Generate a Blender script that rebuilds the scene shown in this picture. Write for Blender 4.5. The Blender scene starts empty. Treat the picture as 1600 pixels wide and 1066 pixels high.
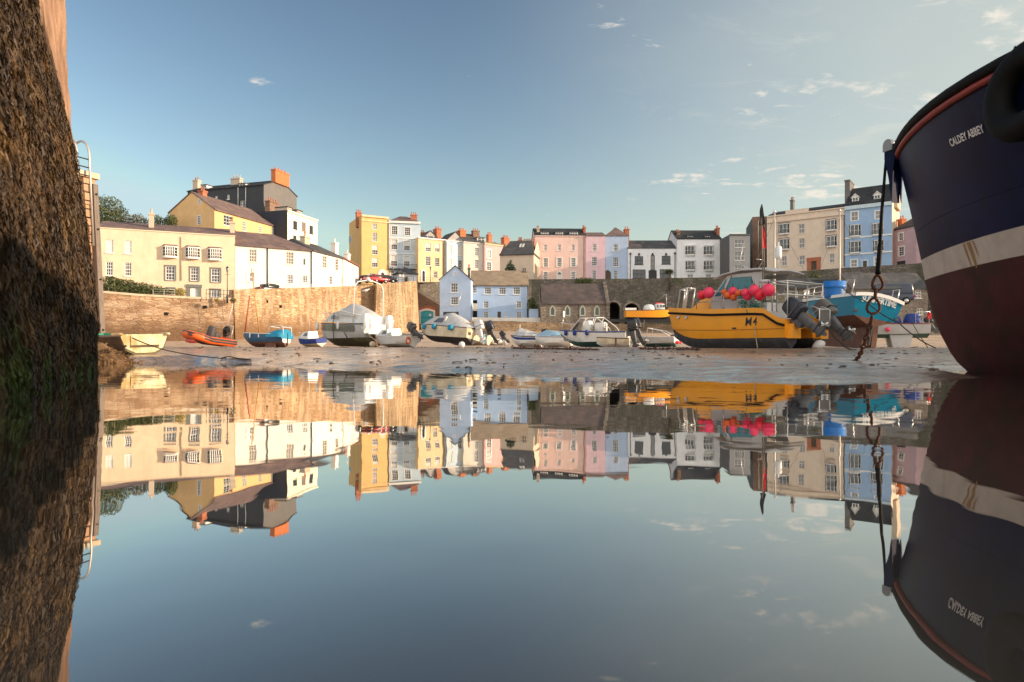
import bpy, bmesh, math, random
from math import sin, cos, pi, radians, sqrt, atan2
from mathutils import Vector, Matrix, noise

random.seed(7)
SC = bpy.context.scene
COL = SC.collection
# ------------------------------------------------------------------ camera
HC = 0.30          # height of the lens above the water
F = 1067.0         # focal length in photo pixels (24 mm on 36 mm)
HY = 551.0         # photo row of the horizon
cam_d = bpy.data.cameras.new('camera')
cam_d.sensor_width = 36.0
cam_d.lens = 24.0
cam_d.shift_y = (HY - 533) / 1600.0
cam_d.clip_start = 0.05
cam_d.clip_end = 6000
cam = bpy.data.objects.new('camera', cam_d)
COL.objects.link(cam)
cam.location = (0, 0, HC)
cam.rotation_euler = (radians(90), 0, 0)
SC.camera = cam
# ------------------------------------------------------------------ sun, sky, exposure
SUN_EL = radians(14)
SUN_AZ = radians(97)      # clockwise from +Y: the sun stands to the right, a little behind the lens
S_DIR = Vector((sin(SUN_AZ) * cos(SUN_EL), cos(SUN_AZ) * cos(SUN_EL), sin(SUN_EL)))
sun_d = bpy.data.lights.new('sun', 'SUN')
sun_d.energy = 3.6
sun_d.angle = radians(0.5)
sun_d.color = (1.0, 0.76, 0.54)
sun = bpy.data.objects.new('sun', sun_d)
COL.objects.link(sun)
sun.rotation_euler = (-S_DIR).to_track_quat('-Z', 'Y').to_euler()
SC.view_settings.view_transform = 'Standard'
SC.view_settings.look = 'None'
SC.view_settings.exposure = 1.08
SC.view_settings.gamma = 1.0

def node(nt, t, loc=(0, 0), **kw):
    n = nt.nodes.new(t)
    for k, v in kw.items():
        setattr(n, k, v)
    return n

def make_world():
    w = bpy.data.worlds.new('World')
    SC.world = w
    w.use_nodes = True
    nt = w.node_tree
    nt.nodes.clear()
    L = nt.links.new
    out = node(nt, 'ShaderNodeOutputWorld')
    bg = node(nt, 'ShaderNodeBackground')
    bg.inputs['Strength'].default_value = 0.15
    sky = node(nt, 'ShaderNodeTexSky')
    sky.sky_type = 'NISHITA'
    sky.sun_disc = False
    sky.sun_elevation = SUN_EL
    sky.sun_rotation = SUN_AZ
    sky.altitude = 0
    sky.air_density = 1.0
    sky.dust_density = 2.2
    sky.ozone_density = 0.7
    # deepen the blue overhead, keep the horizon
    dv = node(nt, 'ShaderNodeMix', data_type='RGBA', blend_type='DIVIDE', clamp_result=False); dv.inputs['Factor'].default_value = 1
    L(sky.outputs[0], dv.inputs['A']); dv.inputs['B'].default_value = (1.95, 2.65, 3.25, 1)
    mn = node(nt, 'ShaderNodeMix', data_type='RGBA', blend_type='DARKEN'); mn.inputs['Factor'].default_value = 1
    L(dv.outputs['Result'], mn.inputs['A']); mn.inputs['B'].default_value = (1.15, 1.12, 1.08, 1)
    gm = node(nt, 'ShaderNodeGamma'); gm.inputs['Gamma'].default_value = 1.75; L(mn.outputs['Result'], gm.inputs['Color'])
    ml = node(nt, 'ShaderNodeMix', data_type='RGBA', blend_type='MULTIPLY', clamp_result=False); ml.inputs['Factor'].default_value = 1
    L(gm.outputs[0], ml.inputs['A']); ml.inputs['B'].default_value = (1.42, 1.98, 2.24, 1)
    # veil of thin cirrus towards the sun, small broken clouds, and an unseen bright bank added behind the lens to lift shaded fronts
    tc = node(nt, 'ShaderNodeTexCoord')
    sep = node(nt, 'ShaderNodeSeparateXYZ')
    L(tc.outputs['Generated'], sep.inputs[0])
    zz = node(nt, 'ShaderNodeMath', operation='ADD'); zz.inputs[1].default_value = 0.12
    L(sep.outputs['Z'], zz.inputs[0])
    def div(o):
        d = node(nt, 'ShaderNodeMath', operation='DIVIDE')
        L(o, d.inputs[0]); L(zz.outputs[0], d.inputs[1])
        return d.outputs[0]
    comb = node(nt, 'ShaderNodeCombineXYZ')
    L(div(sep.outputs['X']), comb.inputs[0]); L(div(sep.outputs['Y']), comb.inputs[1])
    mp = node(nt, 'ShaderNodeMapping'); mp.inputs['Scale'].default_value = (1.0, 1.5, 1); mp.inputs['Location'].default_value = (3.1, 1.7, 0)
    L(comb.outputs[0], mp.inputs[0])
    def mrange(src, a, b, c, d, smooth=True):
        r = node(nt, 'ShaderNodeMapRange'); r.interpolation_type = 'SMOOTHSTEP' if smooth else 'LINEAR'
        for k, v in zip(('From Min', 'From Max', 'To Min', 'To Max'), (a, b, c, d)): r.inputs[k].default_value = v
        L(src, r.inputs['Value']); return r.outputs[0]
    def math2(op, a, b):
        m = node(nt, 'ShaderNodeMath', operation=op)
        for i, q in enumerate((a, b)):
            if isinstance(q, (int, float)): m.inputs[i].default_value = q
            else: L(q, m.inputs[i])
        return m.outputs[0]
    def noi(scale, detail, rough, dist=0.0):
        n = node(nt, 'ShaderNodeTexNoise'); n.inputs['Scale'].default_value = scale; n.inputs['Detail'].default_value = detail
        n.inputs['Roughness'].default_value = rough; n.inputs['Distortion'].default_value = dist
        L(mp.outputs[0], n.inputs['Vector']); return n.outputs['Fac']
    def over(base, fac, col):
        m = node(nt, 'ShaderNodeMix', data_type='RGBA'); L(fac, m.inputs['Factor']); L(base, m.inputs['A']); m.inputs['B'].default_value = (*col, 1)
        return m.outputs['Result']
    res = ml.outputs['Result']
    veil = math2('MULTIPLY', mrange(sep.outputs['X'], -0.1, 0.58, 0.0, 0.88), mrange(noi(1.3, 5, .6), .25, .75, .75, 1.0))
    res = over(res, veil, (1.86, 2.02, 1.86))
    side = mrange(sep.outputs['X'], -0.05, 0.5, -0.03, 0.07)
    cir = math2('MULTIPLY', mrange(noi(3.4, 10, .72, .9), .50, .78, 0.0, .55), mrange(sep.outputs['X'], .05, .5, 0.0, 1.0))
    res = over(res, cir, (2.5, 2.45, 2.2))
    puff = math2('ADD', math2('MULTIPLY', noi(8.5, 9, .62, .3), noi(1.7, 3, .5)), side)
    res = over(res, mrange(puff, .355, .47, 0.0, 0.85), (3.0, 2.75, 2.4))
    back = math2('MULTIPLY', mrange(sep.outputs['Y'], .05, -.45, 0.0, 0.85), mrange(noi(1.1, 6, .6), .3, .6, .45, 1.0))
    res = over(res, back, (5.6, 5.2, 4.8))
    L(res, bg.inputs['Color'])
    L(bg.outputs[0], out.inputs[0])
    return w
make_world()

# ------------------------------------------------------------------ helpers
def P(x, y, d):
    """world point seen at photo pixel (x, y) at a distance d in front of the lens"""
    return Vector(((x - 800) / F * d, d, HC + (HY - y) / F * d))

def GX(x, d):
    return (x - 800) / F * d

def c1(x, y): return 140 + x / 4.846, 260 + y / 4.846
def c2(x, y): return 360 + x / 4.847, 260 + y / 4.847
def c3(x, y): return 520 + x / 5.0, 310 + y / 5.0
def c4(x, y): return 780 + x / 5.609, 330 + y / 5.609
def c5(x, y): return 960 + x / 5.6125, 330 + y / 5.6125
def c6(x, y): return 1170 + x / 5.33, 270 + y / 5.33

class MB:
    """collects geometry and links it as one mesh object"""
    def __init__(s):
        s.v = []; s.f = []; s.m = []; s.smooth = []
    def add(s, verts, faces, mi=0, smooth=False):
        o = len(s.v)
        s.v += [Vector(p) for p in verts]
        for f in faces:
            s.f.append([o + i for i in f]); s.m.append(mi); s.smooth.append(smooth)
        return s
    def quad(s, a, b, c, d, mi=0):
        return s.add([a, b, c, d], [(0, 1, 2, 3)], mi)
    def box(s, c, size, R=None, mi=0, taper=1.0):
        c = Vector(c); hx, hy, hz = size[0] / 2, size[1] / 2, size[2] / 2
        pts = []
        for z, t in ((-hz, 1), (hz, taper)):
            for x, y in ((-hx, -hy), (hx, -hy), (hx, hy), (-hx, hy)):
                p = Vector((x * t, y * t, z))
                if R is not None: p = R @ p
                pts.append(c + p)
        return s.add(pts, [(0, 3, 2, 1), (4, 5, 6, 7), (0, 1, 5, 4), (1, 2, 6, 5), (2, 3, 7, 6), (3, 0, 4, 7)], mi)
    def rbox(s, c, size, r=0.2, R=None, mi=0, n=4, taper=(1, 1), power=4.0):
        """a rounded (superellipsoid) box"""
        c = Vector(c); nu, nv = 4 * n, 2 * n + 1
        pts = []; faces = []
        def se(a, p):
            ca, sa = cos(a), sin(a)
            return math.copysign(abs(ca) ** (2 / p), ca), math.copysign(abs(sa) ** (2 / p), sa)
        for j in range(nv):
            b = -pi / 2 + pi * j / (nv - 1)
            cb, sb = se(b, power)
            for i in range(nu):
                ca, sa = se(2 * pi * i / nu, power)
                z = sb
                t = (z + 1) / 2
                p = Vector((ca * cb * size[0] / 2 * (1 + (taper[0] - 1) * t), sa * cb * size[1] / 2 * (1 + (taper[1] - 1) * t), z * size[2] / 2))
                if R is not None: p = R @ p
                pts.append(c + p)
        for j in range(nv - 1):
            for i in range(nu):
                k = (i + 1) % nu
                faces.append((j * nu + i, j * nu + k, (j + 1) * nu + k, (j + 1) * nu + i))
        return s.add(pts, faces, mi, True)
    def tube(s, path, r, n=6, mi=0, r2=None, caps=True, closed=False):
        path = [Vector(p) for p in path]
        m = len(path); pts = []; faces = []
        prev = None
        for i, p in enumerate(path):
            if closed:
                t = (path[(i + 1) % m] - path[i - 1])
            else:
                t = (path[min(i + 1, m - 1)] - path[max(i - 1, 0)])
            if t.length < 1e-9: t = Vector((0, 0, 1))
            t.normalize()
            if prev is None:
                a = Vector((0, 0, 1)) if abs(t.z) < 0.9 else Vector((1, 0, 0))
                u = t.cross(a).normalized()
            else:
                u = (prev - t * prev.dot(t))
                u = u.normalized() if u.length > 1e-6 else t.orthogonal().normalized()
            prev = u
            w = t.cross(u)
            rr = r if r2 is None else r + (r2 - r) * i / max(1, m - 1)
            for k in range(n):
                a = 2 * pi * k / n
                pts.append(p + (u * cos(a) + w * sin(a)) * rr)
        for i in range(m if closed else m - 1):
            j = (i + 1) % m
            for k in range(n):
                l = (k + 1) % n
                faces.append((i * n + k, i * n + l, j * n + l, j * n + k))
        if caps and not closed:
            faces.append(tuple(range(n))[::-1]); faces.append(tuple((m - 1) * n + k for k in range(n)))
        return s.add(pts, faces, mi, True)
    def ball(s, c, r, n=12, mi=0, sc=(1, 1, 1), R=None):
        c = Vector(c); pts = []; faces = []; nv = max(4, n // 2 + 1)
        for j in range(nv):
            b = -pi / 2 + pi * j / (nv - 1)
            for i in range(n):
                a = 2 * pi * i / n
                p = Vector((cos(a) * cos(b) * r * sc[0], sin(a) * cos(b) * r * sc[1], sin(b) * r * sc[2]))
                if R is not None: p = R @ p
                pts.append(c + p)
        for j in range(nv - 1):
            for i in range(n):
                k = (i + 1) % n
                faces.append((j * n + i, j * n + k, (j + 1) * n + k, (j + 1) * n + i))
        return s.add(pts, faces, mi, True)
    def prism(s, poly, ext, mi=0, smooth=False):
        """closed polygon (list of points) extruded by vector ext"""
        n = len(poly); ext = Vector(ext)
        pts = [Vector(p) for p in poly] + [Vector(p) + ext for p in poly]
        faces = [tuple(range(n))[::-1], tuple(range(n, 2 * n))] + [(i, (i + 1) % n, n + (i + 1) % n, n + i) for i in range(n)]
        return s.add(pts, faces, mi, smooth)
    def lathe(s, c, prof, n=12, mi=0, R=None):
        c = Vector(c); pts = []; faces = []; m = len(prof)
        for r, z in prof:
            for i in range(n):
                a = 2 * pi * i / n
                p = Vector((cos(a) * r, sin(a) * r, z))
                if R is not None: p = R @ p
                pts.append(c + p)
        for j in range(m - 1):
            for i in range(n):
                k = (i + 1) % n
                faces.append((j * n + i, j * n + k, (j + 1) * n + k, (j + 1) * n + i))
        faces.append(tuple(range(n))[::-1]); faces.append(tuple((m - 1) * n + i for i in range(n)))
        return s.add(pts, faces, mi, True)
    def grid(s, rows, mi=0, smooth=True, closed=False):
        """rows of points, all of the same length"""
        nr, nc = len(rows), len(rows[0])
        pts = [p for r in rows for p in r]; faces = []
        for j in range(nr - 1):
            for i in range(nc if closed else nc - 1):
                k = (i + 1) % nc
                faces.append((j * nc + i, j * nc + k, (j + 1) * nc + k, (j + 1) * nc + i))
        return s.add(pts, faces, mi, smooth)
    def build(s, name, mats, parent=None, off=None, fix=True, sharp=None):
        me = bpy.data.meshes.new(name)
        o = Vector(off) if off is not None else Vector((0, 0, 0))
        me.from_pydata([tuple(p - o) for p in s.v], [], s.f)
        me.polygons.foreach_set('material_index', s.m)
        me.polygons.foreach_set('use_smooth', s.smooth)
        for m in (mats if isinstance(mats, (list, tuple)) else [mats]):
            me.materials.append(m)
        if fix:
            bm = bmesh.new(); bm.from_mesh(me)
            bmesh.ops.remove_doubles(bm, verts=bm.verts, dist=1e-5)
            bmesh.ops.recalc_face_normals(bm, faces=bm.faces)
            bm.to_mesh(me); bm.free()
        if sharp is not None:
            me.set_sharp_from_angle(angle=radians(sharp))
        me.update()
        ob = bpy.data.objects.new(name, me)
        COL.objects.link(ob)
        if parent is not None: ob.parent = parent
        return ob

def tag(o, label, cat, group=None, kind='thing'):
    o['label'] = label; o['category'] = cat; o['kind'] = kind
    if group: o['group'] = group
    return o

def thing(name, label, cat, loc=(0, 0, 0), rot=(0, 0, 0), group=None):
    o = bpy.data.objects.new(name, None)
    COL.objects.link(o)
    o.location = loc; o.rotation_euler = rot
    o.empty_display_size = 0.3
    return tag(o, label, cat, group)

def struct(o, label, cat):
    return tag(o, label, cat, None, 'structure')

# ------------------------------------------------------------------ materials
def mat(name, col, rough=0.6, metal=0.0, var=0.12, vscale=3.0, bump=0.0, bscale=20.0, stretch=None, spec=0.5, coat=0.0,
        col2=None, c2at=(0.55, 0.7), c2scale=2.0, c2stretch=None):
    m = bpy.data.materials.new(name); m.use_nodes = True
    nt = m.node_tree; L = nt.links.new
    b = nt.nodes['Principled BSDF']
    b.inputs['Roughness'].default_value = rough
    b.inputs['Metallic'].default_value = metal
    b.inputs['Specular IOR Level'].default_value = spec
    b.inputs['Coat Weight'].default_value = coat
    tc = node(nt, 'ShaderNodeTexCoord')
    src = tc.outputs['Object']
    mp = node(nt, 'ShaderNodeMapping'); L(src, mp.inputs[0])
    if stretch: mp.inputs['Scale'].default_value = stretch
    n = node(nt, 'ShaderNodeTexNoise'); L(mp.outputs[0], n.inputs['Vector'])
    n.inputs['Scale'].default_value = vscale; n.inputs['Detail'].default_value = 6; n.inputs['Roughness'].default_value = 0.65
    mr = node(nt, 'ShaderNodeMapRange'); L(n.outputs['Fac'], mr.inputs['Value'])
    mr.inputs['From Min'].default_value = 0.28; mr.inputs['From Max'].default_value = 0.72
    mr.inputs['To Min'].default_value = 1 - var; mr.inputs['To Max'].default_value = 1 + var * 0.6
    base = node(nt, 'ShaderNodeMix', data_type='RGBA', blend_type='MULTIPLY')
    base.inputs['Factor'].default_value = 1.0
    base.inputs['A'].default_value = (*col, 1)
    L(mr.outputs[0], base.inputs['B'])
    res = base.outputs['Result']
    if col2 is not None:
        mp2 = node(nt, 'ShaderNodeMapping'); L(src, mp2.inputs[0])
        if c2stretch: mp2.inputs['Scale'].default_value = c2stretch
        n2 = node(nt, 'ShaderNodeTexNoise'); L(mp2.outputs[0], n2.inputs['Vector'])
        n2.inputs['Scale'].default_value = c2scale; n2.inputs['Detail'].default_value = 7; n2.inputs['Roughness'].default_value = 0.7
        r2 = node(nt, 'ShaderNodeMapRange'); L(n2.outputs['Fac'], r2.inputs['Value'])
        r2.inputs['From Min'].default_value = c2at[0]; r2.inputs['From Max'].default_value = c2at[1]
        mx = node(nt, 'ShaderNodeMix', data_type='RGBA')
        L(r2.outputs[0], mx.inputs['Factor']); L(res, mx.inputs['A']); mx.inputs['B'].default_value = (*col2, 1)
        res = mx.outputs['Result']
    L(res, b.inputs['Base Color'])
    if bump > 0:
        nb = node(nt, 'ShaderNodeTexNoise'); L(mp.outputs[0], nb.inputs['Vector'])
        nb.inputs['Scale'].default_value = bscale; nb.inputs['Detail'].default_value = 5
        bp = node(nt, 'ShaderNodeBump'); bp.inputs['Strength'].default_value = bump; bp.inputs['Distance'].default_value = 0.05
        L(nb.outputs['Fac'], bp.inputs['Height']); L(bp.outputs[0], b.inputs['Normal'])
    return m

def stucco(name, col, dirt=(0.35, 0.28, 0.2)):
    d = tuple(c * 0.72 + x * 0.18 for c, x in zip(col, dirt))
    return mat(name, col, 0.85, var=0.11, vscale=0.9, bump=0.25, bscale=9, spec=0.2, col2=d, c2at=(0.50, 0.80), c2scale=0.7, c2stretch=(1, 1, 0.35))

def masonry(name, a, b, mortar, scale=(2.0, 2.0, 4.2), rough=0.9, streak=None, weed=None, weedz=(0, 1), bump=0.6):
    """rubble stone: 3-D cells with mortar between"""
    m = bpy.data.materials.new(name); m.use_nodes = True
    nt = m.node_tree; L = nt.links.new
    bs = nt.nodes['Principled BSDF']; bs.inputs['Roughness'].default_value = rough; bs.inputs['Specular IOR Level'].default_value = 0.25
    tc = node(nt, 'ShaderNodeTexCoord')
    nz = node(nt, 'ShaderNodeTexNoise'); nz.inputs['Scale'].default_value = 0.9; L(tc.outputs['Object'], nz.inputs['Vector'])
    addv = node(nt, 'ShaderNodeVectorMath', operation='MULTIPLY_ADD')
    addv.inputs[1].default_value = (0.35, 0.35, 0.2)
    L(nz.outputs['Color'], addv.inputs[0]); L(tc.outputs['Object'], addv.inputs[2])
    mp = node(nt, 'ShaderNodeMapping'); mp.inputs['Scale'].default_value = scale; L(addv.outputs[0], mp.inputs[0])
    vo = node(nt, 'ShaderNodeTexVoronoi'); L(mp.outputs[0], vo.inputs['Vector']); vo.inputs['Scale'].default_value = 1.0
    ve = node(nt, 'ShaderNodeTexVoronoi', feature='DISTANCE_TO_EDGE'); L(mp.outputs[0], ve.inputs['Vector']); ve.inputs['Scale'].default_value = 1.0
    sep = node(nt, 'ShaderNodeSeparateColor'); L(vo.outputs['Color'], sep.inputs[0])
    mx = node(nt, 'ShaderNodeMix', data_type='RGBA'); L(sep.outputs[0], mx.inputs['Factor'])
    mx.inputs['A'].default_value = (*a, 1); mx.inputs['B'].default_value = (*b, 1)
    big = node(nt, 'ShaderNodeTexNoise'); big.inputs['Scale'].default_value = 0.35; big.inputs['Detail'].default_value = 6; L(tc.outputs['Object'], big.inputs['Vector'])
    mr = node(nt, 'ShaderNodeMapRange'); L(big.outputs['Fac'], mr.inputs['Value'])
    mr.inputs['From Min'].default_value = 0.3; mr.inputs['From Max'].default_value = 0.7; mr.inputs['To Min'].default_value = 0.6; mr.inputs['To Max'].default_value = 1.25
    ml = node(nt, 'ShaderNodeMix', data_type='RGBA', blend_type='MULTIPLY'); ml.inputs['Factor'].default_value = 1
    L(mx.outputs['Result'], ml.inputs['A']); L(mr.outputs[0], ml.inputs['B'])
    ed = node(nt, 'ShaderNodeMapRange'); L(ve.outputs['Distance'], ed.inputs['Value'])
    ed.inputs['From Min'].default_value = 0.02; ed.inputs['From Max'].default_value = 0.1
    mo = node(nt, 'ShaderNodeMix', data_type='RGBA'); L(ed.outputs[0], mo.inputs['Factor'])
    mo.inputs['A'].default_value = (*mortar, 1); L(ml.outputs['Result'], mo.inputs['B'])
    res = mo.outputs['Result']
    if streak:
        col, amt, sc = streak
        mps = node(nt, 'ShaderNodeMapping'); mps.inputs['Scale'].default_value = sc; L(tc.outputs['Object'], mps.inputs[0])
        ns = node(nt, 'ShaderNodeTexNoise'); ns.inputs['Scale'].default_value = 1; ns.inputs['Detail'].default_value = 5; L(mps.outputs[0], ns.inputs['Vector'])
        rs = node(nt, 'ShaderNodeMapRange'); L(ns.outputs['Fac'], rs.inputs['Value'])
        rs.inputs['From Min'].default_value = 0.45; rs.inputs['From Max'].default_value = 0.7; rs.inputs['To Max'].default_value = amt
        ms = node(nt, 'ShaderNodeMix', data_type='RGBA'); L(rs.outputs[0], ms.inputs['Factor']); L(res, ms.inputs['A']); ms.inputs['B'].default_value = (*col, 1)
        res = ms.outputs['Result']
    if weed:
        geo = node(nt, 'ShaderNodeNewGeometry'); sp = node(nt, 'ShaderNodeSeparateXYZ'); L(geo.outputs['Position'], sp.inputs[0])
        nw = node(nt, 'ShaderNodeTexNoise'); nw.inputs['Scale'].default_value = 1.2; nw.inputs['Detail'].default_value = 6; L(tc.outputs['Object'], nw.inputs['Vector'])
        a1 = node(nt, 'ShaderNodeMath', operation='MULTIPLY_ADD'); L(nw.outputs['Fac'], a1.inputs[0]); a1.inputs[1].default_value = -1.6; L(sp.outputs['Z'], a1.inputs[2])
        rw = node(nt, 'ShaderNodeMapRange'); L(a1.outputs[0], rw.inputs['Value'])
        rw.inputs['From Min'].default_value = weedz[0] - 0.8; rw.inputs['From Max'].default_value = weedz[1] - 0.8
        rw.inputs['To Min'].default_value = 1; rw.inputs['To Max'].default_value = 0
        mw = node(nt, 'ShaderNodeMix', data_type='RGBA'); L(rw.outputs[0], mw.inputs['Factor']); L(res, mw.inputs['A']); mw.inputs['B'].default_value = (*weed, 1)
        res = mw.outputs['Result']
    L(res, bs.inputs['Base Color'])
    hb = node(nt, 'ShaderNodeMath', operation='MULTIPLY_ADD')
    L(ed.outputs[0], hb.inputs[0]); hb.inputs[1].default_value = 0.6
    fn = node(nt, 'ShaderNodeTexNoise'); fn.inputs['Scale'].default_value = 6; fn.inputs['Detail'].default_value = 5; L(tc.outputs['Object'], fn.inputs['Vector'])
    L(fn.outputs['Fac'], hb.inputs[2])
    bp = node(nt, 'ShaderNodeBump'); bp.inputs['Strength'].default_value = bump; bp.inputs['Distance'].default_value = 0.12
    L(hb.outputs[0], bp.inputs['Height']); L(bp.outputs[0], bs.inputs['Normal'])
    return m

def slate(name, col, col2, sc=0.35):
    m = mat(name, col, 0.75, var=0.35, vscale=1.2, bump=0.4, bscale=14, stretch=(1, 1, 1.6), spec=0.3, col2=col2, c2at=(0.48, 0.72), c2scale=0.6)
    return m

M = {}
M['cream'] = stucco('cream_render', (0.78, 0.575, 0.40))
M['white'] = stucco('white_render', (0.80, 0.76, 0.68))
M['cool_white'] = stucco('cool_white_render', (0.80, 0.80, 0.80))
M['ochre'] = stucco('ochre_render', (0.72, 0.46, 0.22))
M['yellow'] = stucco('yellow_render', (0.78, 0.49, 0.20))
M['pale_yellow'] = stucco('pale_yellow_render', (0.79, 0.58, 0.34))
M['pale_blue'] = stucco('pale_blue_render', (0.56, 0.66, 0.72))
M['pale_green'] = stucco('pale_green_render', (0.70, 0.72, 0.58))
M['ivory'] = stucco('ivory_render', (0.76, 0.70, 0.58))
M['rose'] = stucco('rose_render', (0.66, 0.42, 0.40))
M['buff'] = stucco('buff_render', (0.66, 0.53, 0.40))
M['peach'] = stucco('peach_render', (0.78, 0.55, 0.48))
M['mauve'] = stucco('mauve_render', (0.74, 0.52, 0.56))
M['sky_blue'] = stucco('sky_blue_render', (0.44, 0.54, 0.70))
M['cottage_blue'] = stucco('cottage_blue_render', (0.42, 0.55, 0.74))
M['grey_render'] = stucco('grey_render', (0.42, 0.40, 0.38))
M['beige'] = stucco('beige_render', (0.74, 0.60, 0.47))
M['mid_blue'] = stucco('mid_blue_render', (0.33, 0.47, 0.66))
M['dusty_pink'] = stucco('dusty_pink_render', (0.55, 0.37, 0.38))
M['black_render'] = stucco('black_slate_hanging', (0.06, 0.064, 0.072), (0.05, 0.05, 0.05))
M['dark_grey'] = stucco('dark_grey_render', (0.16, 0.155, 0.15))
M['navy_render'] = stucco('navy_slate_hanging', (0.045, 0.05, 0.065), (0.05, 0.05, 0.05))
M['terracotta'] = mat('terracotta', (0.44, 0.15, 0.075), 0.85, var=0.3, vscale=2.5, bump=0.2)
M['orange_brick'] = mat('orange_brick', (0.56, 0.17, 0.06), 0.85, var=0.25, vscale=3)
M['brown_brick'] = masonry('brown_brick', (0.22, 0.11, 0.07), (0.34, 0.19, 0.12), (0.3, 0.25, 0.2), scale=(3, 3, 7))
M['chimney_render'] = stucco('chimney_render', (0.55, 0.45, 0.34))
M['slate_warm'] = slate('purple_slate', (0.15, 0.105, 0.10), (0.24, 0.17, 0.13))
M['slate_grey'] = slate('grey_slate', (0.07, 0.07, 0.075), (0.13, 0.12, 0.11))
M['slate_dark'] = slate('dark_slate', (0.03, 0.032, 0.036), (0.06, 0.06, 0.06))
M['slate_red'] = slate('red_slate', (0.28, 0.13, 0.09), (0.20, 0.13, 0.10))
M['stone_roof'] = slate('stone_roof', (0.27, 0.21, 0.15), (0.36, 0.28, 0.19))
M['chapel_roof'] = slate('chapel_roof_slate', (0.085, 0.07, 0.068), (0.14, 0.10, 0.085))
M['trim_white'] = mat('white_trim_paint', (0.80, 0.77, 0.72), 0.5, var=0.05)
M['trim_cream'] = mat('cream_trim_paint', (0.78, 0.70, 0.54), 0.6, var=0.06)
M['trim_green'] = mat('green_grey_trim_paint', (0.16, 0.17, 0.15), 0.5, var=0.1)
M['trim_dark'] = mat('dark_trim_paint', (0.03, 0.03, 0.035), 0.5, var=0.1)
M['glass_dark'] = mat('window_glass', (0.035, 0.04, 0.045), 0.06, var=0.5, vscale=0.6, spec=0.9)
M['glass_grey'] = mat('curtained_glass', (0.20, 0.19, 0.18), 0.12, var=0.4, vscale=1.5, spec=0.8)
M['blind'] = mat('white_blind_glass', (0.66, 0.63, 0.58), 0.25, var=0.08, spec=0.6)
M['black_iron'] = mat('black_iron', (0.02, 0.02, 0.02), 0.5, metal=0.3)
M['pipe'] = mat('drain_pipe', (0.10, 0.085, 0.07), 0.6)
M['red_door'] = mat('red_door_paint', (0.45, 0.04, 0.03), 0.5)
M['teal_door'] = mat('teal_door_paint', (0.05, 0.44, 0.55), 0.55, var=0.2, vscale=4, stretch=(4, 4, 0.5))
M['teal_dark'] = mat('dark_teal_board', (0.02, 0.2, 0.27), 0.6)  # darker teal for the boards across the boathouse door
M['black_door'] = mat('black_door_paint', (0.022, 0.022, 0.025), 0.5)
M['wood_dark'] = mat('dark_timber', (0.10, 0.065, 0.04), 0.8, var=0.4, vscale=3, stretch=(6, 6, 0.6), bump=0.3)
M['wood_grey'] = mat('weathered_timber', (0.20, 0.16, 0.13), 0.85, var=0.45, vscale=3, stretch=(8, 8, 0.5), bump=0.4)
M['orange_stone'] = masonry('orange_harbour_stone', (0.34, 0.20, 0.11), (0.56, 0.38, 0.23), (0.24, 0.15, 0.09), scale=(1.1, 1.1, 4.6), weed=(0.17, 0.10, 0.055), weedz=(2.9, 4.6), streak=((.60, .47, .33), .45, (.5, .5, 1.6)))  # orange-brown is the stone's own colour
M['quay_stone'] = masonry('streaky_quay_stone', (0.32, 0.19, 0.10), (0.54, 0.36, 0.20), (0.22, 0.14, 0.08), scale=(1.3, 1.3, 4.4), weed=(0.19, 0.11, 0.055), weedz=(3.2, 5.2), streak=((.64, .49, .34), .6, (1.7, 1.7, .3)))
M['bastion_stone'] = masonry('streaked_harbour_stone', (0.36, 0.23, 0.12), (0.52, 0.35, 0.19), (0.26, 0.18, 0.1), streak=((0.64, 0.48, 0.32), 0.85, (2.6, 2.6, 0.16)), scale=(1.5, 1.5, 3.2))
M['dark_stone'] = masonry('dark_wall_stone', (0.125, 0.108, 0.092), (0.24, 0.205, 0.17), (0.095, 0.083, 0.072), scale=(1.6, 1.6, 3.4), streak=((0.06, 0.075, 0.03), 0.7, (0.5, 0.5, 0.35)))
M['chapel_stone'] = masonry('chapel_stone', (0.20, 0.16, 0.13), (0.36, 0.30, 0.24), (0.24, 0.20, 0.16), scale=(2.6, 2.6, 5))
M['low_stone'] = masonry('low_wall_stone', (0.26, 0.18, 0.11), (0.44, 0.31, 0.19), (0.18, 0.13, 0.09), scale=(2.6, 2.6, 4.5))
M['coping'] = mat('coping_stone', (0.58, 0.46, 0.32), 0.9, var=0.25, vscale=1.5, bump=0.3)
M['chapel_trim'] = mat('green_white_stone_trim', (0.42, 0.43, 0.34), 0.85, var=0.15)
M['shade_black'] = mat('painted_shade_black', (0.012, 0.011, 0.010), 0.95)  # near-black colour painted for the shade inside openings

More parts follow.
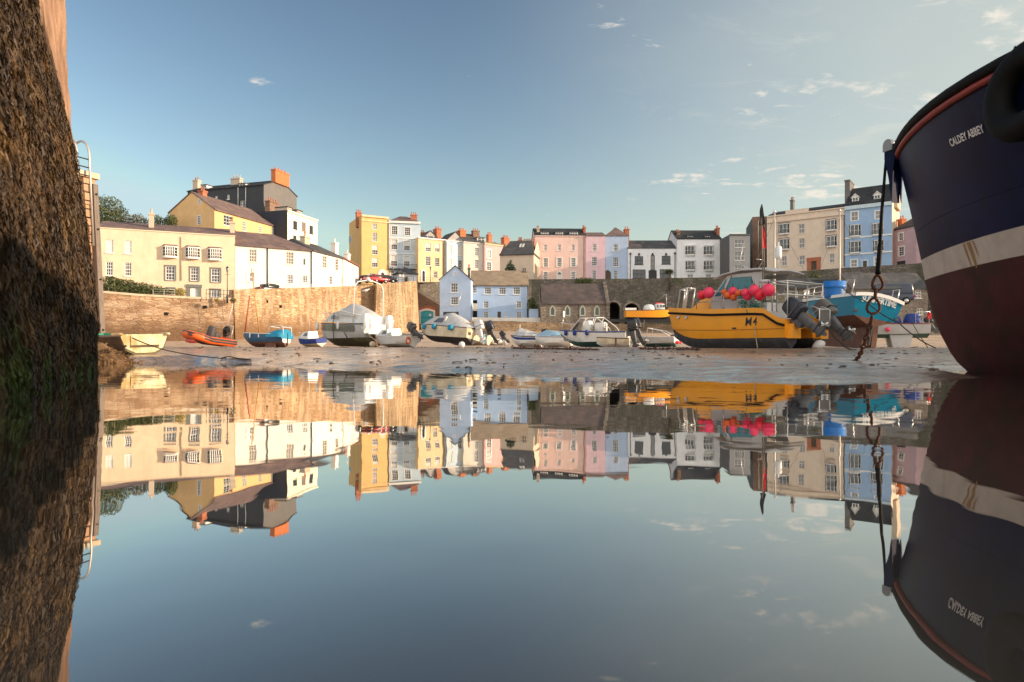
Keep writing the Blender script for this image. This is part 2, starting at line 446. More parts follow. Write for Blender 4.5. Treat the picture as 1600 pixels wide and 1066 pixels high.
# ------------------------------------------------------------------ water
def make_water():
    m = bpy.data.materials.new('harbour_water'); m.use_nodes = True
    nt = m.node_tree; L = nt.links.new
    nt.nodes.clear()
    out = node(nt, 'ShaderNodeOutputMaterial')
    dif = node(nt, 'ShaderNodeBsdfDiffuse'); dif.inputs['Color'].default_value = (0.062, 0.056, 0.048, 1)
    gl = node(nt, 'ShaderNodeBsdfGlossy'); gl.inputs['Roughness'].default_value = 0.0; gl.inputs['Color'].default_value = (0.96, 0.95, 0.92, 1)
    lw = node(nt, 'ShaderNodeLayerWeight'); lw.inputs['Blend'].default_value = 0.5
    cv = node(nt, 'ShaderNodeFloatCurve')
    c = cv.mapping.curves[0]
    pts = [(0, 0.03), (0.3, 0.08), (0.5, 0.2), (0.57, 0.28), (0.7, 0.50), (0.85, 0.80), (0.95, 0.92), (1, 0.97)]
    c.points[0].location = pts[0]; c.points[1].location = pts[-1]
    for p in pts[1:-1]: c.points.new(*p)
    cv.mapping.update()
    L(lw.outputs['Facing'], cv.inputs['Value'])
    mix = node(nt, 'ShaderNodeMixShader')
    L(cv.outputs[0], mix.inputs[0]); L(dif.outputs[0], mix.inputs[1]); L(gl.outputs[0], mix.inputs[2])
    tc = node(nt, 'ShaderNodeTexCoord')
    n = node(nt, 'ShaderNodeTexNoise'); n.inputs['Scale'].default_value = 2.2; n.inputs['Detail'].default_value = 2
    L(tc.outputs['Object'], n.inputs['Vector'])
    bp = node(nt, 'ShaderNodeBump'); bp.inputs['Strength'].default_value = 0.10; bp.inputs['Distance'].default_value = 0.02
    L(n.outputs['Fac'], bp.inputs['Height'])
    L(bp.outputs[0], gl.inputs['Normal'])
    L(mix.outputs[0], out.inputs[0])
    mb = MB()
    mb.quad((-3000, -3000, 0), (3000, -3000, 0), (3000, 60, 0), (-3000, 60, 0))
    o = mb.build('water', m)
    struct(o, 'still mirror-like harbour water at low tide', 'water')
make_water()

# ------------------------------------------------------------------ sand
SHORE = [(-60, 32), (-25, 25), (-12.4, 20.5), (-10.8, 23), (-7.9, 20.5), (-5.5, 15.5), (-3.3, 12.6), (-1.0, 10.9), (0, 10.2), (1.5, 8.5), (2.7, 7.8), (3.9, 7.2), (4.7, 7.3), (5.6, 8.2), (6.4, 9.6), (7.4, 11.6), (9.5, 12.5), (14, 10), (30, 4), (120, -40)]
def shore_y(x):
    for (x0, y0), (x1, y1) in zip(SHORE, SHORE[1:]):
        if x0 <= x <= x1:
            t = (x - x0) / (x1 - x0); t = t * t * (3 - 2 * t) * 0.5 + t * 0.5
            return y0 + (y1 - y0) * t + noise.noise(Vector((x * .5, 3.3, 0))) * .9 + noise.noise(Vector((x * 1.7, 8.3, 0))) * .35
    return SHORE[0][1] if x < SHORE[0][0] else SHORE[-1][1]
def lerp_tab(t, tab):
    for (a, b), (c, d) in zip(tab, tab[1:]):
        if t <= c:
            return b + (d - b) * max(0, (t - a)) / (c - a)
    return tab[-1][1]
BEACH = [(0, 0.0), (10, 0.0), (14, 0.12), (18, 0.20), (24, 0.28), (30, 0.45), (40, 0.56), (50, 0.67), (70, 0.86), (85, 2.0), (105, 3.6), (135, 5.6), (400, 16)]
def sand_z(x, y, detail=True):
    s = (y - shore_y(x)) * 0.8
    if s < 0:
        z = max(-0.5, s * 0.06)
    else:
        up = lerp_tab(y, BEACH)
        near = 0.30 * (1 - math.exp(-s / 7.0))
        k = min(1, max(0, (y - 14) / 16)); k = k * k * (3 - 2 * k)
        z = near * (1 - k) + up * k if s > 0 else 0
        z = (z + .03) * min(1, s / .5)
    if detail:
        v = Vector((x * 0.55, y * 0.9, 3.3))
        a = min(1, max(0.15, 1 - abs(y - 12) / 30))
        z += ((noise.noise(v) * 0.022 + noise.noise(Vector((x * .9, y * 2.6, 1))) * 0.022 + (.5 - abs(noise.noise(Vector((x * 1.5 + z, y * 4.6, 5))))) * 0.026 - .010 + noise.noise(Vector((x * 4, y * 9, 5))) * 0.007) * a if s > 0 else 0)
    return z

def make_sand():
    m = bpy.data.materials.new('harbour_sand'); m.use_nodes = True
    nt = m.node_tree; L = nt.links.new
    b = nt.nodes['Principled BSDF']
    geo = node(nt, 'ShaderNodeNewGeometry')
    sp = node(nt, 'ShaderNodeSeparateXYZ'); L(geo.outputs['Position'], sp.inputs[0])
    n1 = node(nt, 'ShaderNodeTexNoise'); n1.inputs['Scale'].default_value = 0.5; n1.inputs['Detail'].default_value = 8; n1.inputs['Roughness'].default_value = 0.6
    mp = node(nt, 'ShaderNodeMapping'); mp.inputs['Scale'].default_value = (0.35, 1.0, 1); L(geo.outputs['Position'], mp.inputs[0])
    L(mp.outputs[0], n1.inputs['Vector'])
    n2 = node(nt, 'ShaderNodeTexNoise'); n2.inputs['Scale'].default_value = 2.6; n2.inputs['Detail'].default_value = 8; L(mp.outputs[0], n2.inputs['Vector'])
    # dryness rises up the beach
    a = node(nt, 'ShaderNodeMath', operation='MULTIPLY_ADD'); L(n1.outputs['Fac'], a.inputs[0]); a.inputs[1].default_value = 0.5; L(sp.outputs['Z'], a.inputs[2])
    dry = node(nt, 'ShaderNodeMapRange'); L(a.outputs[0], dry.inputs['Value'])
    dry.inputs['From Min'].default_value = 0.55; dry.inputs['From Max'].default_value = 1.3
    wet = node(nt, 'ShaderNodeMix', data_type='RGBA'); L(n2.outputs['Fac'], wet.inputs['Factor'])
    wet.inputs['A'].default_value = (0.085, 0.062, 0.048, 1); wet.inputs['B'].default_value = (0.33, 0.24, 0.17, 1)
    mix = node(nt, 'ShaderNodeMix', data_type='RGBA'); L(dry.outputs[0], mix.inputs['Factor']); L(wet.outputs['Result'], mix.inputs['A'])
    mix.inputs['B'].default_value = (0.48, 0.355, 0.25, 1)
    # dark streaks painted into the colour like shaded ripple troughs
    mp3 = node(nt, 'ShaderNodeMapping'); mp3.inputs['Scale'].default_value = (0.45, 1.7, 1); L(geo.outputs['Position'], mp3.inputs[0])
    n3 = node(nt, 'ShaderNodeTexNoise'); n3.inputs['Scale'].default_value = 1.5; n3.inputs['Detail'].default_value = 10; n3.inputs['Roughness'].default_value = 0.72; L(mp3.outputs[0], n3.inputs['Vector'])
    r3 = node(nt, 'ShaderNodeMapRange'); L(n3.outputs['Fac'], r3.inputs['Value']); r3.inputs['From Min'].default_value = 0.54; r3.inputs['From Max'].default_value = 0.63; r3.inputs['To Max'].default_value = 0.5
    mx3 = node(nt, 'ShaderNodeMix', data_type='RGBA'); L(r3.outputs[0], mx3.inputs['Factor']); L(mix.outputs['Result'], mx3.inputs['A']); mx3.inputs['B'].default_value = (0.045, 0.035, 0.022, 1)
    L(mx3.outputs['Result'], b.inputs['Base Color'])
    ro = node(nt, 'ShaderNodeMapRange'); L(a.outputs[0], ro.inputs['Value'])
    ro.inputs['From Min'].default_value = 0.25; ro.inputs['From Max'].default_value = 0.85; ro.inputs['To Min'].default_value = 0.16; ro.inputs['To Max'].default_value = 0.85
    pu = node(nt, 'ShaderNodeTexNoise'); pu.inputs['Scale'].default_value = 1.1; pu.inputs['Detail'].default_value = 7; pu.inputs['Roughness'].default_value = .62; L(mp.outputs[0], pu.inputs['Vector'])
    pr = node(nt, 'ShaderNodeMapRange'); L(pu.outputs['Fac'], pr.inputs['Value']); pr.inputs['From Min'].default_value = .38; pr.inputs['From Max'].default_value = .60; pr.inputs['To Min'].default_value = .22; pr.inputs['To Max'].default_value = 1.15
    rm = node(nt, 'ShaderNodeMath', operation='MULTIPLY'); L(ro.outputs[0], rm.inputs[0]); L(pr.outputs[0], rm.inputs[1])
    L(rm.outputs[0], b.inputs['Roughness'])
    b.inputs['Specular IOR Level'].default_value = 0.6
    nb = node(nt, 'ShaderNodeTexNoise'); nb.inputs['Scale'].default_value = 3.2; nb.inputs['Detail'].default_value = 9; nb.inputs['Roughness'].default_value = .62; nb.inputs['Distortion'].default_value = .6; L(mp.outputs[0], nb.inputs['Vector'])
    bp = node(nt, 'ShaderNodeBump'); bp.inputs['Strength'].default_value = 0.9; bp.inputs['Distance'].default_value = 0.14
    L(nb.outputs['Fac'], bp.inputs['Height']); L(bp.outputs[0], b.inputs['Normal'])
    wf = node(nt, 'ShaderNodeMapRange'); L(a.outputs[0], wf.inputs['Value']); wf.inputs['From Min'].default_value = .45; wf.inputs['From Max'].default_value = .85; wf.inputs['To Min'].default_value = 1; wf.inputs['To Max'].default_value = 0
    L(wf.outputs[0], b.inputs['Coat Weight']); b.inputs['Coat Roughness'].default_value = .12; b.inputs['Coat IOR'].default_value = 1.45
    cb = node(nt, 'ShaderNodeBump'); cb.inputs['Strength'].default_value = .55; cb.inputs['Distance'].default_value = .10
    L(nb.outputs['Fac'], cb.inputs['Height']); L(cb.outputs[0], b.inputs['Coat Normal'])
    ys = []
    y = 5.0
    while y < 60:
        ys.append(y); y *= 1.008 if y < 24 else 1.02
    while y < 900:
        ys.append(y); y *= 1.15
    nx = 260
    rows = []
    for y in ys:
        row = []
        for i in range(nx + 1):
            t = -1 + 2 * i / nx
            x = (0.95 * t + 0.9 * t ** 5) * max(y, 9) * 1.15
            row.append(Vector((x, y, sand_z(x, y))))
        rows.append(row)
    mb = MB(); mb.grid(rows)
    o = mb.build('sand', m, fix=False)
    struct(o, 'wet rippled sand of the drained harbour rising to the walls', 'sand')
make_sand()

def make_shade_hill():
    """grassy hill added out of view on the sunward side to shade the catamaran and near sand"""
    m = mat('shade_hill_grass', (.06, .09, .03), .9, var=.5, vscale=.4, bump=.5, bscale=2, col2=(.14, .12, .07), c2scale=.25)
    rows = []
    for j in range(41):
        y = -18 + 85 * j / 40; row = []
        for i in range(41):
            x = 48 + 80 * i / 40
            r = ((x - 84) / 20) ** 2 + ((y - 21) / 11.5) ** 4
            z = 22.5 * math.exp(-r * .9) - .6 + noise.noise(Vector((x * .12, y * .12, 2))) * 1.2 * math.exp(-r * .5)
            row.append(Vector((x, y, z)))
        rows.append(row)
    mb = MB(); mb.grid(rows); o = mb.build('hill', m, fix=False)
    struct(o, 'unseen grassy hill added to shade the catamaran and near sand', 'hill')
make_shade_hill()  # added out of view for the shade it throws
# ------------------------------------------------------------------ facades
class Facade:
    """a vertical wall plane seen between two photo columns"""
    def __init__(s, xl, xr, yl, yr, dl, dr=None):
        # yl, yr: photo rows of the level eave at both ends
        if dr is None: dr = dl * (HY - yl) / (HY - yr)
        s.A = Vector((GX(xl, dl), dl, 0)); s.B = Vector((GX(xr, dr), dr, 0))
        s.dl, s.dr = dl, dr
        s.ze = HC + (HY - yl) / F * dl
        s.u = (s.B - s.A); s.len = s.u.length; s.u.normalize()
        s.n = Vector((s.u.y, -s.u.x, 0))
    def uz(s, x, y):
        k = (x - 800) / F
        # A + t u = (k d, d)
        den = s.u.x - k * s.u.y
        t = (k * s.A.y - s.A.x) / den
        d = s.A.y + t * s.u.y
        return t, HC + (HY - y) / F * d
    def p(s, u, z, out=0.0):
        q = s.A + s.u * u + s.n * out
        return Vector((q.x, q.y, z))

def holed_wall(mb, fc, u0, u1, z0, z1, holes, reveal=0.16, mi=0):
    us = sorted({u0, u1} | {h[0] for h in holes} | {h[1] for h in holes})
    zs = sorted({z0, z1} | {h[2] for h in holes} | {h[3] for h in holes})
    us = [a for a in us if u0 <= a <= u1]; zs = [a for a in zs if z0 <= a <= z1]
    for i in range(len(us) - 1):
        for j in range(len(zs) - 1):
            cu, cz = (us[i] + us[i + 1]) / 2, (zs[j] + zs[j + 1]) / 2
            if any(h[0] < cu < h[1] and h[2] < cz < h[3] for h in holes): continue
            mb.quad(fc.p(us[i], zs[j]), fc.p(us[i + 1], zs[j]), fc.p(us[i + 1], zs[j + 1]), fc.p(us[i], zs[j + 1]), mi)
    for a, b, c, d in holes:
        r = -reveal
        for (p, q) in (((a, c), (b, c)), ((b, c), (b, d)), ((b, d), (a, d)), ((a, d), (a, c))):
            mb.quad(fc.p(*p), fc.p(*q), fc.p(*q, r), fc.p(*p, r), mi)

def fbox(mb, fc, u0, u1, z0, z1, o0, o1, mi=0):
    """box on a facade between offsets o0 (inner) and o1 (outer)"""
    pts = [fc.p(u, z, o) for o in (o0, o1) for (u, z) in ((u0, z0), (u1, z0), (u1, z1), (u0, z1))]
    mb.add(pts, [(0, 3, 2, 1), (4, 5, 6, 7), (0, 1, 5, 4), (1, 2, 6, 5), (2, 3, 7, 6), (3, 0, 4, 7)], mi)

class House:
    def __init__(s, name, label, cat, group, fc, wall, depth=9.0, below=3.0, ybase=None):
        s.fc = fc; s.depth = depth; s.wall_m = wall
        s.zb = (HC + (HY - ybase) / F * fc.dl if ybase is not None else fc.ze - 9) - below
        base = fc.A + fc.u * fc.len / 2; base.z = s.zb
        s.root = thing(name, label, cat, base, group=group)
        s.off = base
        s.holes = []; s.wins = []
    def rect(s, r, crop=None):
        x0, y0, x1, y1 = r
        if crop: (x0, y0), (x1, y1) = crop(x0, y0), crop(x1, y1)
        ym, xm = (y0 + y1) / 2, (x0 + x1) / 2
        ua, ub = s.fc.uz(x0, ym)[0], s.fc.uz(x1, ym)[0]
        za, zb = s.fc.uz(xm, y1)[1], s.fc.uz(xm, y0)[1]
        return max(0.08, ua), min(s.fc.len - 0.08, ub), za, zb
    def build(s, mb, name, m, parent=None, **k):
        off = s.off
        return mb.build(name, m, parent or s.root, off=off, **k)
    # every window is a part; its pane a sub-part
    def win(s, r, crop=None, nx=2, nz=4, glass=None, frame=None, sill=True, surround=None, hood=False, bw=0.05, fw=0.085, mid=True):
        a, b, c, d = s.rect(r, crop)
        if b - a < 0.25 or d - c < 0.25: return
        s.holes.append((a, b, c, d))
        fc = s.fc; mb = MB()
        o0, o1 = -0.13, -0.07
        fbox(mb, fc, a, a + fw, c, d, o0, o1); fbox(mb, fc, b - fw, b, c, d, o0, o1)
        fbox(mb, fc, a + fw, b - fw, c, c + fw, o0, o1); fbox(mb, fc, a + fw, b - fw, d - fw, d, o0, o1)
        zs = [c + (d - c) * k / nz for k in range(1, nz)]
        us = [a + (b - a) * k / nx for k in range(1, nx)]
        prev = c + fw
        for k, z in enumerate(zs + [d - fw]):
            if k < len(zs):
                t = bw * (1.7 if mid and nz % 2 == 0 and k == nz // 2 - 1 else 1) / 2
                fbox(mb, fc, a + fw, b - fw, z - t, z + t, o0 + 0.005, o1 - 0.008)
                top = z - t
            else:
                top, t = z, 0
            for u in us:
                fbox(mb, fc, u - bw / 2, u + bw / 2, prev, top, o0 + 0.005, o1 - 0.012)
            prev = top + 2 * t
        if sill: fbox(mb, fc, a - 0.08, b + 0.08, c - 0.1, c - 0.004, -0.02, 0.09, 1 if surround is None else 1)
        if surround is not None:
            w = 0.17
            fbox(mb, fc, a - w, a - 0.003, c, d, -0.01, 0.05, 1); fbox(mb, fc, b + 0.003, b + w, c, d, -0.01, 0.05, 1)
            fbox(mb, fc, a - w, b + w, d + 0.003, d + w, -0.01, 0.06, 1)
        if hood: fbox(mb, fc, a - 0.25, b + 0.25, d + 0.2, d + 0.3, -0.01, 0.28, 1)
        f = s.build(mb, 'window', [frame or M['trim_white'], surround or frame or M['trim_white']])
        g = glass or random.choice(['glass_dark', 'glass_dark', 'glass_grey'])
        pm = MB(); o = -0.105
        if g == 'half':
            zm = c + (d - c) * 0.5
            pm.quad(fc.p(a, c, o), fc.p(b, c, o), fc.p(b, zm, o), fc.p(a, zm, o), 0)
            pm.quad(fc.p(a, zm, o), fc.p(b, zm, o), fc.p(b, d, o), fc.p(a, d, o), 1)
            ms = [M['glass_dark'], M['blind']]
        else:
            pm.quad(fc.p(a, c, o), fc.p(b, c, o), fc.p(b, d, o), fc.p(a, d, o)); ms = [M[g]]
        s.build(pm, 'pane', ms, f)
        return f
    def bay(s, r, crop=None, out=0.6, frame=None, roof=None, n=3, splay=0.35, nz=2, apron=None, glass='glass_dark'):
        """projecting oriel: frame, panes, lid"""
        a, b, c, d = s.rect(r, crop); fc = s.fc
        sp = splay
        ring = [(a, 0), (a + sp, out), (b - sp, out), (b, 0)]
        def q(u, o, z): return fc.p(u, z, o)
        mb = MB(); pm = MB()
        for k in range(3):
            (u0, o0), (u1, o1) = ring[k], ring[k + 1]
            segs = n if k == 1 else 1
            for j in range(segs):
                t0, t1 = j / segs, (j + 1) / segs
                ua, oa, ub, ob = u0 + (u1 - u0) * t0, o0 + (o1 - o0) * t0, u0 + (u1 - u0) * t1, o0 + (o1 - o0) * t1
                pm.quad(q(ua, oa - .03, c + .1), q(ub, ob - .03, c + .1), q(ub, ob - .03, d - .05), q(ua, oa - .03, d - .05))
                mb.tube([q(ub, ob, c), q(ub, ob, d)], 0.06, 4) if not (k == 2 and j == segs - 1) else None
                for i in range(1, nz):
                    z = c + (d - c) * i / nz
                    mb.tube([q(ua, oa, z), q(ub, ob, z)], 0.035, 4)
        mb.tube([q(a, 0, c), q(a, 0, d)], 0.06, 4); mb.tube([q(b, 0, c), q(b, 0, d)], 0.06, 4)
        for z0, z1, e in ((c - 0.15, c + 0.1, 0.05), (d - 0.05, d + 0.12, 0.07)):
            poly = [q(a - e, -0.02, z0), q(a + sp - e, out + e, z0), q(b - sp + e, out + e, z0), q(b + e, -0.02, z0)]
            mb.prism(poly, (0, 0, z1 - z0))
        f = s.build(mb, 'bay_window', frame or M['trim_white'])
        s.build(pm, 'pane', M[glass], f)
        rm = MB(); e = 0.14
        lo = [q(a - e, 0, d + .125), q(a + sp - e, out + e, d + .125), q(b - sp + e, out + e, d + .125), q(b + e, 0, d + .125)]
        hi = [q(a + .1, 0, d + .35), q(a + sp, out * .4, d + .3), q(b - sp, out * .4, d + .3), q(b - .1, 0, d + .35)]
        rm.add(lo + hi, [(3, 2, 1, 0), (4, 5, 6, 7), (0, 1, 5, 4), (1, 2, 6, 5), (2, 3, 7, 6)])
        s.build(rm, 'canopy', roof or M['slate_grey'], f)
    def door(s, r, crop=None, m=None, surround=None, w=0.3, panel=None, arch=False):
        a, b, c, d = s.rect(r, crop); fc = s.fc
        s.holes.append((a, b, c, d))
        mb = MB()
        fbox(mb, fc, a, b, c, d, -0.14, -0.10)
        for i in range(2):
            for j in range(2):
                w0, h0 = (b - a) / 2, (d - c) / 2
                fbox(mb, fc, a + i * w0 + .1, a + (i + 1) * w0 - .06, c + j * h0 + .1, c + (j + 1) * h0 - .1, -0.10, -0.08)
        D = s.build(mb, 'door', m or M['black_door'])
        if surround is not None:
            sm = MB()
            fbox(sm, fc, a - w, a - .004, c, d, -0.02, 0.1); fbox(sm, fc, b + .004, b + w, c, d, -0.02, 0.1)
            if arch:
                n = 10; R0 = (b - a) / 2; R1 = R0 + w; cu = (a + b) / 2
                for i in range(n):
                    t0, t1 = pi * i / n, pi * (i + 1) / n
                    pl = [fc.p(cu + cos(t) * R, d + .004 + sin(t) * R, -0.02) for t, R in ((t0, R0), (t0, R1), (t1, R1), (t1, R0))]
                    sm.prism(pl, fc.n * 0.12)
                fan = [fc.p(cu + cos(pi * i / n) * R0, d + .01 + sin(pi * i / n) * R0, .02) for i in range(n + 1)]
                fm = MB(); fm.prism(fan, fc.n * 0.03)
                s.build(fm, 'fanlight', M['glass_dark'], D)
            else:
                fbox(sm, fc, a - w - .08, b + w + .08, d + .004, d + w, -0.02, 0.14)
            s.build(sm, 'door_surround', surround, D)
    def band(s, y, crop=None, h=0.25, out=0.12, m=None, name='cornice', x=None, u=None):
        if x is None: x = crop and None
        z = y
        u0, u1 = u or (-0.03, s.fc.len + 0.03)
        mb = MB(); fbox(mb, s.fc, u0, u1, z - h, z, -0.05, out)
        return s.build(mb, name, m or M['trim_white'])
    def zrow(s, x, y, crop=None):
        if crop: x, y = crop(x, y)
        return s.fc.uz(x, y)[1]
    def pipe(s, x, y0, y1, crop=None, m=None, hopper=False):
        (xa, ya), (_, yb) = (crop(x, y0), crop(x, y1)) if crop else ((x, y0), (x, y1))
        u, za = s.fc.uz(xa, ya); _, zb = s.fc.uz(xa, yb)
        u = min(max(u, 0.1), s.fc.len - 0.1)
        mb = MB(); mb.tube([s.fc.p(u, za, .09), s.fc.p(u, zb, .09)], 0.065, 6)
        if hopper: mb.box(s.fc.p(u, za + .15, .12), (0.35, 0.25, 0.35))
        s.build(mb, 'drain_pipe', m or M['pipe'])
    def walls(s, gable_z=None, mside=None, front_gable=None, ridge_front=None):
        """front with holes, plain sides and back; gable_z lifts the side walls to a ridge in the middle of the depth"""
        fc = s.fc; mb = MB(); L, D = fc.len, s.depth; z0, z1 = s.zb, fc.ze
        holed_wall(mb, fc, 0, L, z0, z1, s.holes)
        if ridge_front is not None:
            um, zt = ridge_front
            mb.add([fc.p(0, z1), fc.p(L, z1), fc.p(um, zt)], [(0, 1, 2)])
            mb.add([fc.p(0, z1, -D), fc.p(L, z1, -D), fc.p(um, zt, -D)], [(0, 1, 2)])
        sm = mb
        for u in (0, L):
            pts = [fc.p(u, z0), fc.p(u, z0, -D), fc.p(u, z1, -D)]
            if gable_z is not None: pts.append(fc.p(u, gable_z, -D / 2))
            pts.append(fc.p(u, z1))
            mb.add(pts, [tuple(range(len(pts)))], 1 if mside else 0)
        mb.quad(fc.p(0, z0, -D), fc.p(L, z0, -D), fc.p(L, z1, -D), fc.p(0, z1, -D))
        return s.build(mb, 'wall', [s.wall_m, mside or s.wall_m])
    def roof_ridge(s, zr, m, over=0.25, ov_end=0.12, hl=0.0, hr=0.0, t=0.16):
        fc = s.fc; L, D = fc.len, s.depth; ze = fc.ze + 0.02
        sl = (zr - ze) / (D / 2); zo = ze - sl * over
        def sec(ub, ur, dz):
            return [fc.p(ub, zo + dz, over), fc.p(ur, zr + dz, -D / 2), fc.p(ub, zo + dz, -D - over)]
        a = sec(-ov_end, hl - (ov_end if hl == 0 else 0), 0) + sec(-ov_end, hl - (ov_end if hl == 0 else 0), t)
        b = sec(L + ov_end, L - hr + (ov_end if hr == 0 else 0), 0) + sec(L + ov_end, L - hr + (ov_end if hr == 0 else 0), t)
        mb = MB()
        mb.add(a + b, [(3, 9, 10, 4), (4, 10, 11, 5), (0, 1, 7, 6), (1, 2, 8, 7), (0, 6, 9, 3), (2, 5, 11, 8),
                       (0, 3, 4, 1), (1, 4, 5, 2), (6, 7, 10, 9), (7, 8, 11, 10)] if hl == 0 and hr == 0 else
               [(3, 9, 10, 4), (4, 10, 11, 5), (0, 6, 9, 3), (2, 5, 11, 8), (3, 4, 5), (9, 11, 10), (0, 3, 5, 2), (6, 8, 11, 9), (0, 2, 8, 6)])
        r = s.build(mb, 'roof', m)
        return r
    def roof_front_gable(s, zr, um, m, over=0.3, t=0.16, e=0.2):
        fc = s.fc; L, D = fc.len, s.depth; ze = fc.ze
        sl = (zr - ze) / um; sr = (zr - ze) / (L - um)
        prof = [(-e, ze - sl * e + .02), (um, zr + .02), (L + e, ze - sr * e + .02), (L + e, ze - sr * e + t), (um, zr + t + .03), (-e, ze - sl * e + t)]
        mb = MB(); mb.prism([fc.p(u, z, over) for u, z in prof], -fc.n * (D + over))
        return s.build(mb, 'roof', m)
    def roof_flat(s, m=None, drop=0.5):
        fc = s.fc; mb = MB(); z = fc.ze - drop
        mb.quad(fc.p(0.02, z, -.02), fc.p(fc.len - .02, z, -.02), fc.p(fc.len - .02, z, -s.depth + .02), fc.p(0.02, z, -s.depth + .02))
        return s.build(mb, 'roof', m or M['slate_grey'])
    def chimney(s, r, crop=None, back=3.0, m=None, pots=3, potm=None, dep=1.0, down=2.5):
        """stack seen at photo rectangle r, standing 'back' metres behind the front"""
        x0, y0, x1, y1 = r
        if crop: (x0, y0), (x1, y1) = crop(x0, y0), crop(x1, y1)
        fb = Facade.__new__(Facade); fc = s.fc
        fb.A = fc.A - fc.n * back; fb.u, fb.n, fb.len = fc.u, fc.n, fc.len
        ua, zt = fb.uz(x0, y0); ub, zb = fb.uz(x1, y1)
        zb -= down
        mb = MB()
        fbox(mb, fb, ua, ub, zb, zt - .25, -dep / 2, dep / 2)
        fbox(mb, fb, ua - .08, ub + .08, zt - .246, zt, -dep / 2 - .08, dep / 2 + .08)
        c = s.build(mb, 'chimney', m or M['terracotta'])
        for i in range(pots):
            t = (i + .5) / pots
            pm = MB(); pm.lathe(fb.p(ua + (ub - ua) * t, zt, 0), [(0.13, 0.0), (0.15, 0.1), (0.11, 0.15), (0.11, 0.5), (0.14, 0.55), (0.14, 0.62)], 8)
            s.build(pm, 'chimney_pot', potm or M['terracotta'], c)
    def dormer(s, r, crop=None, back=1.2, m=None, gable=False, roof=None, wall=None, dep=2.5, nx=2):
        x0, y0, x1, y1 = r
        if crop: (x0, y0), (x1, y1) = crop(x0, y0), crop(x1, y1)
        fc = s.fc; fb = Facade.__new__(Facade)
        fb.A = fc.A - fc.n * back; fb.u, fb.n, fb.len = fc.u, fc.n, fc.len
        ua, zt = fb.uz(x0, y0); ub, zb = fb.uz(x1, y1); zb -= .3
        mb = MB()
        um = (ua + ub) / 2; zs = zt - ((ub - ua) * .45 if gable else 0.0)
        poly = [fb.p(ua, zb), fb.p(ub, zb), fb.p(ub, zs)] + ([fb.p(um, zt)] if gable else []) + [fb.p(ua, zs)]
        mb.prism(poly, -fb.n * dep)
        d = s.build(mb, 'dormer', wall or M['trim_white'])
        pm = MB(); e = .16
        k = (zs - zb - .3)
        fbox(pm, fb, ua + e, ub - e, zb + .35, zs - e * .6, 0.0, 0.02)
        p = s.build(pm, 'pane', M['glass_dark'], d)
        bm_ = MB()
        for i in range(1, nx): 
            u = ua + e + (ub - ua - 2 * e) * i / nx
            fbox(bm_, fb, u - .04, u + .04, zb + .35, zs - e * .6, 0.02, 0.05)
        zz = (zb + .35 + zs) / 2
        fbox(bm_, fb, ua + e, ub - e, zz - .035, zz + .035, 0.02, 0.045)
        s.build(bm_, 'glazing_bar', M['trim_white'], d)
        rm = MB(); ov = .14
        if gable:
            pr = [(ua - ov, zs - .1), (um, zt + .05), (ub + ov, zs - .1), (ub + ov, zs + .04), (um, zt + .2), (ua - ov, zs + .04)]
            rm.prism([fb.p(u, z, .15) for u, z in pr], -fb.n * (dep + .1))
        else:
            fbox(rm, fb, ua - ov, ub + ov, zt + .003, zt + .14, -dep, .16)
        s.build(rm, 'dormer_roof', roof or M['slate_grey'], d)

TERR = 'terraced houses above the harbour'
# ---- long cream house at the left
fc = Facade(155.5, 367, 354, 367.3, 84.9)
h = House('long_house', 'long cream two-and-a-half storey house with three oriel windows above a hedge', 'house', TERR, fc, M['cream'], 7, 2.5, 466)
for r in ((122, 555, 178, 655), (265, 562, 318, 662)): h.win(r, c1, 2, 2, 'blind')
for r in ((122, 722, 176, 826), (264, 728, 316, 830)): h.win(r, c1, 3, 4, 'glass_dark')
for r in ((575, 757, 645, 862), (763, 767, 823, 868), (920, 775, 987, 878), (918, 935, 985, 1000), (590, 925, 640, 955)): h.win(r, c1, 3, 4, 'glass_dark', surround=M['trim_green'])
for r in ((553, 612, 665, 686), (726, 620, 835, 694), (893, 630, 1000, 706)): h.bay(r, c1, .55, roof=M['slate_warm'], n=4, nz=3)
h.door((762, 918, 820, 1000), c1, M['trim_white'], M['trim_green'], .4)
h.pipe(695, 535, 865, c1, M['coping'])
h.walls(gable_z=fc.ze + 1.1)
h.roof_ridge(fc.ze + 1.15, M['slate_warm'], .2)
h.chimney((449, 356, 485, 478), c1, 1.0, M['chimney_render'], 1, M['chimney_render'], .8, .6)
h.chimney((1062, 420, 1098, 520), c1, 1.0, M['chimney_render'], 1, M['orange_brick'], .8, .6)
h.band(fc.ze - .02, h=.18, out=.1, m=M['trim_cream'], name='eaves_board')
# ---- white terrace
WH = 'white cottages along the harbour street'
fa = Facade(367.5, 487.5, 382, 391.4, 91.3)
h = House('terraced_cottage', 'long white two-storey cottage with purple slate roof next to the cream house', 'cottage', WH, fa, M['white'], 8, 2, 452)
h.win((140, 627, 198, 725), c2, 3, 4, 'glass_grey', frame=M['trim_cream']); h.win((420, 648, 478, 742), c2, 3, 4, 'glass_grey', frame=M['trim_cream'])
h.win((145, 803, 180, 875), c2, 2, 2, 'glass_dark'); h.win((428, 820, 473, 888), c2, 3, 4, 'glass_dark'); h.win((543, 828, 583, 880), c2, 3, 3, 'glass_dark')
mb = MB(); a, b, c, d = h.rect((120, 803, 143, 875), c2); fbox(mb, fa, a, b, c, d, .02, .07); h.build(mb, 'shutter', M['trim_white'])
h.pipe(280, 615, 920, c2, M['trim_dark']); h.pipe(616, 640, 890, c2, M['trim_dark']); h.pipe(562, 700, 745, c2, M['trim_dark'])
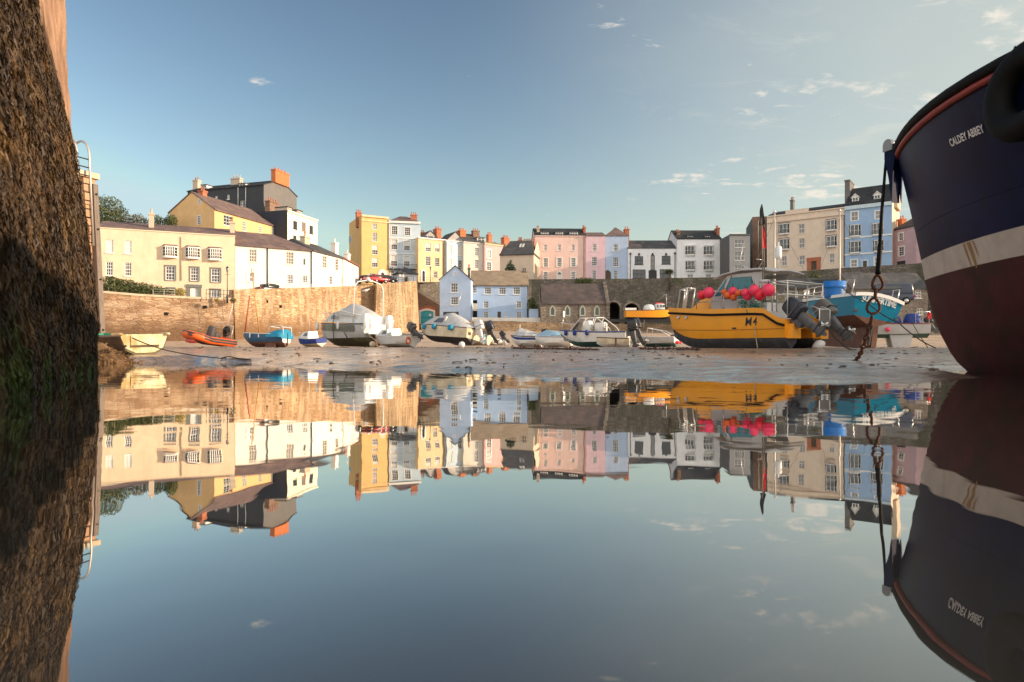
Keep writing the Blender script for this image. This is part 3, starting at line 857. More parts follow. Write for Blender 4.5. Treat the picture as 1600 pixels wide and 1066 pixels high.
h.walls(gable_z=None); h.roof_ridge(fa.ze + 2.3, M['slate_warm'], .3, hr=4.5, hl=0.01)
fb_ = Facade(487.8, 536.5, 391.4, 403.8, 96.5)
h = House('terraced_cottage', 'white cottage with grey roof and red chimney pot, middle of the white row', 'cottage', WH, fb_, M['white'], 8, 2, 449)
h.win((697, 678, 732, 770), c2, 2, 4, 'glass_grey', frame=M['trim_cream']); h.win((795, 700, 818, 788), c2, 2, 4, 'glass_dark', frame=M['trim_cream'])
h.win((750, 830, 773, 895), c2, 2, 3, 'glass_dark'); h.win((832, 845, 850, 895), c2, 2, 3, 'blind')
h.pipe(853, 700, 890, c2, M['trim_dark'])
h.walls(); h.roof_ridge(fb_.ze + 1.9, M['slate_grey'], .3, hl=1.0, hr=1.0)
h.chimney((545, 525, 583, 590), c2, 3, M['chimney_render'], 1, M['orange_brick'], .8, 2)
h.chimney((778, 575, 800, 635), c2, 3, M['white'], 1, M['white'], .8, 1.5)
fb_ = Facade(536.8, 560, 403.8, 416, 104.2)
h = House('terraced_cottage', 'low white end cottage of the white row beside the tall yellow house', 'cottage', WH, fb_, M['white'], 8, 2, 447)
h.win((917, 750, 928, 808), c2, 1, 2, 'blind'); h.win((945, 850, 958, 890), c2, 1, 2, 'glass_dark')
h.walls(); h.roof_ridge(fb_.ze + 1.7, M['slate_red'], .3, hl=1.0, hr=2.5)
h.chimney((874, 655, 893, 690), c2, 3, M['white'], 1, M['white'], .7, 1.5)
# ---- ochre house behind
fo = Facade(335, 424, 327, 352, 105)
h = House('gabled_house', 'ochre gabled house with red ridge chimney rising behind the cream house', 'house', TERR, fo, M['ochre'], 8.6, 2, 420)
h.win((1015, 372, 1080, 450), c1, 3, 3, 'glass_dark'); h.win((92, 415, 120, 490), c2, 2, 4, 'glass_grey'); h.win((218, 452, 240, 505), c2, 2, 3, 'glass_grey')
zr = fo.ze + 2.9
h.walls(gable_z=zr); h.roof_ridge(zr, M['slate_warm'], .25)
# gable end windows
ge = Facade.__new__(Facade); ge.A = fo.p(0, 0, -8.6); ge.B = fo.p(0, 0, 0); ge.u = (ge.B - ge.A).normalized(); ge.len = 8.6; ge.n = Vector((ge.u.y, -ge.u.x, 0)); ge.dl = ge.A.y
def flat_window(h, fc2, r, crop, nx=2, nz=4):
    x0, y0, x1, y1 = r
    (x0, y0), (x1, y1) = crop(x0, y0), crop(x1, y1)
    a, b = fc2.uz(x0, y0)[0], fc2.uz(x1, y0)[0]; c, d = fc2.uz((x0 + x1) / 2, y1)[1], fc2.uz((x0 + x1) / 2, y0)[1]
    mb = MB(); w = .1
    fbox(mb, fc2, a, a + w, c, d, .0, .06); fbox(mb, fc2, b - w, b, c, d, .0, .06); fbox(mb, fc2, a + w, b - w, c, c + w, 0, .06); fbox(mb, fc2, a + w, b - w, d - w, d, 0, .06)
    for k in range(1, nz): z = c + (d - c) * k / nz; fbox(mb, fc2, a + w, b - w, z - .03, z + .03, .01, .05)
    for k in range(1, nx): u = a + (b - a) * k / nx; fbox(mb, fc2, u - .03, u + .03, c + w, d - w, .01, .045)
    f = h.build(mb, 'window', M['trim_white']); p = MB(); p.quad(fc2.p(a, c, .008), fc2.p(b, c, .008), fc2.p(b, d, .008), fc2.p(a, d, .008)); h.build(p, 'pane', M['glass_dark'], f)
flat_window(h, ge, (815, 370, 845, 442), c1); flat_window(h, ge, (822, 245, 845, 288), c1, 2, 2)
h.chimney((838, 180, 872, 240), c1, 4.3, M['terracotta'], 2, None, .9, 1.5)
fo2 = Facade(424.5, 449, 352, 360, 118.3)
h = House('lean_house', 'small white house with red slate roof between the ochre and green houses', 'house', TERR, fo2, M['white'], 8, 2, 400)
h.win((345, 490, 385, 522), c2, 2, 2, 'glass_grey'); h.walls(gable_z=fo2.ze + 2.4); h.roof_ridge(fo2.ze + 2.4, M['slate_red'], .25)
h.chimney((268, 445, 312, 520), c2, 1.0, M['chimney_render'], 1, None, .9, 1)
# ---- black house with orange chimney
fk = Facade(293, 412, 299.6, 289, 131)
h = House('black_house', 'tall black slate-hung building with broad orange chimney on its grey gable', 'house', TERR, fk, M['black_render'], 10, 2, 400)
h.win((1140, 260, 1163, 320), c1, 2, 3, 'glass_grey'); h.win((72, 260, 105, 322), c2, 2, 3, 'glass_grey'); h.win((1040, 215, 1060, 250), c1, 2, 3, 'glass_grey'); h.win((950, 225, 968, 250), c1, 2, 2, 'glass_grey')
h.walls(gable_z=fk.ze + 2.2, mside=M['dark_grey']); h.roof_ridge(fk.ze + 2.0, M['slate_dark'], .2)
h.chimney((1080, 95, 1148, 165), c1, 4, M['chimney_render'], 3, M['chimney_render'], .9, 1.5)
h.chimney((793, 108, 830, 190), c1, 4, M['chimney_render'], 2, None, .9, 1.5)
h.dormer((65, 135, 115, 165), c2, .8); h.dormer((845, 145, 885, 185), c1, .8)
h.pipe(60, 160, 320, c2, M['trim_white']); h.pipe(118, 160, 320, c2, M['trim_white'])
mb = MB()
mb.box(fk.p(fk.len - .1, fk.ze + 2.3, -5), (1.0, 4.2, 2.3), Matrix.Rotation(atan2(fk.u.y, fk.u.x), 3, 'Z'))
mb.box(fk.p(fk.len - .1, fk.ze + 3.58, -5), (1.15, 4.35, .25), Matrix.Rotation(atan2(fk.u.y, fk.u.x), 3, 'Z'))
ch = h.build(mb, 'chimney', M['orange_brick'])
for i in range(4):
    pm = MB(); pm.lathe(fk.p(fk.len - .1, fk.ze + 3.7, -3.5 - i * 1.0), [(.15, 0), (.13, .4), (.16, .5)], 8); h.build(pm, 'chimney_pot', M['orange_brick'], ch)
# ---- pale green front with navy gable
fg = Facade(449, 496, 328, 343.6, 118)
h = House('green_house', 'pale green-white house with navy slate-hung gable wall', 'house', TERR, fg, M['pale_green'], 9, 2, 400)
for r in ((475, 415, 505, 475), (598, 450, 625, 510), (475, 525, 500, 562)): h.win(r, c2, 2, 2, 'glass_dark', frame=M['trim_dark'])
h.win((540, 425, 570, 490), c2, 1, 2, 'glass_grey', frame=M['terracotta'])
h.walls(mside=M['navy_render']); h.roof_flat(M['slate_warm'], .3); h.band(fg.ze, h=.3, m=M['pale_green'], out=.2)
h.chimney((280, 258, 354, 305), c2, 6.5, M['brown_brick'], 4, None, 1, 5)
h.dormer((430, 308, 465, 335), c2, 1.0, wall=M['chimney_render']); h.dormer((505, 332, 542, 360), c2, 1.0, wall=M['chimney_render'])
# ---- tall yellow house
fy = Facade(565, 607, 335.6, 339.5, 160)
h = House('tall_house', 'tall bright yellow five-storey house with a plain gable side wall', 'house', TERR, fy, M['yellow'], 12, 2, 442)
for r, g in (((308, 195, 344, 242), 'glass_grey'), ((308, 268, 346, 335), 'glass_grey'), ((306, 365, 350, 440), 'half'), ((305, 465, 350, 538), 'half'), ((284, 585, 330, 622), 'glass_dark')): h.win(r, c3, 3, 4, g)
h.door((376, 592, 400, 640), c3, M['red_door'], M['trim_white'], .7, arch=True)
h.walls(); h.roof_flat(); h.band(fy.ze, h=.45, out=.3, m=M['pale_yellow']); h.band(fy.ze - 1.2, h=.25, out=.15, m=M['pale_yellow'], name='string_course')
sd = Facade.__new__(Facade); sd.A = fy.p(0, 0, -12); sd.B = fy.p(0, 0, 0); sd.u = (sd.B - sd.A).normalized(); sd.len = 12; sd.n = Vector((sd.u.y, -sd.u.x, 0)); sd.dl = sd.A.y
flat_window(h, sd, (127, 292, 146, 348), c3)
h.chimney((182, 108, 220, 150), c3, 3, M['terracotta'], 3)
h.pipe(434, 170, 560, c3, M['trim_dark'])
# ---- tall pale blue house
fp = Facade(607.4, 657, 345, 347, 163.6)
h = House('tall_house', 'tall pale blue house with white window surrounds and an iron balcony', 'house', TERR, fp, M['pale_blue'], 12, 2, 442)
for r in ((458, 218, 505, 282), (558, 228, 605, 290)): h.win(r, c3, 3, 4, 'glass_dark', surround=M['trim_white'])
for r in ((455, 322, 505, 400), (556, 332, 603, 407), (453, 445, 503, 530), (555, 450, 600, 530)): h.win(r, c3, 3, 4, 'half', surround=M['trim_white'])
h.win((453, 568, 480, 622), c3, 2, 3, 'glass_dark', surround=M['trim_white']); h.win((600, 585, 640, 620), c3, 2, 3, 'glass_dark')
h.walls(); h.band(fp.ze, h=.5, out=.35); h.band(h.zrow(560, 310, c3), h=.2, out=.1, name='string_course'); h.band(h.zrow(560, 430, c3), h=.2, out=.1, name='string_course')
h.roof_ridge(fp.ze + 2.2, M['slate_warm'], -.5, ov_end=-.5, hl=3, hr=3)
h.chimney((608, 128, 657, 172), c3, 3, M['terracotta'], 3)
mb = MB(); zz = h.zrow(550, 553, c3)
fbox(mb, fp, 0.1, fp.len + .3, zz - .12, zz, 0.02, 1.1)
for i in range(27): u = .15 + i * (fp.len / 26.5); mb.tube([fp.p(u, zz, 1.05), fp.p(u, zz + 1.05, 1.05)], .022, 4)
mb.tube([fp.p(.1, zz + 1.05, 1.05), fp.p(fp.len + .3, zz + 1.05, 1.05)], .04, 4)
h.build(mb, 'balcony', M['black_iron'])
# little white porch building in front
fq = Facade(623, 651, 426, 427.5, 150)
h = House('porch_building', 'small white porch lodge with pyramid slate roof before the pale blue house', 'lodge', None, fq, M['cool_white'], 4, 2, 442)
h.door((562, 625, 582, 655), c3, M['wood_dark'], M['chimney_render'], .25, arch=True)
h.win((530, 580, 545, 610), c3, 2, 2, 'glass_dark')
h.walls(); h.roof_ridge(fq.ze + 1.4, M['slate_grey'], .35, ov_end=.35, hl=1.9, hr=1.9)
# ---- row: pale yellow, pale blue, ivory, rose
fr = Facade(653.5, 696, 370.5, 374.5, 154)
def row_house(nm, lab, xl, xr, yl, yr, dl, m, wins, gables=(), chim=(), pots=3, roof='slate_grey', low=443, depth=9, rz=1.6):
    f = Facade(xl, xr, yl, yr, dl)
    h = House(nm, lab, 'house', TERR, f, m, depth, 2, low)
    for w in wins: h.win(w[0], c3, 3, 4, w[1], surround=w[2] if len(w) > 2 else None)
    return f, h
f, h = row_house('terraced_house', 'pale yellow three-storey house with slate gable and street lamp before it', 653.5, 696.2, 370.5, 374.5, 163.3, M['pale_yellow'],
    [((725, 350, 765, 415), 'half'), ((798, 357, 835, 420), 'half'), ((725, 455, 763, 525), 'glass_dark'), ((798, 465, 833, 533), 'glass_dark'), ((785, 570, 818, 620), 'glass_dark')])
h.door((698, 578, 718, 650), c3, M['black_door'], M['trim_white'], .35, arch=True)
h.pipe(866, 345, 640, c3, M['trim_dark'])
h.walls(); h.band(f.ze, h=.3, out=.2); h.dormer((690, 248, 838, 305), c3, 1.5, gable=True, wall=M['grey_render'], dep=5, roof=M['slate_grey'], nx=3); h.roof_flat(drop=.3)
h.chimney((797, 238, 833, 308), c3, 2.5, M['terracotta'], 3, dep=2.2); h.chimney((690, 265, 712, 300), c3, 5, M['terracotta'], 2)
f, h = row_house('terraced_house', 'very pale blue three-storey house with slate gable next to the pale yellow one', 696.5, 724, 374.8, 377.4, 166.5, M['pale_blue'],
    [((900, 368, 932, 440), 'blind'), ((978, 375, 1015, 447), 'blind'), ((900, 477, 932, 550), 'blind'), ((980, 485, 1010, 557), 'glass_dark')])
h.walls(); h.band(f.ze, h=.25, out=.15); h.dormer((900, 258, 1018, 332), c3, 1.5, gable=True, wall=M['grey_render'], dep=6, roof=M['slate_grey']); h.roof_flat(drop=.3)
h.chimney((982, 250, 1026, 315), c3, 2.5, M['orange_brick'], 4, dep=2); h.pipe(882, 340, 600, c3, M['trim_dark'])
f, h = row_house('terraced_house', 'ivory terraced house with grey stack, third from the tall blue house', 724.3, 757, 377.4, 379.6, 168, M['ivory'],
    [((1108, 385, 1140, 450), 'glass_grey', M['trim_white']), ((1108, 480, 1138, 548), 'glass_grey', M['trim_white'])])
h.walls(gable_z=f.ze + 2.6); h.band(f.ze, h=.25, out=.2); h.roof_ridge(f.ze + 2.6, M['slate_grey'], .2)
h.chimney((1090, 252, 1138, 300), c3, 3.5, M['brown_brick'], 3, dep=1.5); h.dormer((1130, 305, 1190, 340), c3, .7, wall=M['trim_white'])
f, h = row_house('terraced_house', 'dusty rose terraced house at the end of the pastel row', 757.2, 789, 379.8, 384, 169.3, M['rose'],
    [((1203, 402, 1237, 465), 'glass_grey', M['trim_white']), ((1203, 497, 1237, 563), 'glass_dark', M['trim_white'])])
h.walls(gable_z=f.ze + 1.5); h.roof_ridge(f.ze + 1.2, M['stone_roof'], .2); h.band(f.ze, h=.3, out=.2, m=M['pale_yellow'])
h.chimney((1208, 283, 1236, 320), c3, 4, M['terracotta'], 3); h.chimney((1326, 305, 1370, 348), c3, 4, M['terracotta'], 4, dep=1.4)
# ---- cream house with big slate roof
f = Facade(781, 834, 398, 396.5, 141)
h = House('side_house', 'plain buff house wall under a large grey slate roof with a skylight', 'house', TERR, f, M['buff'], 10, 2, 440)
h.win((1408, 530, 1424, 575), c3, 1, 2, 'glass_grey')
h.walls(gable_z=f.ze + 3.3); rf = h.roof_ridge(f.ze + 3.4, M['slate_grey'], .3, hl=1.2, hr=1.2)
mb = MB(); sl = 3.4 / 5
for u in (3.6, 4.2): mb.add([f.p(u, f.ze + sl * b_ + .26, -b_) for b_ in (2.2, 3.6)] + [f.p(u + .45, f.ze + sl * b_ + .26, -b_) for b_ in (3.6, 2.2)], [(0, 1, 2, 3)])
h.build(mb, 'skylight', M['blind'], rf)
h.chimney((1450, 328, 1482, 350), c3, 6, M['terracotta'], 3, down=3); h.chimney((1490, 340, 1575, 372), c3, 6, M['terracotta'], 6, down=3)
# ---- peach house
f = Facade(836, 915.4, 368, 368.6, 147)
h = House('peach_house', 'peach pink three-storey house with flat-roofed attic dormers and arched white door', 'house', TERR, f, M['peach'], 10, 2, 440)
for r in ((390, 295, 420, 348), (513, 293, 543, 348), (635, 293, 663, 348)): h.win(r, c4, 3, 4, 'glass_grey')
for r in ((387, 412, 428, 490), (507, 410, 548, 488), (630, 410, 670, 488)): h.win(r, c4, 3, 4, 'glass_grey', surround=M['trim_white'])
for r in ((388, 533, 424, 610), (632, 533, 668, 610)): h.win(r, c4, 3, 4, 'glass_grey', surround=M['trim_white'])
h.door((512, 552, 543, 620), c4, M['trim_white'], M['trim_white'], .3, arch=True)
h.walls(gable_z=f.ze + 2.2); h.roof_ridge(f.ze + 2.3, M['slate_dark'], .1)
for r in ((365, 183, 432, 215), (495, 183, 560, 215), (618, 183, 690, 215)): h.dormer(r, c4, .4, wall=M['trim_white'], nx=3)
h.chimney((328, 155, 350, 215), c4, 3, M['chimney_render'], 2, dep=2); h.chimney((731, 150, 750, 215), c4, 3, M['terracotta'], 2, dep=3)
h.pipe(742, 220, 590, c4, M['terracotta']); h.band(f.ze, h=.2, out=.12, m=M['peach'])
f = Facade(915.6, 945.8, 369, 369, 147.2)
h = House('mauve_house', 'mauve pink three-storey house joined to the peach one', 'house', TERR, f, M['mauve'], 10, 2, 440)
h.win((815, 287, 855, 350), c4, 3, 4, 'glass_grey'); h.win((812, 402, 857, 480), c4, 3, 4, 'glass_dark'); h.win((817, 520, 852, 600), c4, 3, 4, 'glass_dark')
h.walls(); h.roof_ridge(f.ze + 1.5, M['slate_warm'], .1, hl=.01, hr=.01)
f = Facade(946, 982, 369, 369, 147.4)
h = House('blue_house', 'sky blue three-storey house with black double gates beside the mauve house', 'house', TERR, f, M['sky_blue'], 10, 2, 440)
h.win((1000, 290, 1042, 350), c4, 3, 4, 'glass_dark'); h.win((998, 405, 1045, 487), c4, 3, 4, 'glass_dark'); h.win((1003, 520, 1040, 600), c4, 3, 4, 'glass_dark')
h.walls(mside=M['terracotta']); h.roof_ridge(f.ze + 2.6, M['slate_warm'], .1, hl=3.0, hr=2.2, ov_end=.1)
h.chimney((1095, 160, 1135, 218), c4, 4, M['terracotta'], 2, dep=1.4, down=6)
mb = MB(); a, b = f.uz(*c4(876, 540))[0], f.uz(*c4(977, 540))[0]; z0 = h.zrow(930, 620, c4); z1 = h.zrow(930, 535, c4)
mb.prism([f.p(a, z0, .05), f.p(b, z0, .05), f.p(b, z1, .05), f.p(a + (b - a) * .75, z1 + .5, .05), f.p((a + b) / 2, z1 + .2, .05), f.p(a + (b - a) * .25, z1 + .5, .05), f.p(a, z1, .05)], f.n * .12)
h.build(mb, 'gate', M['wood_dark'])
# ---- white houses
f = Facade(981.5, 1057.4, 388.4, 388.4, 147)
h = House('low_white_house', 'low white two-storey house with dark windows and black rainwater pipes', 'house', TERR, f, M['cool_white'], 10, 2, 440)
for r in ((178, 395, 253, 468), (415, 392, 493, 465), (160, 512, 274, 590), (398, 510, 500, 590)): h.win(r, c5, 3, 2, 'glass_dark', frame=M['trim_dark'], bw=.07)
h.win((318, 390, 355, 515), c5, 1, 3, 'glass_grey', frame=M['trim_dark']); h.door((300, 520, 372, 600), c5, M['black_door'])
h.pipe(140, 380, 590, c5, M['trim_dark'], True); h.pipe(531, 375, 590, c5, M['trim_dark'], True)
for x in (216, 335, 453):
    mb = MB(); u, z = f.uz(*c5(x, 388)); mb.prism([f.p(u - .25, z, .0), f.p(u + .25, z, .0), f.p(u + .12, z + .5, .0), f.p(u - .12, z + .5, .0)], f.n * .18); h.build(mb, 'keystone', M['trim_dark'])
h.walls(gable_z=f.ze + 2.4); h.roof_ridge(f.ze + 2.4, M['slate_grey'], .1)
f = Facade(1057.8, 1126.8, 373.6, 373.6, 146.5)
h = House('tall_white_house', 'white house with four bay windows and two round-headed attic dormers', 'house', TERR, f, M['cool_white'], 10, 2, 440)
for r in ((622, 310, 708, 385), (784, 310, 868, 385), (624, 440, 708, 518), (784, 440, 868, 518)): h.bay(r, c5, .6, n=2, roof=M['cool_white'])
h.win((640, 555, 692, 600), c5, 2, 2, 'glass_grey'); h.win((800, 555, 850, 600), c5, 2, 2, 'glass_grey')
h.walls(gable_z=f.ze + 2.6); h.roof_ridge(f.ze + 2.6, M['slate_dark'], .15)
h.dormer((642, 220, 690, 244), c5, .7, gable=False); h.dormer((794, 220, 840, 244), c5, .7)
h.chimney((540, 185, 568, 250), c5, 3, M['brown_brick'], 2, dep=2); h.chimney((890, 152, 912, 215), c5, 3, M['terracotta'], 2, dep=2)
f = Facade(1140, 1172, 366.5, 366.5, 140)
h = House('grey_block', 'plain grey rendered block with metal windows beside the white bay-windowed house', 'building', TERR, f, M['grey_render'], 14, 2, 440)
for r in ((1055, 248, 1143, 320), (1055, 355, 1143, 432), (1055, 470, 1143, 540)): h.win(r, c5, 3, 2, 'glass_grey', sill=True)
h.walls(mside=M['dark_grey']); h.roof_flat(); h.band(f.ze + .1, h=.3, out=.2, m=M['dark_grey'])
# ---- tall beige guest house and blue house at the right
f = Facade(1199, 1320, 338, 323.5, 140)
h = House('guest_house', 'tall beige guest house with stepped parapet and terracotta door surround', 'house', TERR, f, M['beige'], 11, 2, 424)
f.ze_top = f.ze
for r in ((245, 430, 340, 510), (250, 556, 340, 640), (640, 398, 735, 480), (640, 532, 735, 615)): h.bay(r, c6, .5, n=2, roof=M['slate_warm'])
for r in ((275, 697, 318, 775), (415, 427, 465, 505), (418, 547, 467, 628), (420, 690, 468, 765), (672, 675, 715, 752)): h.win(r, c6, 2, 2, 'glass_grey', surround=M['beige'], hood=False)
h.door((520, 737, 565, 810), c6, M['wood_dark'], M['terracotta'], .75)
h.walls(mside=M['brown_brick'])
h.band(f.ze - 1.2, h=.3, out=.25, m=M['beige']); h.band(f.ze, h=.25, out=.2, m=M['beige'], name='parapet_cap')
h.roof_ridge(f.ze + 1.6, M['slate_dark'], -.4, ov_end=-.1)
mb = MB(); fbox(mb, f, 3.6, 8.0, f.ze + .003, f.ze + .7, -.35, .02); h.build(mb, 'parapet', M['beige'])
h.chimney((352, 230, 376, 300), c6, 3, M['dark_grey'], 2, dep=1.2); h.pipe(797, 330, 780, c6, M['trim_dark'])
fz = Facade(1176, 1198.6, 339, 338, 146)
h = House('narrow_house', 'narrow brown brick house end squeezed beside the beige guest house', 'house', TERR, fz, M['brown_brick'], 14, 2, 430)
h.win((110, 430, 130, 500), c6, 1, 2, 'glass_grey'); h.win((110, 560, 130, 630), c6, 1, 2, 'glass_grey')
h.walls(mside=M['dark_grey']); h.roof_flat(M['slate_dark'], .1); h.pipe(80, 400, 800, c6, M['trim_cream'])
f = Facade(1320.5, 1394, 323, 314.5, 131)
h = House('tall_blue_house', 'tall mid blue house with white bands, slate attic and two gabled dormers', 'house', TERR, f, M['mid_blue'], 10, 2, 420)
for r in ((855, 325, 910, 400), (1055, 318, 1100, 384)): h.win(r, c6, 2, 2, 'glass_grey', surround=M['trim_white'])
for r in ((835, 438, 935, 530), (1022, 425, 1122, 518), (835, 575, 935, 668), (1035, 565, 1125, 655)): h.bay(r, c6, .5, n=2, roof=M['mid_blue'])
h.win((852, 725, 903, 785), c6, 2, 2, 'glass_grey', surround=M['trim_white']); h.win((1048, 705, 1098, 770), c6, 2, 2, 'glass_grey', surround=M['trim_white'])
h.door((952, 735, 985, 790), c6, M['wood_dark'], M['pale_blue'], .25)
for (x, y, nm) in ((1000, 525, 'string_course'), (1000, 665, 'string_course')): h.band(h.zrow(x, y, c6), h=.25, out=.12, name=nm)
h.band(f.ze, h=.7, out=.3, m=M['pale_blue'])
h.walls(gable_z=f.ze + 4.2, mside=M['buff']); h.roof_ridge(f.ze + 4.2, M['slate_dark'], -.2, ov_end=-.1)
for r in ((860, 185, 916, 262), (1042, 165, 1100, 245)): h.dormer(r, c6, 1.0, gable=True, wall=M['trim_white'], roof=M['trim_white'])
R_ = Matrix.Rotation(atan2(f.u.y, f.u.x), 3, 'Z')
for u in (-.1, f.len + .1):
    mb = MB(); mb.box(f.p(u, f.ze + 2.4, -5), (.9, 4.5, 6.2), R_); mb.box(f.p(u, f.ze + 5.6, -5), (1.05, 4.7, .25), R_); h.build(mb, 'chimney', M['chimney_render'] if u > 0 else M['dark_grey'])
f = Facade(1396, 1432, 360, 352, 128)
h = House('pink_shop_house', 'small dusty pink house with a shop window beside the tall blue house', 'house', TERR, f, M['dusty_pink'], 9, 2, 412)
for r in ((1250, 505, 1285, 565), (1250, 618, 1293, 692)): h.win(r, c6, 2, 4, 'glass_dark', surround=M['trim_white'])
h.win((1232, 735, 1305, 765), c6, 3, 1, 'glass_dark', frame=M['trim_dark'])
h.walls(gable_z=f.ze + 2); h.roof_ridge(f.ze + 2.4, M['slate_dark'], .2); h.chimney((1258, 390, 1295, 425), c6, 4, M['orange_brick'], 2)
f = Facade(1433, 1540, 352, 330, 127.5)
h = House('terraced_house', 'cream terraced house continuing the terrace behind the ship bow', 'house', TERR, f, M['ivory'], 10, 2, 412)
for x in (1450, 1475, 1500, 1525):
    for y in (352, 376, 398): h.win((x - 4, y - 7, x + 4, y + 6), None, 2, 2)
h.walls(gable_z=f.ze + 3); h.roof_ridge(f.ze + 3, M['slate_grey'], .2)
# ------------------------------------------------------------------ cottage, chapel, boathouse
f = Facade(687, 735.6, 437, 436.6, 110)
h = House('blue_cottage', 'pale blue harbour cottage with a front gable, dark garage door and long stone-tiled wing', 'cottage', None, f, M['cottage_blue'], 9, 1.5, 500)
h.win((922, 662, 977, 735), c3, 3, 3, 'glass_dark'); h.win((922, 770, 980, 832), c3, 3, 3, 'glass_dark')
a, b, c, d = h.rect((862, 887, 983, 960), c3); h.holes.append((a, b, c, d))
mb = MB(); fbox(mb, f, a, b, c, d, -.14, -.1)
for k in range(7): fbox(mb, f, a + (b - a) * k / 7 + .03, a + (b - a) * (k + 1) / 7 - .03, c + .05, d - .05, -.1, -.08)
h.build(mb, 'garage_door', M['black_door'])
zr = f.zrow_ = f.uz(712, 416)[1]; um = f.len * .5
h.walls(ridge_front=(um, zr)); h.roof_front_gable(zr, um, M['slate_grey'], .15, .12, .12)
flat_window(h, f, (945, 572, 965, 605), c3, 2, 2)
# wing, a part of the same cottage
f2 = Facade(735.8, 825, 445, 445.2, 112)
h2 = House.__new__(House); h2.__dict__.update(h.__dict__); h2.fc = f2; h2.holes = []; h2.depth = 7; h2.zb = h.zb
for r in ((1090, 682, 1125, 740), (1185, 692, 1238, 748), (1298, 694, 1353, 750), (1410, 692, 1465, 750), (1178, 805, 1218, 858), (1435, 805, 1475, 858), (1178, 885, 1218, 935), (1435, 885, 1475, 937)): h2.win(r, c3, 3, 3, 'glass_dark')
h2.door((1287, 886, 1314, 950), c3, M['wood_dark']); h2.win((1344, 893, 1358, 922), c3, 1, 2, 'glass_dark')
a, b, c, d = h2.rect((1085, 795, 1128, 935), c3); zm = h2.zrow(1105, 872, c3)
h2.holes.append((a, b, c, d))
mb = MB(); fbox(mb, f2, a, b, c, d, -.16, -.12); h2.build(mb, 'loggia_shade', M['shade_black'])  # shallow black panel painted as the shade of a deep recess
mb = MB(); fbox(mb, f2, a, b, zm - .15, zm, -.11, .05)
for k in range(12): u = a + (b - a) * (k + .5) / 12; fbox(mb, f2, u - .03, u + .03, zm, zm + .95, -.02, .03)
fbox(mb, f2, a, b, zm + .95, zm + 1.05, -.04, .05); h2.build(mb, 'balcony', M['trim_cream'])
h2.walls(gable_z=f2.ze + 2.6); h2.roof_ridge(f2.ze + 2.6, M['stone_roof'], .25)
h2.pipe(1081, 690, 930, c3, M['trim_white']); h2.pipe(1520, 680, 935, c3, M['trim_dark'])
h2.band(f2.ze - .05, h=.18, out=.16, m=M['trim_dark'], name='gutter')
h2.chimney((1056, 545, 1072, 615), c3, 3.2, M['dark_grey'], 1, M['red_door'], .7, 1)
h2.chimney((1480, 575, 1512, 600), c3, 3.4, M['slate_grey'], 2, M['slate_grey'], .7, 1.5)
# yard wall in front
def wall_thing(name, label, pts, base_drop, thick, m, coping=None, batter=0.0, cop_h=.25, cat='wall', sub=1.5):
    """pts: list of (x, y, d) photo points along the wall top"""
    W = [P(*p) for p in pts]
    root = thing(name, label, cat, (W[0].x, W[0].y, W[0].z - base_drop))
    off = root.location.copy()
    mb = MB(); cp = MB()
    n = len(W)
    nrm = []
    for i in range(n):
        t = (W[min(i + 1, n - 1)] - W[max(i - 1, 0)]); t.z = 0; t.normalize(); nrm.append(Vector((t.y, -t.x, 0)))
    rows = []
    for i, w in enumerate(W):
        zb = w.z - base_drop
        fr = w + nrm[i] * batter; fr.z = zb
        bk = w - nrm[i] * thick
        bb = bk.copy(); bb.z = zb
        rows.append([fr, w, bk, bb])
    mb.grid(rows, closed=True, smooth=False)
    mb.add(rows[0], [(0, 1, 2, 3)]); mb.add(rows[-1], [(3, 2, 1, 0)])
    o = mb.build('masonry', m, root, off)
    if coping:
        r2 = []
        for i, w in enumerate(W):
            a, b = w + nrm[i] * .08, w - nrm[i] * (thick + .05)
            z0, z1 = Vector((0, 0, .004)), Vector((0, 0, cop_h))
            r2.append([a + z0, a + z1, b + z1, b + z0])
        cp.grid(r2, closed=True, smooth=False); cp.add(r2[0], [(0, 1, 2, 3)]); cp.add(r2[-1], [(3, 2, 1, 0)])
        cp.build('coping', coping, root, off)
    return root
wall_thing('yard_wall', 'low white and blue rendered yard wall before the blue cottage wing', [(737, 496, 107), (780, 496.5, 107), (854, 496.5, 107.5)], 2.5, .3, M['white'])
wall_thing('sea_wall', 'low rubble sea wall below the blue cottage and the chapel', [(724, 501.5, 104), (800, 501.8, 104), (846, 504, 104), (950, 506, 104), (1060, 507, 103)], 3.2, .6, M['low_stone'], batter=.1)
f = Facade(827, 841, 484, 484, 108)
h = House('blue_shed', 'small blue painted shed between the cottage and the chapel', 'shed', None, f, M['cottage_blue'], 3, 1, 500)
h.walls(); h.roof_flat(M['slate_grey'], -.02); h.band(f.ze + .1, h=.12, out=.1, m=M['cottage_blue'], name='roof_edge')
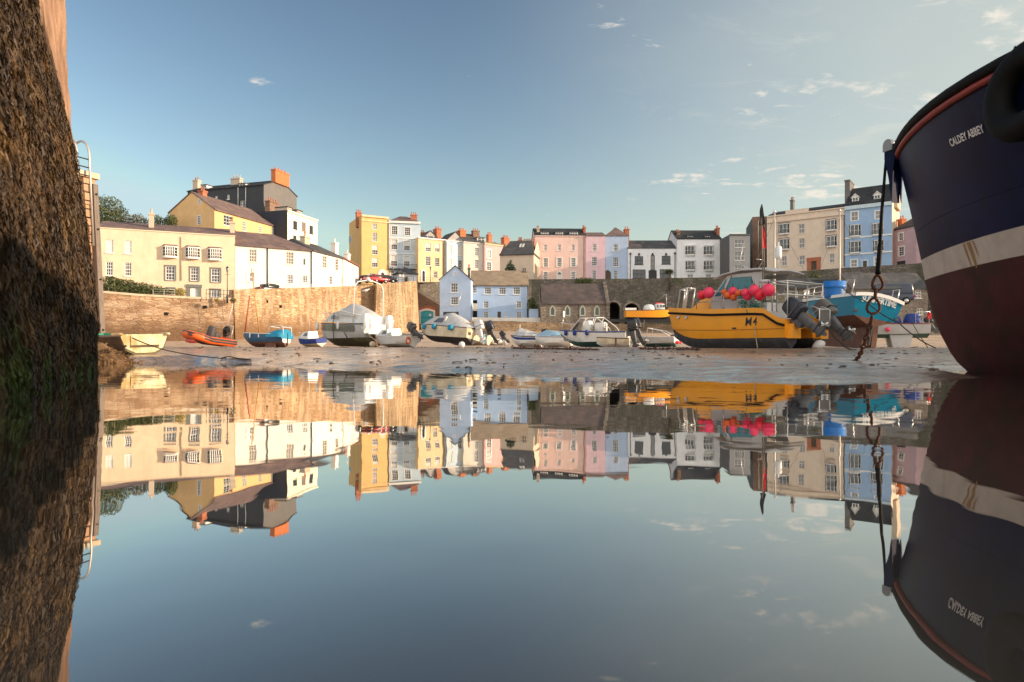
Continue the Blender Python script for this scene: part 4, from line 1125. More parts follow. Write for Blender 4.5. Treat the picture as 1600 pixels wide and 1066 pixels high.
# chapel
f = Facade(845, 948, 474.4, 474.4, 105.5)
h = House('stone_chapel', 'small stone chapel with four pointed windows and a plain dark slate roof', 'chapel', None, f, M['chapel_stone'], 7.5, 1.0, 507)
h.walls(gable_z=f.ze + 3.3); h.roof_ridge(f.ze + 3.3, M['chapel_roof'], .2, ov_end=-.1)
for x in (468, 598, 731, 857):
    a, b, c, d = h.rect((x - 15, 838, x + 15, 910), c4); cu = (a + b) / 2; w = (b - a) / 2
    def lancet(w, c, d, g=0):
        pts = [(cu - w, c), (cu + w, c), (cu + w, d - w * 1.6)]
        for k in range(1, 6): t = k / 5; pts.append((cu + w * (1 - t ** 1.5), d - w * 1.6 * (1 - t)))
        for k in range(4, 0, -1): t = k / 5; pts.append((cu - w * (1 - t ** 1.5), d - w * 1.6 * (1 - t)))
        pts.append((cu - w, d - w * 1.6)); return pts
    o_, i_ = lancet(w + .2, c - .2, d + .3), lancet(w, c, d)
    mb = MB(); n = len(o_)
    v = [f.p(*q, .07) for q in o_] + [f.p(*q, .07) for q in i_] + [f.p(*q, .0) for q in o_] + [f.p(*q, .0) for q in i_]
    fs = []
    for k in range(n):
        j = (k + 1) % n; fs += [(k, j, n + j, n + k), (2 * n + k, 2 * n + j, j, k), (n + k, n + j, 3 * n + j, 3 * n + k)]
    mb.add(v, fs)
    wn = h.build(mb, 'window', M['chapel_trim'])
    pm = MB(); pm.prism([f.p(*q, .008) for q in i_], f.n * .012); h.build(pm, 'pane', M['glass_dark'], wn)
mb = MB(); mb.prism([f.p(f.len - .1, h.zb, .25), f.p(f.len - .1, f.ze + .1, .25), f.p(f.len - .1, f.ze + 3.8, -3.75), f.p(f.len - .1, f.ze + .1, -7.8), f.p(f.len - .1, h.zb, -7.8)], f.u * .55)
h.build(mb, 'gable_wall', M['dark_stone'])
h.pipe(697, 815, 985, c4, M['trim_dark'])
# boathouse with teal doors
f = Facade(650.5, 688.5, 478, 478, 113)
ft = thing('boathouse', 'rubble boathouse with arched teal double doors under a sloping top', 'boathouse', f.p(f.len / 2, 4, 0))
off = ft.location.copy()
zl, zr_ = f.uz(651, 455)[1], f.uz(688, 478)[1]
a, b = f.uz(654.5, 490)[0], f.uz(680, 490)[0]; c, d = f.uz(668, 507)[1], f.uz(668, 485.5)[1]
mb = MB()
for (u0, u1, z0, z1, z2) in ((0, a, 3, zl, zl + (zr_ - zl) * a / f.len), (b, f.len, 3, zl + (zr_ - zl) * b / f.len, zr_)):
    mb.quad(f.p(u0, z0), f.p(u1, z0), f.p(u1, z2), f.p(u0, z1))
n = 10; arc = [(a + (b - a) * k / n, d + .35 * sin(pi * k / n)) for k in range(n + 1)]
top = [(u, zl + (zr_ - zl) * u / f.len) for u, _ in arc]
for k in range(n): mb.quad(f.p(*arc[k]), f.p(*arc[k + 1]), f.p(*top[k + 1]), f.p(*top[k]))
mb.quad(f.p(0, zl), f.p(f.len, zr_), f.p(f.len, zr_, -6), f.p(0, zl, -6)); mb.quad(f.p(f.len, 3), f.p(f.len, zr_), f.p(f.len, zr_, -6), f.p(f.len, 3, -6))
mb.build('masonry', M['brown_brick'], ft, off)
mb = MB()
for k in range(n):
    mb.prism([f.p(*arc[k], .0), f.p(*arc[k + 1], .0), f.p(arc[k + 1][0], arc[k + 1][1] + .45, .0), f.p(arc[k][0], arc[k][1] + .45, .0)], f.n * .06)
mb.build('brick_arch', M['terracotta'], ft, off)
mb = MB(); fr_w = .30
fbox(mb, f, a, a + fr_w, c, d, -.12, .03); fbox(mb, f, b - fr_w, b, c, d, -.12, .03)
for k in range(n): mb.prism([f.p(arc[k][0], arc[k][1] - .34, -.12), f.p(arc[k + 1][0], arc[k + 1][1] - .34, -.12), f.p(*arc[k + 1], -.12), f.p(*arc[k], -.12)], f.n * .20)
mb.build('door_frame', M['trim_white'], ft, off)
zmid = (c + d) / 2
dm = MB(); nn = 9
for k in range(nn):
    u0, u1 = a + fr_w + (b - a - 2 * fr_w) * k / nn, a + fr_w + (b - a - 2 * fr_w) * (k + 1) / nn
    fbox(dm, f, u0 + .01, u1 - .01, c + .05, d + .3 * sin(pi * (k + .5) / nn) - .2, -.11, -.08)
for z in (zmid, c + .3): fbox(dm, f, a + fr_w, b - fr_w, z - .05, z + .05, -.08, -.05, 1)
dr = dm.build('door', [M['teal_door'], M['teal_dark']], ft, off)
lm = MB(); fbox(lm, f, a + (b - a) * .62, a + (b - a) * .75, zmid + .25, zmid + .6, -.079, -.07); lm.build('notice', M['trim_white'], dr, off)
mb = MB(); mb.prism([f.p(0, zl, .1), f.p(f.len + .2, zr_ - .1, .1), f.p(f.len + .2, zr_ + .12, .1), f.p(0, zl + .25, .1)], -f.n * .7); mb.build('coping', M['coping'], ft, off)

# ------------------------------------------------------------------ harbour walls
wall_thing('harbour_wall', 'sunlit harbour wall with pale coping below the hedge and cream house', [(100, 448, 76), (160, 458, 77), (220, 463, 78.5), (300, 467, 81), (364.8, 469, 83)], 7.2, 1.2, M['orange_stone'], M['coping'], .5)
wall_thing('harbour_wall', 'tall sunlit stone quay wall below the white cottages', [(365.2, 452.5, 83), (430, 451, 88), (500, 448.5, 94.5), (586, 445.5, 104)], 11, 1.0, M['quay_stone'], None, .6)
for px_, py_, d_ in ((321, 480, 81.2), (260.5, 490.5, 79.3), (417, 471.5, 86.6), (438, 479, 88.2)):
    o_ = [q for q in bpy.data.objects if q.name.startswith('harbour_wall')][0 if px_ < 365 else 1]
    mb = MB(); mb.box(P(px_, py_, d_ + .42), (.36, .5, .32)); mb.build('drain_hole', M['shade_black'], o_, o_.location.copy())  # black boxes, the shade inside the holes put into their colour
wall_thing('harbour_wall', 'projecting pale streaked stone bastion of the quay wall', [(583, 445, 107), (589, 444.5, 101), (620, 441.5, 102.5), (648.5, 439.5, 104.5), (654, 440.5, 118)], 12, .8, M['bastion_stone'], None, .7)
# dark retaining wall with two arches
WD = [(648, 441, 121), (690, 440.5, 126), (760, 438, 129), (830, 436.5, 130), (1000, 435.5, 128), (1130, 433, 124), (1200, 428, 119), (1320, 418.5, 111), (1430, 412, 105.5), (1560, 400, 98), (1750, 380, 90)]
W = [P(*p) for p in WD]
root = thing('retaining_wall', 'high dark stone retaining wall with two arched vaults below the pastel terrace', 'wall', (W[4].x, W[4].y, 4))
off = root.location.copy()
mb = MB(); av = MB(); rm = MB()
arches = [(959, 472, 488, 9.4), (987, 474, 492, 11)]
for i in range(len(W) - 1):
    a_, b_ = W[i], W[i + 1]
    fw = Facade.__new__(Facade); fw.A = Vector((a_.x, a_.y, 0)); fw.B = Vector((b_.x, b_.y, 0)); fw.u = (fw.B - fw.A); fw.len = fw.u.length; fw.u.normalize(); fw.n = Vector((fw.u.y, -fw.u.x, 0))
    hs = []
    zt = min(a_.z, b_.z)
    if WD[i][0] <= 959 <= WD[i + 1][0]:
        for ax, ay0, ay1, aw in arches:
            ua, ub = fw.uz(ax - aw, ay0)[0], fw.uz(ax + aw, ay0)[0]; z1 = fw.uz(ax, ay0)[1]; r_ = (ub - ua) / 2
            z0 = 3.0
            hs.append((ua, ub, z0 + .01, z1)); n = 12; cu = (ua + ub) / 2; zs = z1 - r_
            for k in range(n):
                t0, t1 = pi * k / n, pi * (k + 1) / n
                p0, p1 = (cu - r_ * cos(t0), zs + r_ * sin(t0)), (cu - r_ * cos(t1), zs + r_ * sin(t1))
                mb.quad(fw.p(*p0), fw.p(*p1), fw.p(p1[0], z1), fw.p(p0[0], z1))
                mb.quad(fw.p(*p0), fw.p(*p1), fw.p(*p1, -4), fw.p(*p0, -4))
                q0, q1 = (cu - (r_ + .4) * cos(t0), zs + (r_ + .4) * sin(t0)), (cu - (r_ + .4) * cos(t1), zs + (r_ + .4) * sin(t1))
                rm.prism([fw.p(*p0, .0), fw.p(*p1, .0), fw.p(*q1, .0), fw.p(*q0, .0)], fw.n * .07)
            for u in (ua, ub): mb.quad(fw.p(u, z0), fw.p(u, zs), fw.p(u, zs, -4), fw.p(u, z0, -4))
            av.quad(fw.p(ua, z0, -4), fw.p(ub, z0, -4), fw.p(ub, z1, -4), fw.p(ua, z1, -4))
    holed_wall(mb, fw, 0, fw.len, 3.0, zt, hs, reveal=0.01)
    mb.add([fw.p(0, zt), fw.p(fw.len, zt), fw.p(0, a_.z), fw.p(fw.len, b_.z)], [(0, 1, 2)] if a_.z > b_.z else [(0, 1, 3)])
    for k in (0,):
        mb.quad(a_, b_, b_ - fw.n * .8, a_ - fw.n * .8)
        bb, aa = b_ - fw.n * .8, a_ - fw.n * .8
        if not (WD[i][0] <= 959 <= WD[i + 1][0]): mb.quad(aa, bb, Vector((bb.x, bb.y, 3)), Vector((aa.x, aa.y, 3)))
mb.build('masonry', M['dark_stone'], root, off)
rm.build('arch_ring', M['chapel_stone'], root, off); av.build('vault_back', M['shade_black'], root, off)  # vault backs painted black as if in deep shade

# street level behind the walls
def make_street():
    line = [(60, 449, 77.5), (160, 459, 78), (300, 468, 82), (364, 469.5, 84), (366, 453.5, 84), (500, 449.5, 95.5), (586, 446.5, 105), (590, 445.5, 102), (648, 440.5, 105.5), (655, 441.5, 119.5)] + [(x, y + 1.0, d + .9) for x, y, d in WD[1:]]
    rows = []
    for x, y, d in line:
        p = P(x, y, d)
        row = [p]
        for k in (4, 9, 40, 200, 900):
            q = p + Vector((p.x / d * k * .6, k, 0)); q.z = p.z + (0.0 if k < 10 else k * .02)
            row.append(q)
        rows.append(row)
    mb = MB(); mb.grid(rows)
    o = mb.build('street', mat('street_asphalt', (0.07, 0.065, 0.06), .9, var=.3, vscale=.6, bump=.3), fix=True)
    struct(o, 'asphalt street and town ground behind the harbour walls', 'street')
make_street()
# ------------------------------------------------------------------ pier wall close at the left
cam_d.dof.use_dof = True
cam_d.dof.focus_distance = 40
cam_d.dof.aperture_fstop = 2.4

def weed_wall_mat():
    m = bpy.data.materials.new('weed_covered_stone'); m.use_nodes = True
    nt = m.node_tree; L = nt.links.new; b = nt.nodes['Principled BSDF']
    b.inputs['Roughness'].default_value = 0.8; b.inputs['Specular IOR Level'].default_value = 0.3
    geo = node(nt, 'ShaderNodeNewGeometry'); sp = node(nt, 'ShaderNodeSeparateXYZ'); L(geo.outputs['Position'], sp.inputs[0])
    mp = node(nt, 'ShaderNodeMapping'); mp.inputs['Scale'].default_value = (1, 1, .45); L(geo.outputs['Position'], mp.inputs[0])
    n1 = node(nt, 'ShaderNodeTexNoise'); n1.inputs['Scale'].default_value = 3.5; n1.inputs['Detail'].default_value = 9; n1.inputs['Roughness'].default_value = .7; L(mp.outputs[0], n1.inputs['Vector'])
    cr = node(nt, 'ShaderNodeValToRGB'); L(n1.outputs['Fac'], cr.inputs[0])
    e = cr.color_ramp.elements
    e[0].position = .3; e[0].color = (.012, .008, .004, 1); e[1].position = .72; e[1].color = (.24, .14, .055, 1)
    k = e.new(.47); k.color = (.06, .035, .014, 1); k = e.new(.6); k.color = (.11, .058, .022, 1)
    # bare masonry above the weed
    br = node(nt, 'ShaderNodeTexNoise'); br.inputs['Scale'].default_value = 2.0; br.inputs['Detail'].default_value = 8; L(geo.outputs['Position'], br.inputs['Vector'])
    c2 = node(nt, 'ShaderNodeValToRGB'); L(br.outputs['Fac'], c2.inputs[0])
    e = c2.color_ramp.elements; e[0].position = .3; e[0].color = (.22, .12, .07, 1); e[1].position = .7; e[1].color = (.46, .28, .17, 1)
    n3 = node(nt, 'ShaderNodeTexNoise'); n3.inputs['Scale'].default_value = 1.6; n3.inputs['Detail'].default_value = 8; L(geo.outputs['Position'], n3.inputs['Vector'])
    a = node(nt, 'ShaderNodeMath', operation='MULTIPLY_ADD'); L(n3.outputs['Fac'], a.inputs[0]); a.inputs[1].default_value = 1.1; L(sp.outputs['Z'], a.inputs[2])
    a2 = node(nt, 'ShaderNodeMath', operation='MULTIPLY_ADD'); L(sp.outputs['Y'], a2.inputs[0]); a2.inputs[1].default_value = .31
    a3 = node(nt, 'ShaderNodeMath', operation='ADD'); L(a.outputs[0], a3.inputs[0]); a3.inputs[1].default_value = -.31 * 7.5; L(a3.outputs[0], a2.inputs[2])
    r = node(nt, 'ShaderNodeMapRange'); L(a2.outputs[0], r.inputs['Value']); r.inputs['From Min'].default_value = 5.0; r.inputs['From Max'].default_value = 5.2
    mx = node(nt, 'ShaderNodeMix', data_type='RGBA'); L(r.outputs[0], mx.inputs['Factor']); L(cr.outputs[0], mx.inputs['A']); L(c2.outputs[0], mx.inputs['B'])
    # green algae close to the water
    ga = node(nt, 'ShaderNodeMapRange'); L(a.outputs[0], ga.inputs['Value']); ga.inputs['From Min'].default_value = .55; ga.inputs['From Max'].default_value = 1.0; ga.inputs['To Min'].default_value = .5; ga.inputs['To Max'].default_value = 0
    mg = node(nt, 'ShaderNodeMix', data_type='RGBA'); L(ga.outputs[0], mg.inputs['Factor']); L(mx.outputs['Result'], mg.inputs['A']); mg.inputs['B'].default_value = (.035, .045, .006, 1)
    L(mg.outputs['Result'], b.inputs['Base Color'])
    nb = node(nt, 'ShaderNodeTexNoise'); nb.inputs['Scale'].default_value = 22; nb.inputs['Detail'].default_value = 7; L(mp.outputs[0], nb.inputs['Vector'])
    bp = node(nt, 'ShaderNodeBump'); bp.inputs['Strength'].default_value = .7; bp.inputs['Distance'].default_value = .06; L(nb.outputs['Fac'], bp.inputs['Height']); L(bp.outputs[0], b.inputs['Normal'])
    return m
M['weed_stone'] = weed_wall_mat()
M['pier_stone'] = mat('orange_pier_blocks', (0.50, 0.29, 0.17), .9, var=.35, vscale=1.6, bump=.4, bscale=8, col2=(.30, .16, .08), c2at=(.5, .75), c2scale=.8)  # orange blocks with darker brown patches

PA = Vector((-2.9, 3.75, 0)); PB = Vector((-6.62, 10.9, 0))
PU = (PB - PA).normalized(); PN = Vector((PU.y, -PU.x, 0))
def pier_pt(t, z):
    """surface point at t metres from PA along the wall"""
    zz = max(z, -1)
    weed = min(1, max(0, (4.75 - .27 * (t - 4.2) - zz) / .8)) 
    q = Vector((t * 1.1, zz * .7, 9.1))
    bulge = noise.noise(q) * .10 + noise.noise(q * 2.7) * .06 + (noise.noise(Vector((t * 6, zz * 3.2, 2))) * .035 + noise.noise(Vector((t * 14, zz * 7, 4))) * .02)
    pr = lerp_tab(zz, [(-1, .05), (0, 0), (1.45, -.08), (2.6, -.20), (3.1, -.27), (3.9, -.35), (4.9, -.41), (7.7, -.46)])
    o = .0 + bulge * weed * .75 + pr + (noise.noise(Vector((t * 3, zz * 3, 7))) * .012 if weed < 1 else 0)
    p = PA + PU * t + PN * o
    return Vector((p.x, p.y, z))
def make_pier():
    root = thing('pier_wall', 'massive pier wall thick with brown seaweed, bare sunlit stone at its top', 'wall', (-6, 6, 0))
    off = root.location.copy()
    Lw = (PB - PA).length
    mb = MB(); rows = []
    zs = [-.6 + 8.2 * k / 150 for k in range(151)]
    ts = [-4.6 + (Lw + 4.6) * k / 200 for k in range(201)]
    for z in zs: rows.append([pier_pt(t, z) for t in ts])
    mb.grid(rows)
    # end face and the parapet top
    end = []
    for z in zs:
        c = pier_pt(Lw, z); r = [c]
        for k in range(1, 13):
            p = c + Vector((-.985, .17, 0)) * (k * .35) + Vector((0, 1, 0)) * (noise.noise(Vector((k * .6, z * 1.5, 3))) * .07)
            p.z = z; r.append(p)
        end.append(r)
    mb.grid(end)
    top = [rows[-1], [p - PN * 4 for p in rows[-1]]]
    mb.grid(top)
    mb.build('masonry', M['weed_stone'], root, off)
    # hanging weed: ribbons rooted in the stone
    wm = mat('seaweed', (.044, .025, .011), .55, var=.8, vscale=2.6, col2=(.19, .108, .036), c2at=(.50, .72), c2scale=1.6, spec=.3)
    wg = mat('green_weed', (.035, .055, .008), .6, var=.6, vscale=3, col2=(.11, .13, .02), c2at=(.5, .7), c2scale=2, spec=.3)
    wb = MB(); rnd = random.Random(3)
    n = 0
    while n < 38000:
        t = rnd.uniform(-2.0, Lw + .05); z = rnd.uniform(-.02, 4.5)
        if z > 4.4 - .27 * (t - 4.2) + noise.noise(Vector((t * .8, z, 1))) * .5 - rnd.random() * .4: continue
        if noise.noise(Vector((t * 1.6, z * .8, 40))) + .35 * noise.noise(Vector((t * 5, z * 3, 4))) < -.7 + rnd.random() * .15: continue
        n += 1
        p = pier_pt(t, z)
        ln = rnd.uniform(.05, .20); w = rnd.uniform(.0025, .007)
        yaw = rnd.uniform(-1.3, 1.3); out = rnd.uniform(.01, .05); sw = rnd.uniform(-.35, .35)
        wd = (PU * cos(yaw) + PN * sin(yaw)) * w
        q = p - PN * .004; pts = [q - wd * .6, q + wd * .6]
        for k in (1, 2, 3):
            f_ = k / 3
            c = p + PN * (out * sin(f_ * 2.4)) + Vector((0, 0, -ln * f_)) + PU * (sw * ln * f_ * f_ + .012 * sin(n + k * 2.1))
            ww = wd * (1.15 if k < 3 else .5); pts += [c - ww, c + ww]
        wb.add(pts, [(0, 1, 3, 2), (2, 3, 5, 4), (4, 5, 7, 6)], 1 if z + noise.noise(Vector((t * 1.5, z, 6))) * .7 + rnd.random() * .5 < .42 else 0)
    o = wb.build('seaweed', [wm, wg], fix=False)
    tag(o, 'brown and golden seaweed hanging from the pier stones', 'seaweed', None, 'stuff')
    # further pier with ladder
    A2, B2 = Vector((-19.2, 20.5, 0)), Vector((-16.22, 27.2, 0))
    u = (B2 - A2).normalized(); nn = Vector((u.y, -u.x, 0)); ln = (B2 - A2).length
    r2 = thing('pier_wall', 'sunlit orange stone pier end with a tall timber fender', 'wall', (-18, 24, 0)); off2 = r2.location.copy()
    mb = MB(); H = 7.25
    nb = 14
    for j in range(nb):
        z0, z1 = -.3 + (H + .3) * j / nb, -.3 + (H + .3) * (j + 1) / nb - .025
        bt0, bt1 = -.075 * z0, -.075 * z1
        o = (noise.noise(Vector((j * 2.2, 0, 0)))) * .03
        k = -2.0
        while k < ln:
            k2 = min(ln, k + random.uniform(.9, 1.7))
            oo = o + random.uniform(-.02, .02)
            mb.add([A2 + u * k + nn * (bt0 + oo) + Vector((0, 0, z0)), A2 + u * (k2 - .025) + nn * (bt0 + oo) + Vector((0, 0, z0)), A2 + u * (k2 - .025) + nn * (bt1 + oo) + Vector((0, 0, z1)), A2 + u * k + nn * (bt1 + oo) + Vector((0, 0, z1))], [(0, 1, 2, 3)])
            k = k2
    c = lambda a, z, o: A2 + u * a + nn * (o - .075 * z) + Vector((0, 0, z))
    mb.add([c(-2, -.3, -.07), c(ln, -.3, -.07), c(ln, H, -.07), c(-2, H, -.07), c(-2, -.3, -3), c(ln, -.3, -3), c(ln, H, -3), c(-2, H, -3)], [(0, 1, 2, 3), (1, 5, 6, 2), (5, 4, 7, 6), (4, 0, 3, 7), (3, 2, 6, 7)])
    mb.build('masonry', M['pier_stone'], r2, off2)
    mb = MB(); mb.prism([c(-2.05, H + .004, .1), c(ln + .1, H + .004, .1), c(ln + .1, H + .004, -1.2), c(-2.05, H + .004, -1.2)], (0, 0, .22)); mb.build('coping', M['coping'], r2, off2)
    mb = MB()
    pz = [0.1, 2, 4, 6, 7.15]
    mb.prism([c(ln - .26, .2, .03), c(ln - .06, .2, .03), c(ln - .06, .2, .20), c(ln - .26, .2, .20)], c(ln, 7.0, 0) - c(ln, .2, 0))
    mb.build('timber_fender', M['wood_grey'], r2, off2)
    for z in (1.2, 3.2, 5.2, 6.6):
        bm_ = MB(); bm_.tube([c(ln - .16, z, 0), c(ln - .16, z, .25)], .04, 6); bm_.build('bolt', M['black_iron'], r2, off2)
    # safety hoop of the ladder on the pier head
    lr = thing('ladder', 'galvanised ladder hoops curving over the sunlit pier end', 'ladder', c(ln - .7, H, 0)); lo = lr.location.copy()
    for k, da in enumerate((.95, .45)):
        mb = MB(); pts = []
        pts.append(c(ln - da, 4.5, .3)); pts.append(c(ln - da, H + .9, .32))
        for i in range(1, 9):
            t = pi * i / 8
            pts.append(c(ln - da, H + .9 + .55 * sin(t), .32 - .5 * (1 - cos(t))))
        pts.append(c(ln - da, H + .2, -.68))
        mb.tube(pts, .045, 8); mb.build('rail', mat('galvanised_steel', (.5, .46, .42), .45, metal=.6), lr, lo)
    for z in [4.6 + .33 * k for k in range(11)]:
        mb = MB(); mb.tube([c(ln - .95, z, .3), c(ln - .45, z, .3)], .025, 6); mb.build('rung', M['black_iron'], lr, lo)
    rp = MB(); pts = [c(ln - 1.0, H, .12)] + [c(ln - 1.0 + .18 * sin(k * .9), H - k * .42, .14) for k in range(1, 12)] + [c(ln - 1.5, 2.4, .16)]
    rp.tube(pts, .03, 6); o = rp.build('mooring_rope', mat('pale_rope', (.5, .38, .24), .9, var=.3, vscale=20), None)
    tag(o, 'pale mooring rope hanging down the sunlit pier end', 'rope')
make_pier()
# weed heap at the foot of the pier
def heap(name, c, r, h, m, label, cat, kind, n=900):
    mb = MB(); rnd = random.Random(int(c[0] * 10))
    rows = []
    for j in range(13):
        row = []
        for i in range(28):
            a = 2 * pi * i / 28; q = j / 12
            x, y = c[0] + cos(a) * r * q, c[1] + sin(a) * r * .8 * q
            z = sand_z(x, y) - .03 + h * (1 - q ** 1.6) * (1 + .5 * noise.noise(Vector((x * 2, y * 2, 5)))) + noise.noise(Vector((x * 7, y * 7, 2))) * .05
            row.append(Vector((x, y, z)))
        rows.append(row)
    mb.grid(rows, closed=True)
    for _ in range(n):
        a = rnd.uniform(0, 2 * pi); q = sqrt(rnd.random())
        x, y = c[0] + cos(a) * r * q, c[1] + sin(a) * r * .8 * q
        z = sand_z(x, y) + h * (1 - q ** 1.6)
        d = Vector((rnd.uniform(-1, 1), rnd.uniform(-1, 1), rnd.uniform(-.4, .7))).normalized() * rnd.uniform(.05, .2)
        w = d.orthogonal().normalized() * rnd.uniform(.01, .03)
        p = Vector((x, y, z))
        mb.add([p - w, p + w, p + d + w * .4, p + d - w * .4], [(0, 1, 2, 3)])
    o = mb.build(name, m, fix=False)
    tag(o, label, cat, None, kind)
M['weed_heap'] = mat('drying_weed', (.16, .09, .04), .85, var=.7, vscale=5, col2=(.30, .17, .07), c2scale=3)
heap('seaweed_mound', (-11.6, 19.3), 1.1, .62, M['weed_heap'], 'mound of brown seaweed covered rock at the foot of the pier', 'seaweed', 'stuff')

# ------------------------------------------------------------------ the big blue ship bow
M['navy_paint'] = mat('navy_hull_paint', (.006, .012, .055), .42, var=.5, vscale=1.3, col2=(.010, .013, .034), c2scale=2.2, c2stretch=(1, 1, .4), bump=.04, bscale=3, spec=.08)
M['white_band'] = mat('off_white_band_paint', (.62, .55, .47), .5, var=.2, vscale=2.2, col2=(.45, .36, .28), c2scale=2.0, c2at=(.55, .8), c2stretch=(1.5, 1.5, .3))
M['oxide'] = mat('red_oxide_antifouling', (.085, .021, .022), .6, var=.4, vscale=2, spec=.2, col2=(.030, .024, .012), c2scale=.7, c2at=(.48, .66), bump=.05)
M['red_strake'] = mat('red_rubbing_strake', (.33, .035, .02), .5, var=.3, vscale=4)
M['black_rubber'] = mat('black_rubber', (.006, .006, .006), .7, var=.3, spec=.2)
M['rust'] = mat('rusty_iron', (.10, .035, .018), .85, var=.5, vscale=20, bump=.4, bscale=40)
M['letter_white'] = mat('white_lettering', (.80, .78, .74), .5)
M['rust_stain'] = mat('rust_stain', (.42, .22, .07), .6, var=.4, vscale=4, stretch=(3, 3, .3))

def text_mesh(body, size, extr=0.0, font_bold=.0, spacing=1.0):
    cu = bpy.data.curves.new('lettering', 'FONT'); cu.body = body; cu.size = size; cu.space_character = spacing
    cu.offset = font_bold; cu.resolution_u = 3
    o = bpy.data.objects.new('lettering', cu); COL.objects.link(o)
    dg = bpy.context.evaluated_depsgraph_get()
    me = bpy.data.meshes.new_from_object(o.evaluated_get(dg))
    vs = [v.co.copy() for v in me.vertices]; fs = [tuple(p.vertices) for p in me.polygons]
    bpy.data.objects.remove(o); bpy.data.curves.remove(cu); bpy.data.meshes.remove(me)
    return vs, fs

CHEEK = mat('grey_cheek_plate', (.30, .31, .33), .5)
def make_ship():
    loc = Vector((6.80, 12.1, 0)); ang = radians(106.3)
    root = thing('passenger_boat', 'towering navy boat bow with white band and red-brown bottom at the water edge', 'boat', loc, (0, 0, ang))
    K = [(-.6, 2.9), (-.3, 2.0), (0, 1.38), (.15, 1.2), (.3, 1.08), (.6, .90), (.9, .77), (1.2, .68), (1.52, .60), (1.9, .52), (2.4, .40), (3.0, .24), (3.4, .13), (3.65, .06), (4.1, 0)]
    BZ = [(-.6, .7), (-.3, 1.05), (0, 1.35), (.6, 1.62), (1.2, 1.78), (1.9, 1.92), (3.0, 2.10), (4.1, 2.3)]
    LZ = [(-.6, 8), (0, 7), (.6, 6.6), (1.9, 5.8), (3.0, 5.6), (4.1, 5.7)]
    def pt(z, t, side=1, out=0.0):
        L = lerp_tab(z, LZ); q = min(1, t / L)
        b = lerp_tab(z, BZ) * (1 - (1 - q) ** 2.3)
        return Vector((-(lerp_tab(z, K) + t), side * (b + out), z))
    ts = [0, .03, .08, .16, .28, .42, .6, .8, 1.05, 1.35, 1.7, 2.1, 2.5, 3, 3.5, 4, 4.6, 5.3, 6, 7, 8.5, 10, 12, 13.5]
    zs = [-.6, -.45, -.3, -.15, 0, .15, .3, .45, .6, .75, .9, 1.05, 1.2, 1.36, 1.52, 1.53, 1.70, 1.855, 1.865, 2.15, 2.4, 2.7, 3.0, 3.2, 3.4, 3.6, 3.75, 3.9]
    def sheer(z, t):  # the rail drops a little towards the stern
        return z - (max(0, z - 2) / 2) * .035 * t
    mb = MB()
    for side in (1, -1):
        rows = []
        for z in zs:
            r = []
            for t in ts:
                p = pt(z, t, side); p.z = sheer(z, t); r.append(p)
            rows.append(r)
        nc = len(ts); o = len(mb.v)
        for j in range(len(zs) - 1):
            zc = (zs[j] + zs[j + 1]) / 2
            mi = 2 if zc < 1.525 else (1 if zc < 1.86 else 0)
            mb.grid([rows[j], rows[j + 1]], mi)
    mb.quad(*[pt(z, 13.5, s) for z, s in ((-.6, 1), (-.6, -1), (3.9, -1), (3.9, 1))])
    h = mb.build('hull', [M['navy_paint'], M['white_band'], M['oxide']], root)
    dk = MB(); dk.grid([[pt(3.3, t, s) for t in ts] for s in (1, -1)]); dk.build('deck', M['trim_dark'], root)
    for nm, z0, rad, m, out in (('red_strake', 3.76, .048, M['red_strake'], .02), ('rail_cap', 3.88, .075, M['black_rubber'], .01)):
        tb = MB(); path = []
        for s, tl in ((1, ts[::-1]), (-1, ts[1:])):
            for t in tl:
                p = pt(z0, t, s, out if t > .1 else 0); p.z = sheer(z0, t); path.append(p)
        tb.tube(path, rad, 8); tb.build(nm, m, root)
    # anchor roller on the stem
    mb = MB()
    for y in (-.09, .09):
        mb.prism([(-.02, y, 2.95), (.05, y, 3.4), (.14, y, 3.75), (.14, y, 3.98), (-.12, y, 3.98), (-.05, y, 3.5)], (0, .02 if y > 0 else -.02, 0))
    mb.prism([(.0, -.085, 2.95), (.06, -.085, 3.4), (.15, -.085, 3.75), (.10, -.085, 3.75), (.0, -.085, 3.3)], (0, .17, 0))
    br = mb.build('stem_bracket', M['navy_paint'], root)
    mb = MB(); R = Matrix.Rotation(pi / 2, 3, 'X')
    mb.lathe((.06, 0, 4.0), [(.085, -.08), (.085, -.05), (.055, -.02), (.055, .02), (.085, .05), (.085, .08)], 16, 0, R); mb.build('roller', mat('worn_steel', (.35, .36, .38), .4, metal=.7), root)
    for y in (-.11, .115):
        mb = MB(); mb.prism([(-.04, y, 3.88)] + [(.06 + .10 * cos(a), y, 3.99 + .10 * sin(a)) for a in [pi - k * pi / 8 for k in range(9)]] + [(.16, y, 3.88)], (0, .012, 0))
        mb.build('roller_cheek', CHEEK, root)
    # name on the bow
    vs, fs = text_mesh('CALDEY ABBEY', .155, font_bold=.004, spacing=1.02)
    w = max(v.x for v in vs)
    t0, z0, ln = 2.16, 3.19, .72
    pts = []
    for v in vs:
        t = t0 + v.x / w * ln; z = z0 + v.y - .03 * (v.x / w)
        p = pt(z, t, 1, .012); p.z = sheer(z, t); pts.append(p)
    mb = MB(); mb.add(pts, fs); mb.build('name_lettering', M['letter_white'], root, fix=False)
    # rust run on the white band
    mb = MB()
    for t_, w_, l_ in ((1.62, .05, .34), (1.72, .09, .36), (1.86, .03, .22)):
        mb.grid([[pt(1.85, t_ + w_ * k / 3, 1, .004) for k in range(4)], [pt(1.85 - l_ * .5, t_ + .01 + w_ * k / 3 * .8, 1, .004) for k in range(4)], [pt(1.85 - l_, t_ + .02 + w_ * k / 3 * .4, 1, .004) for k in range(4)]])
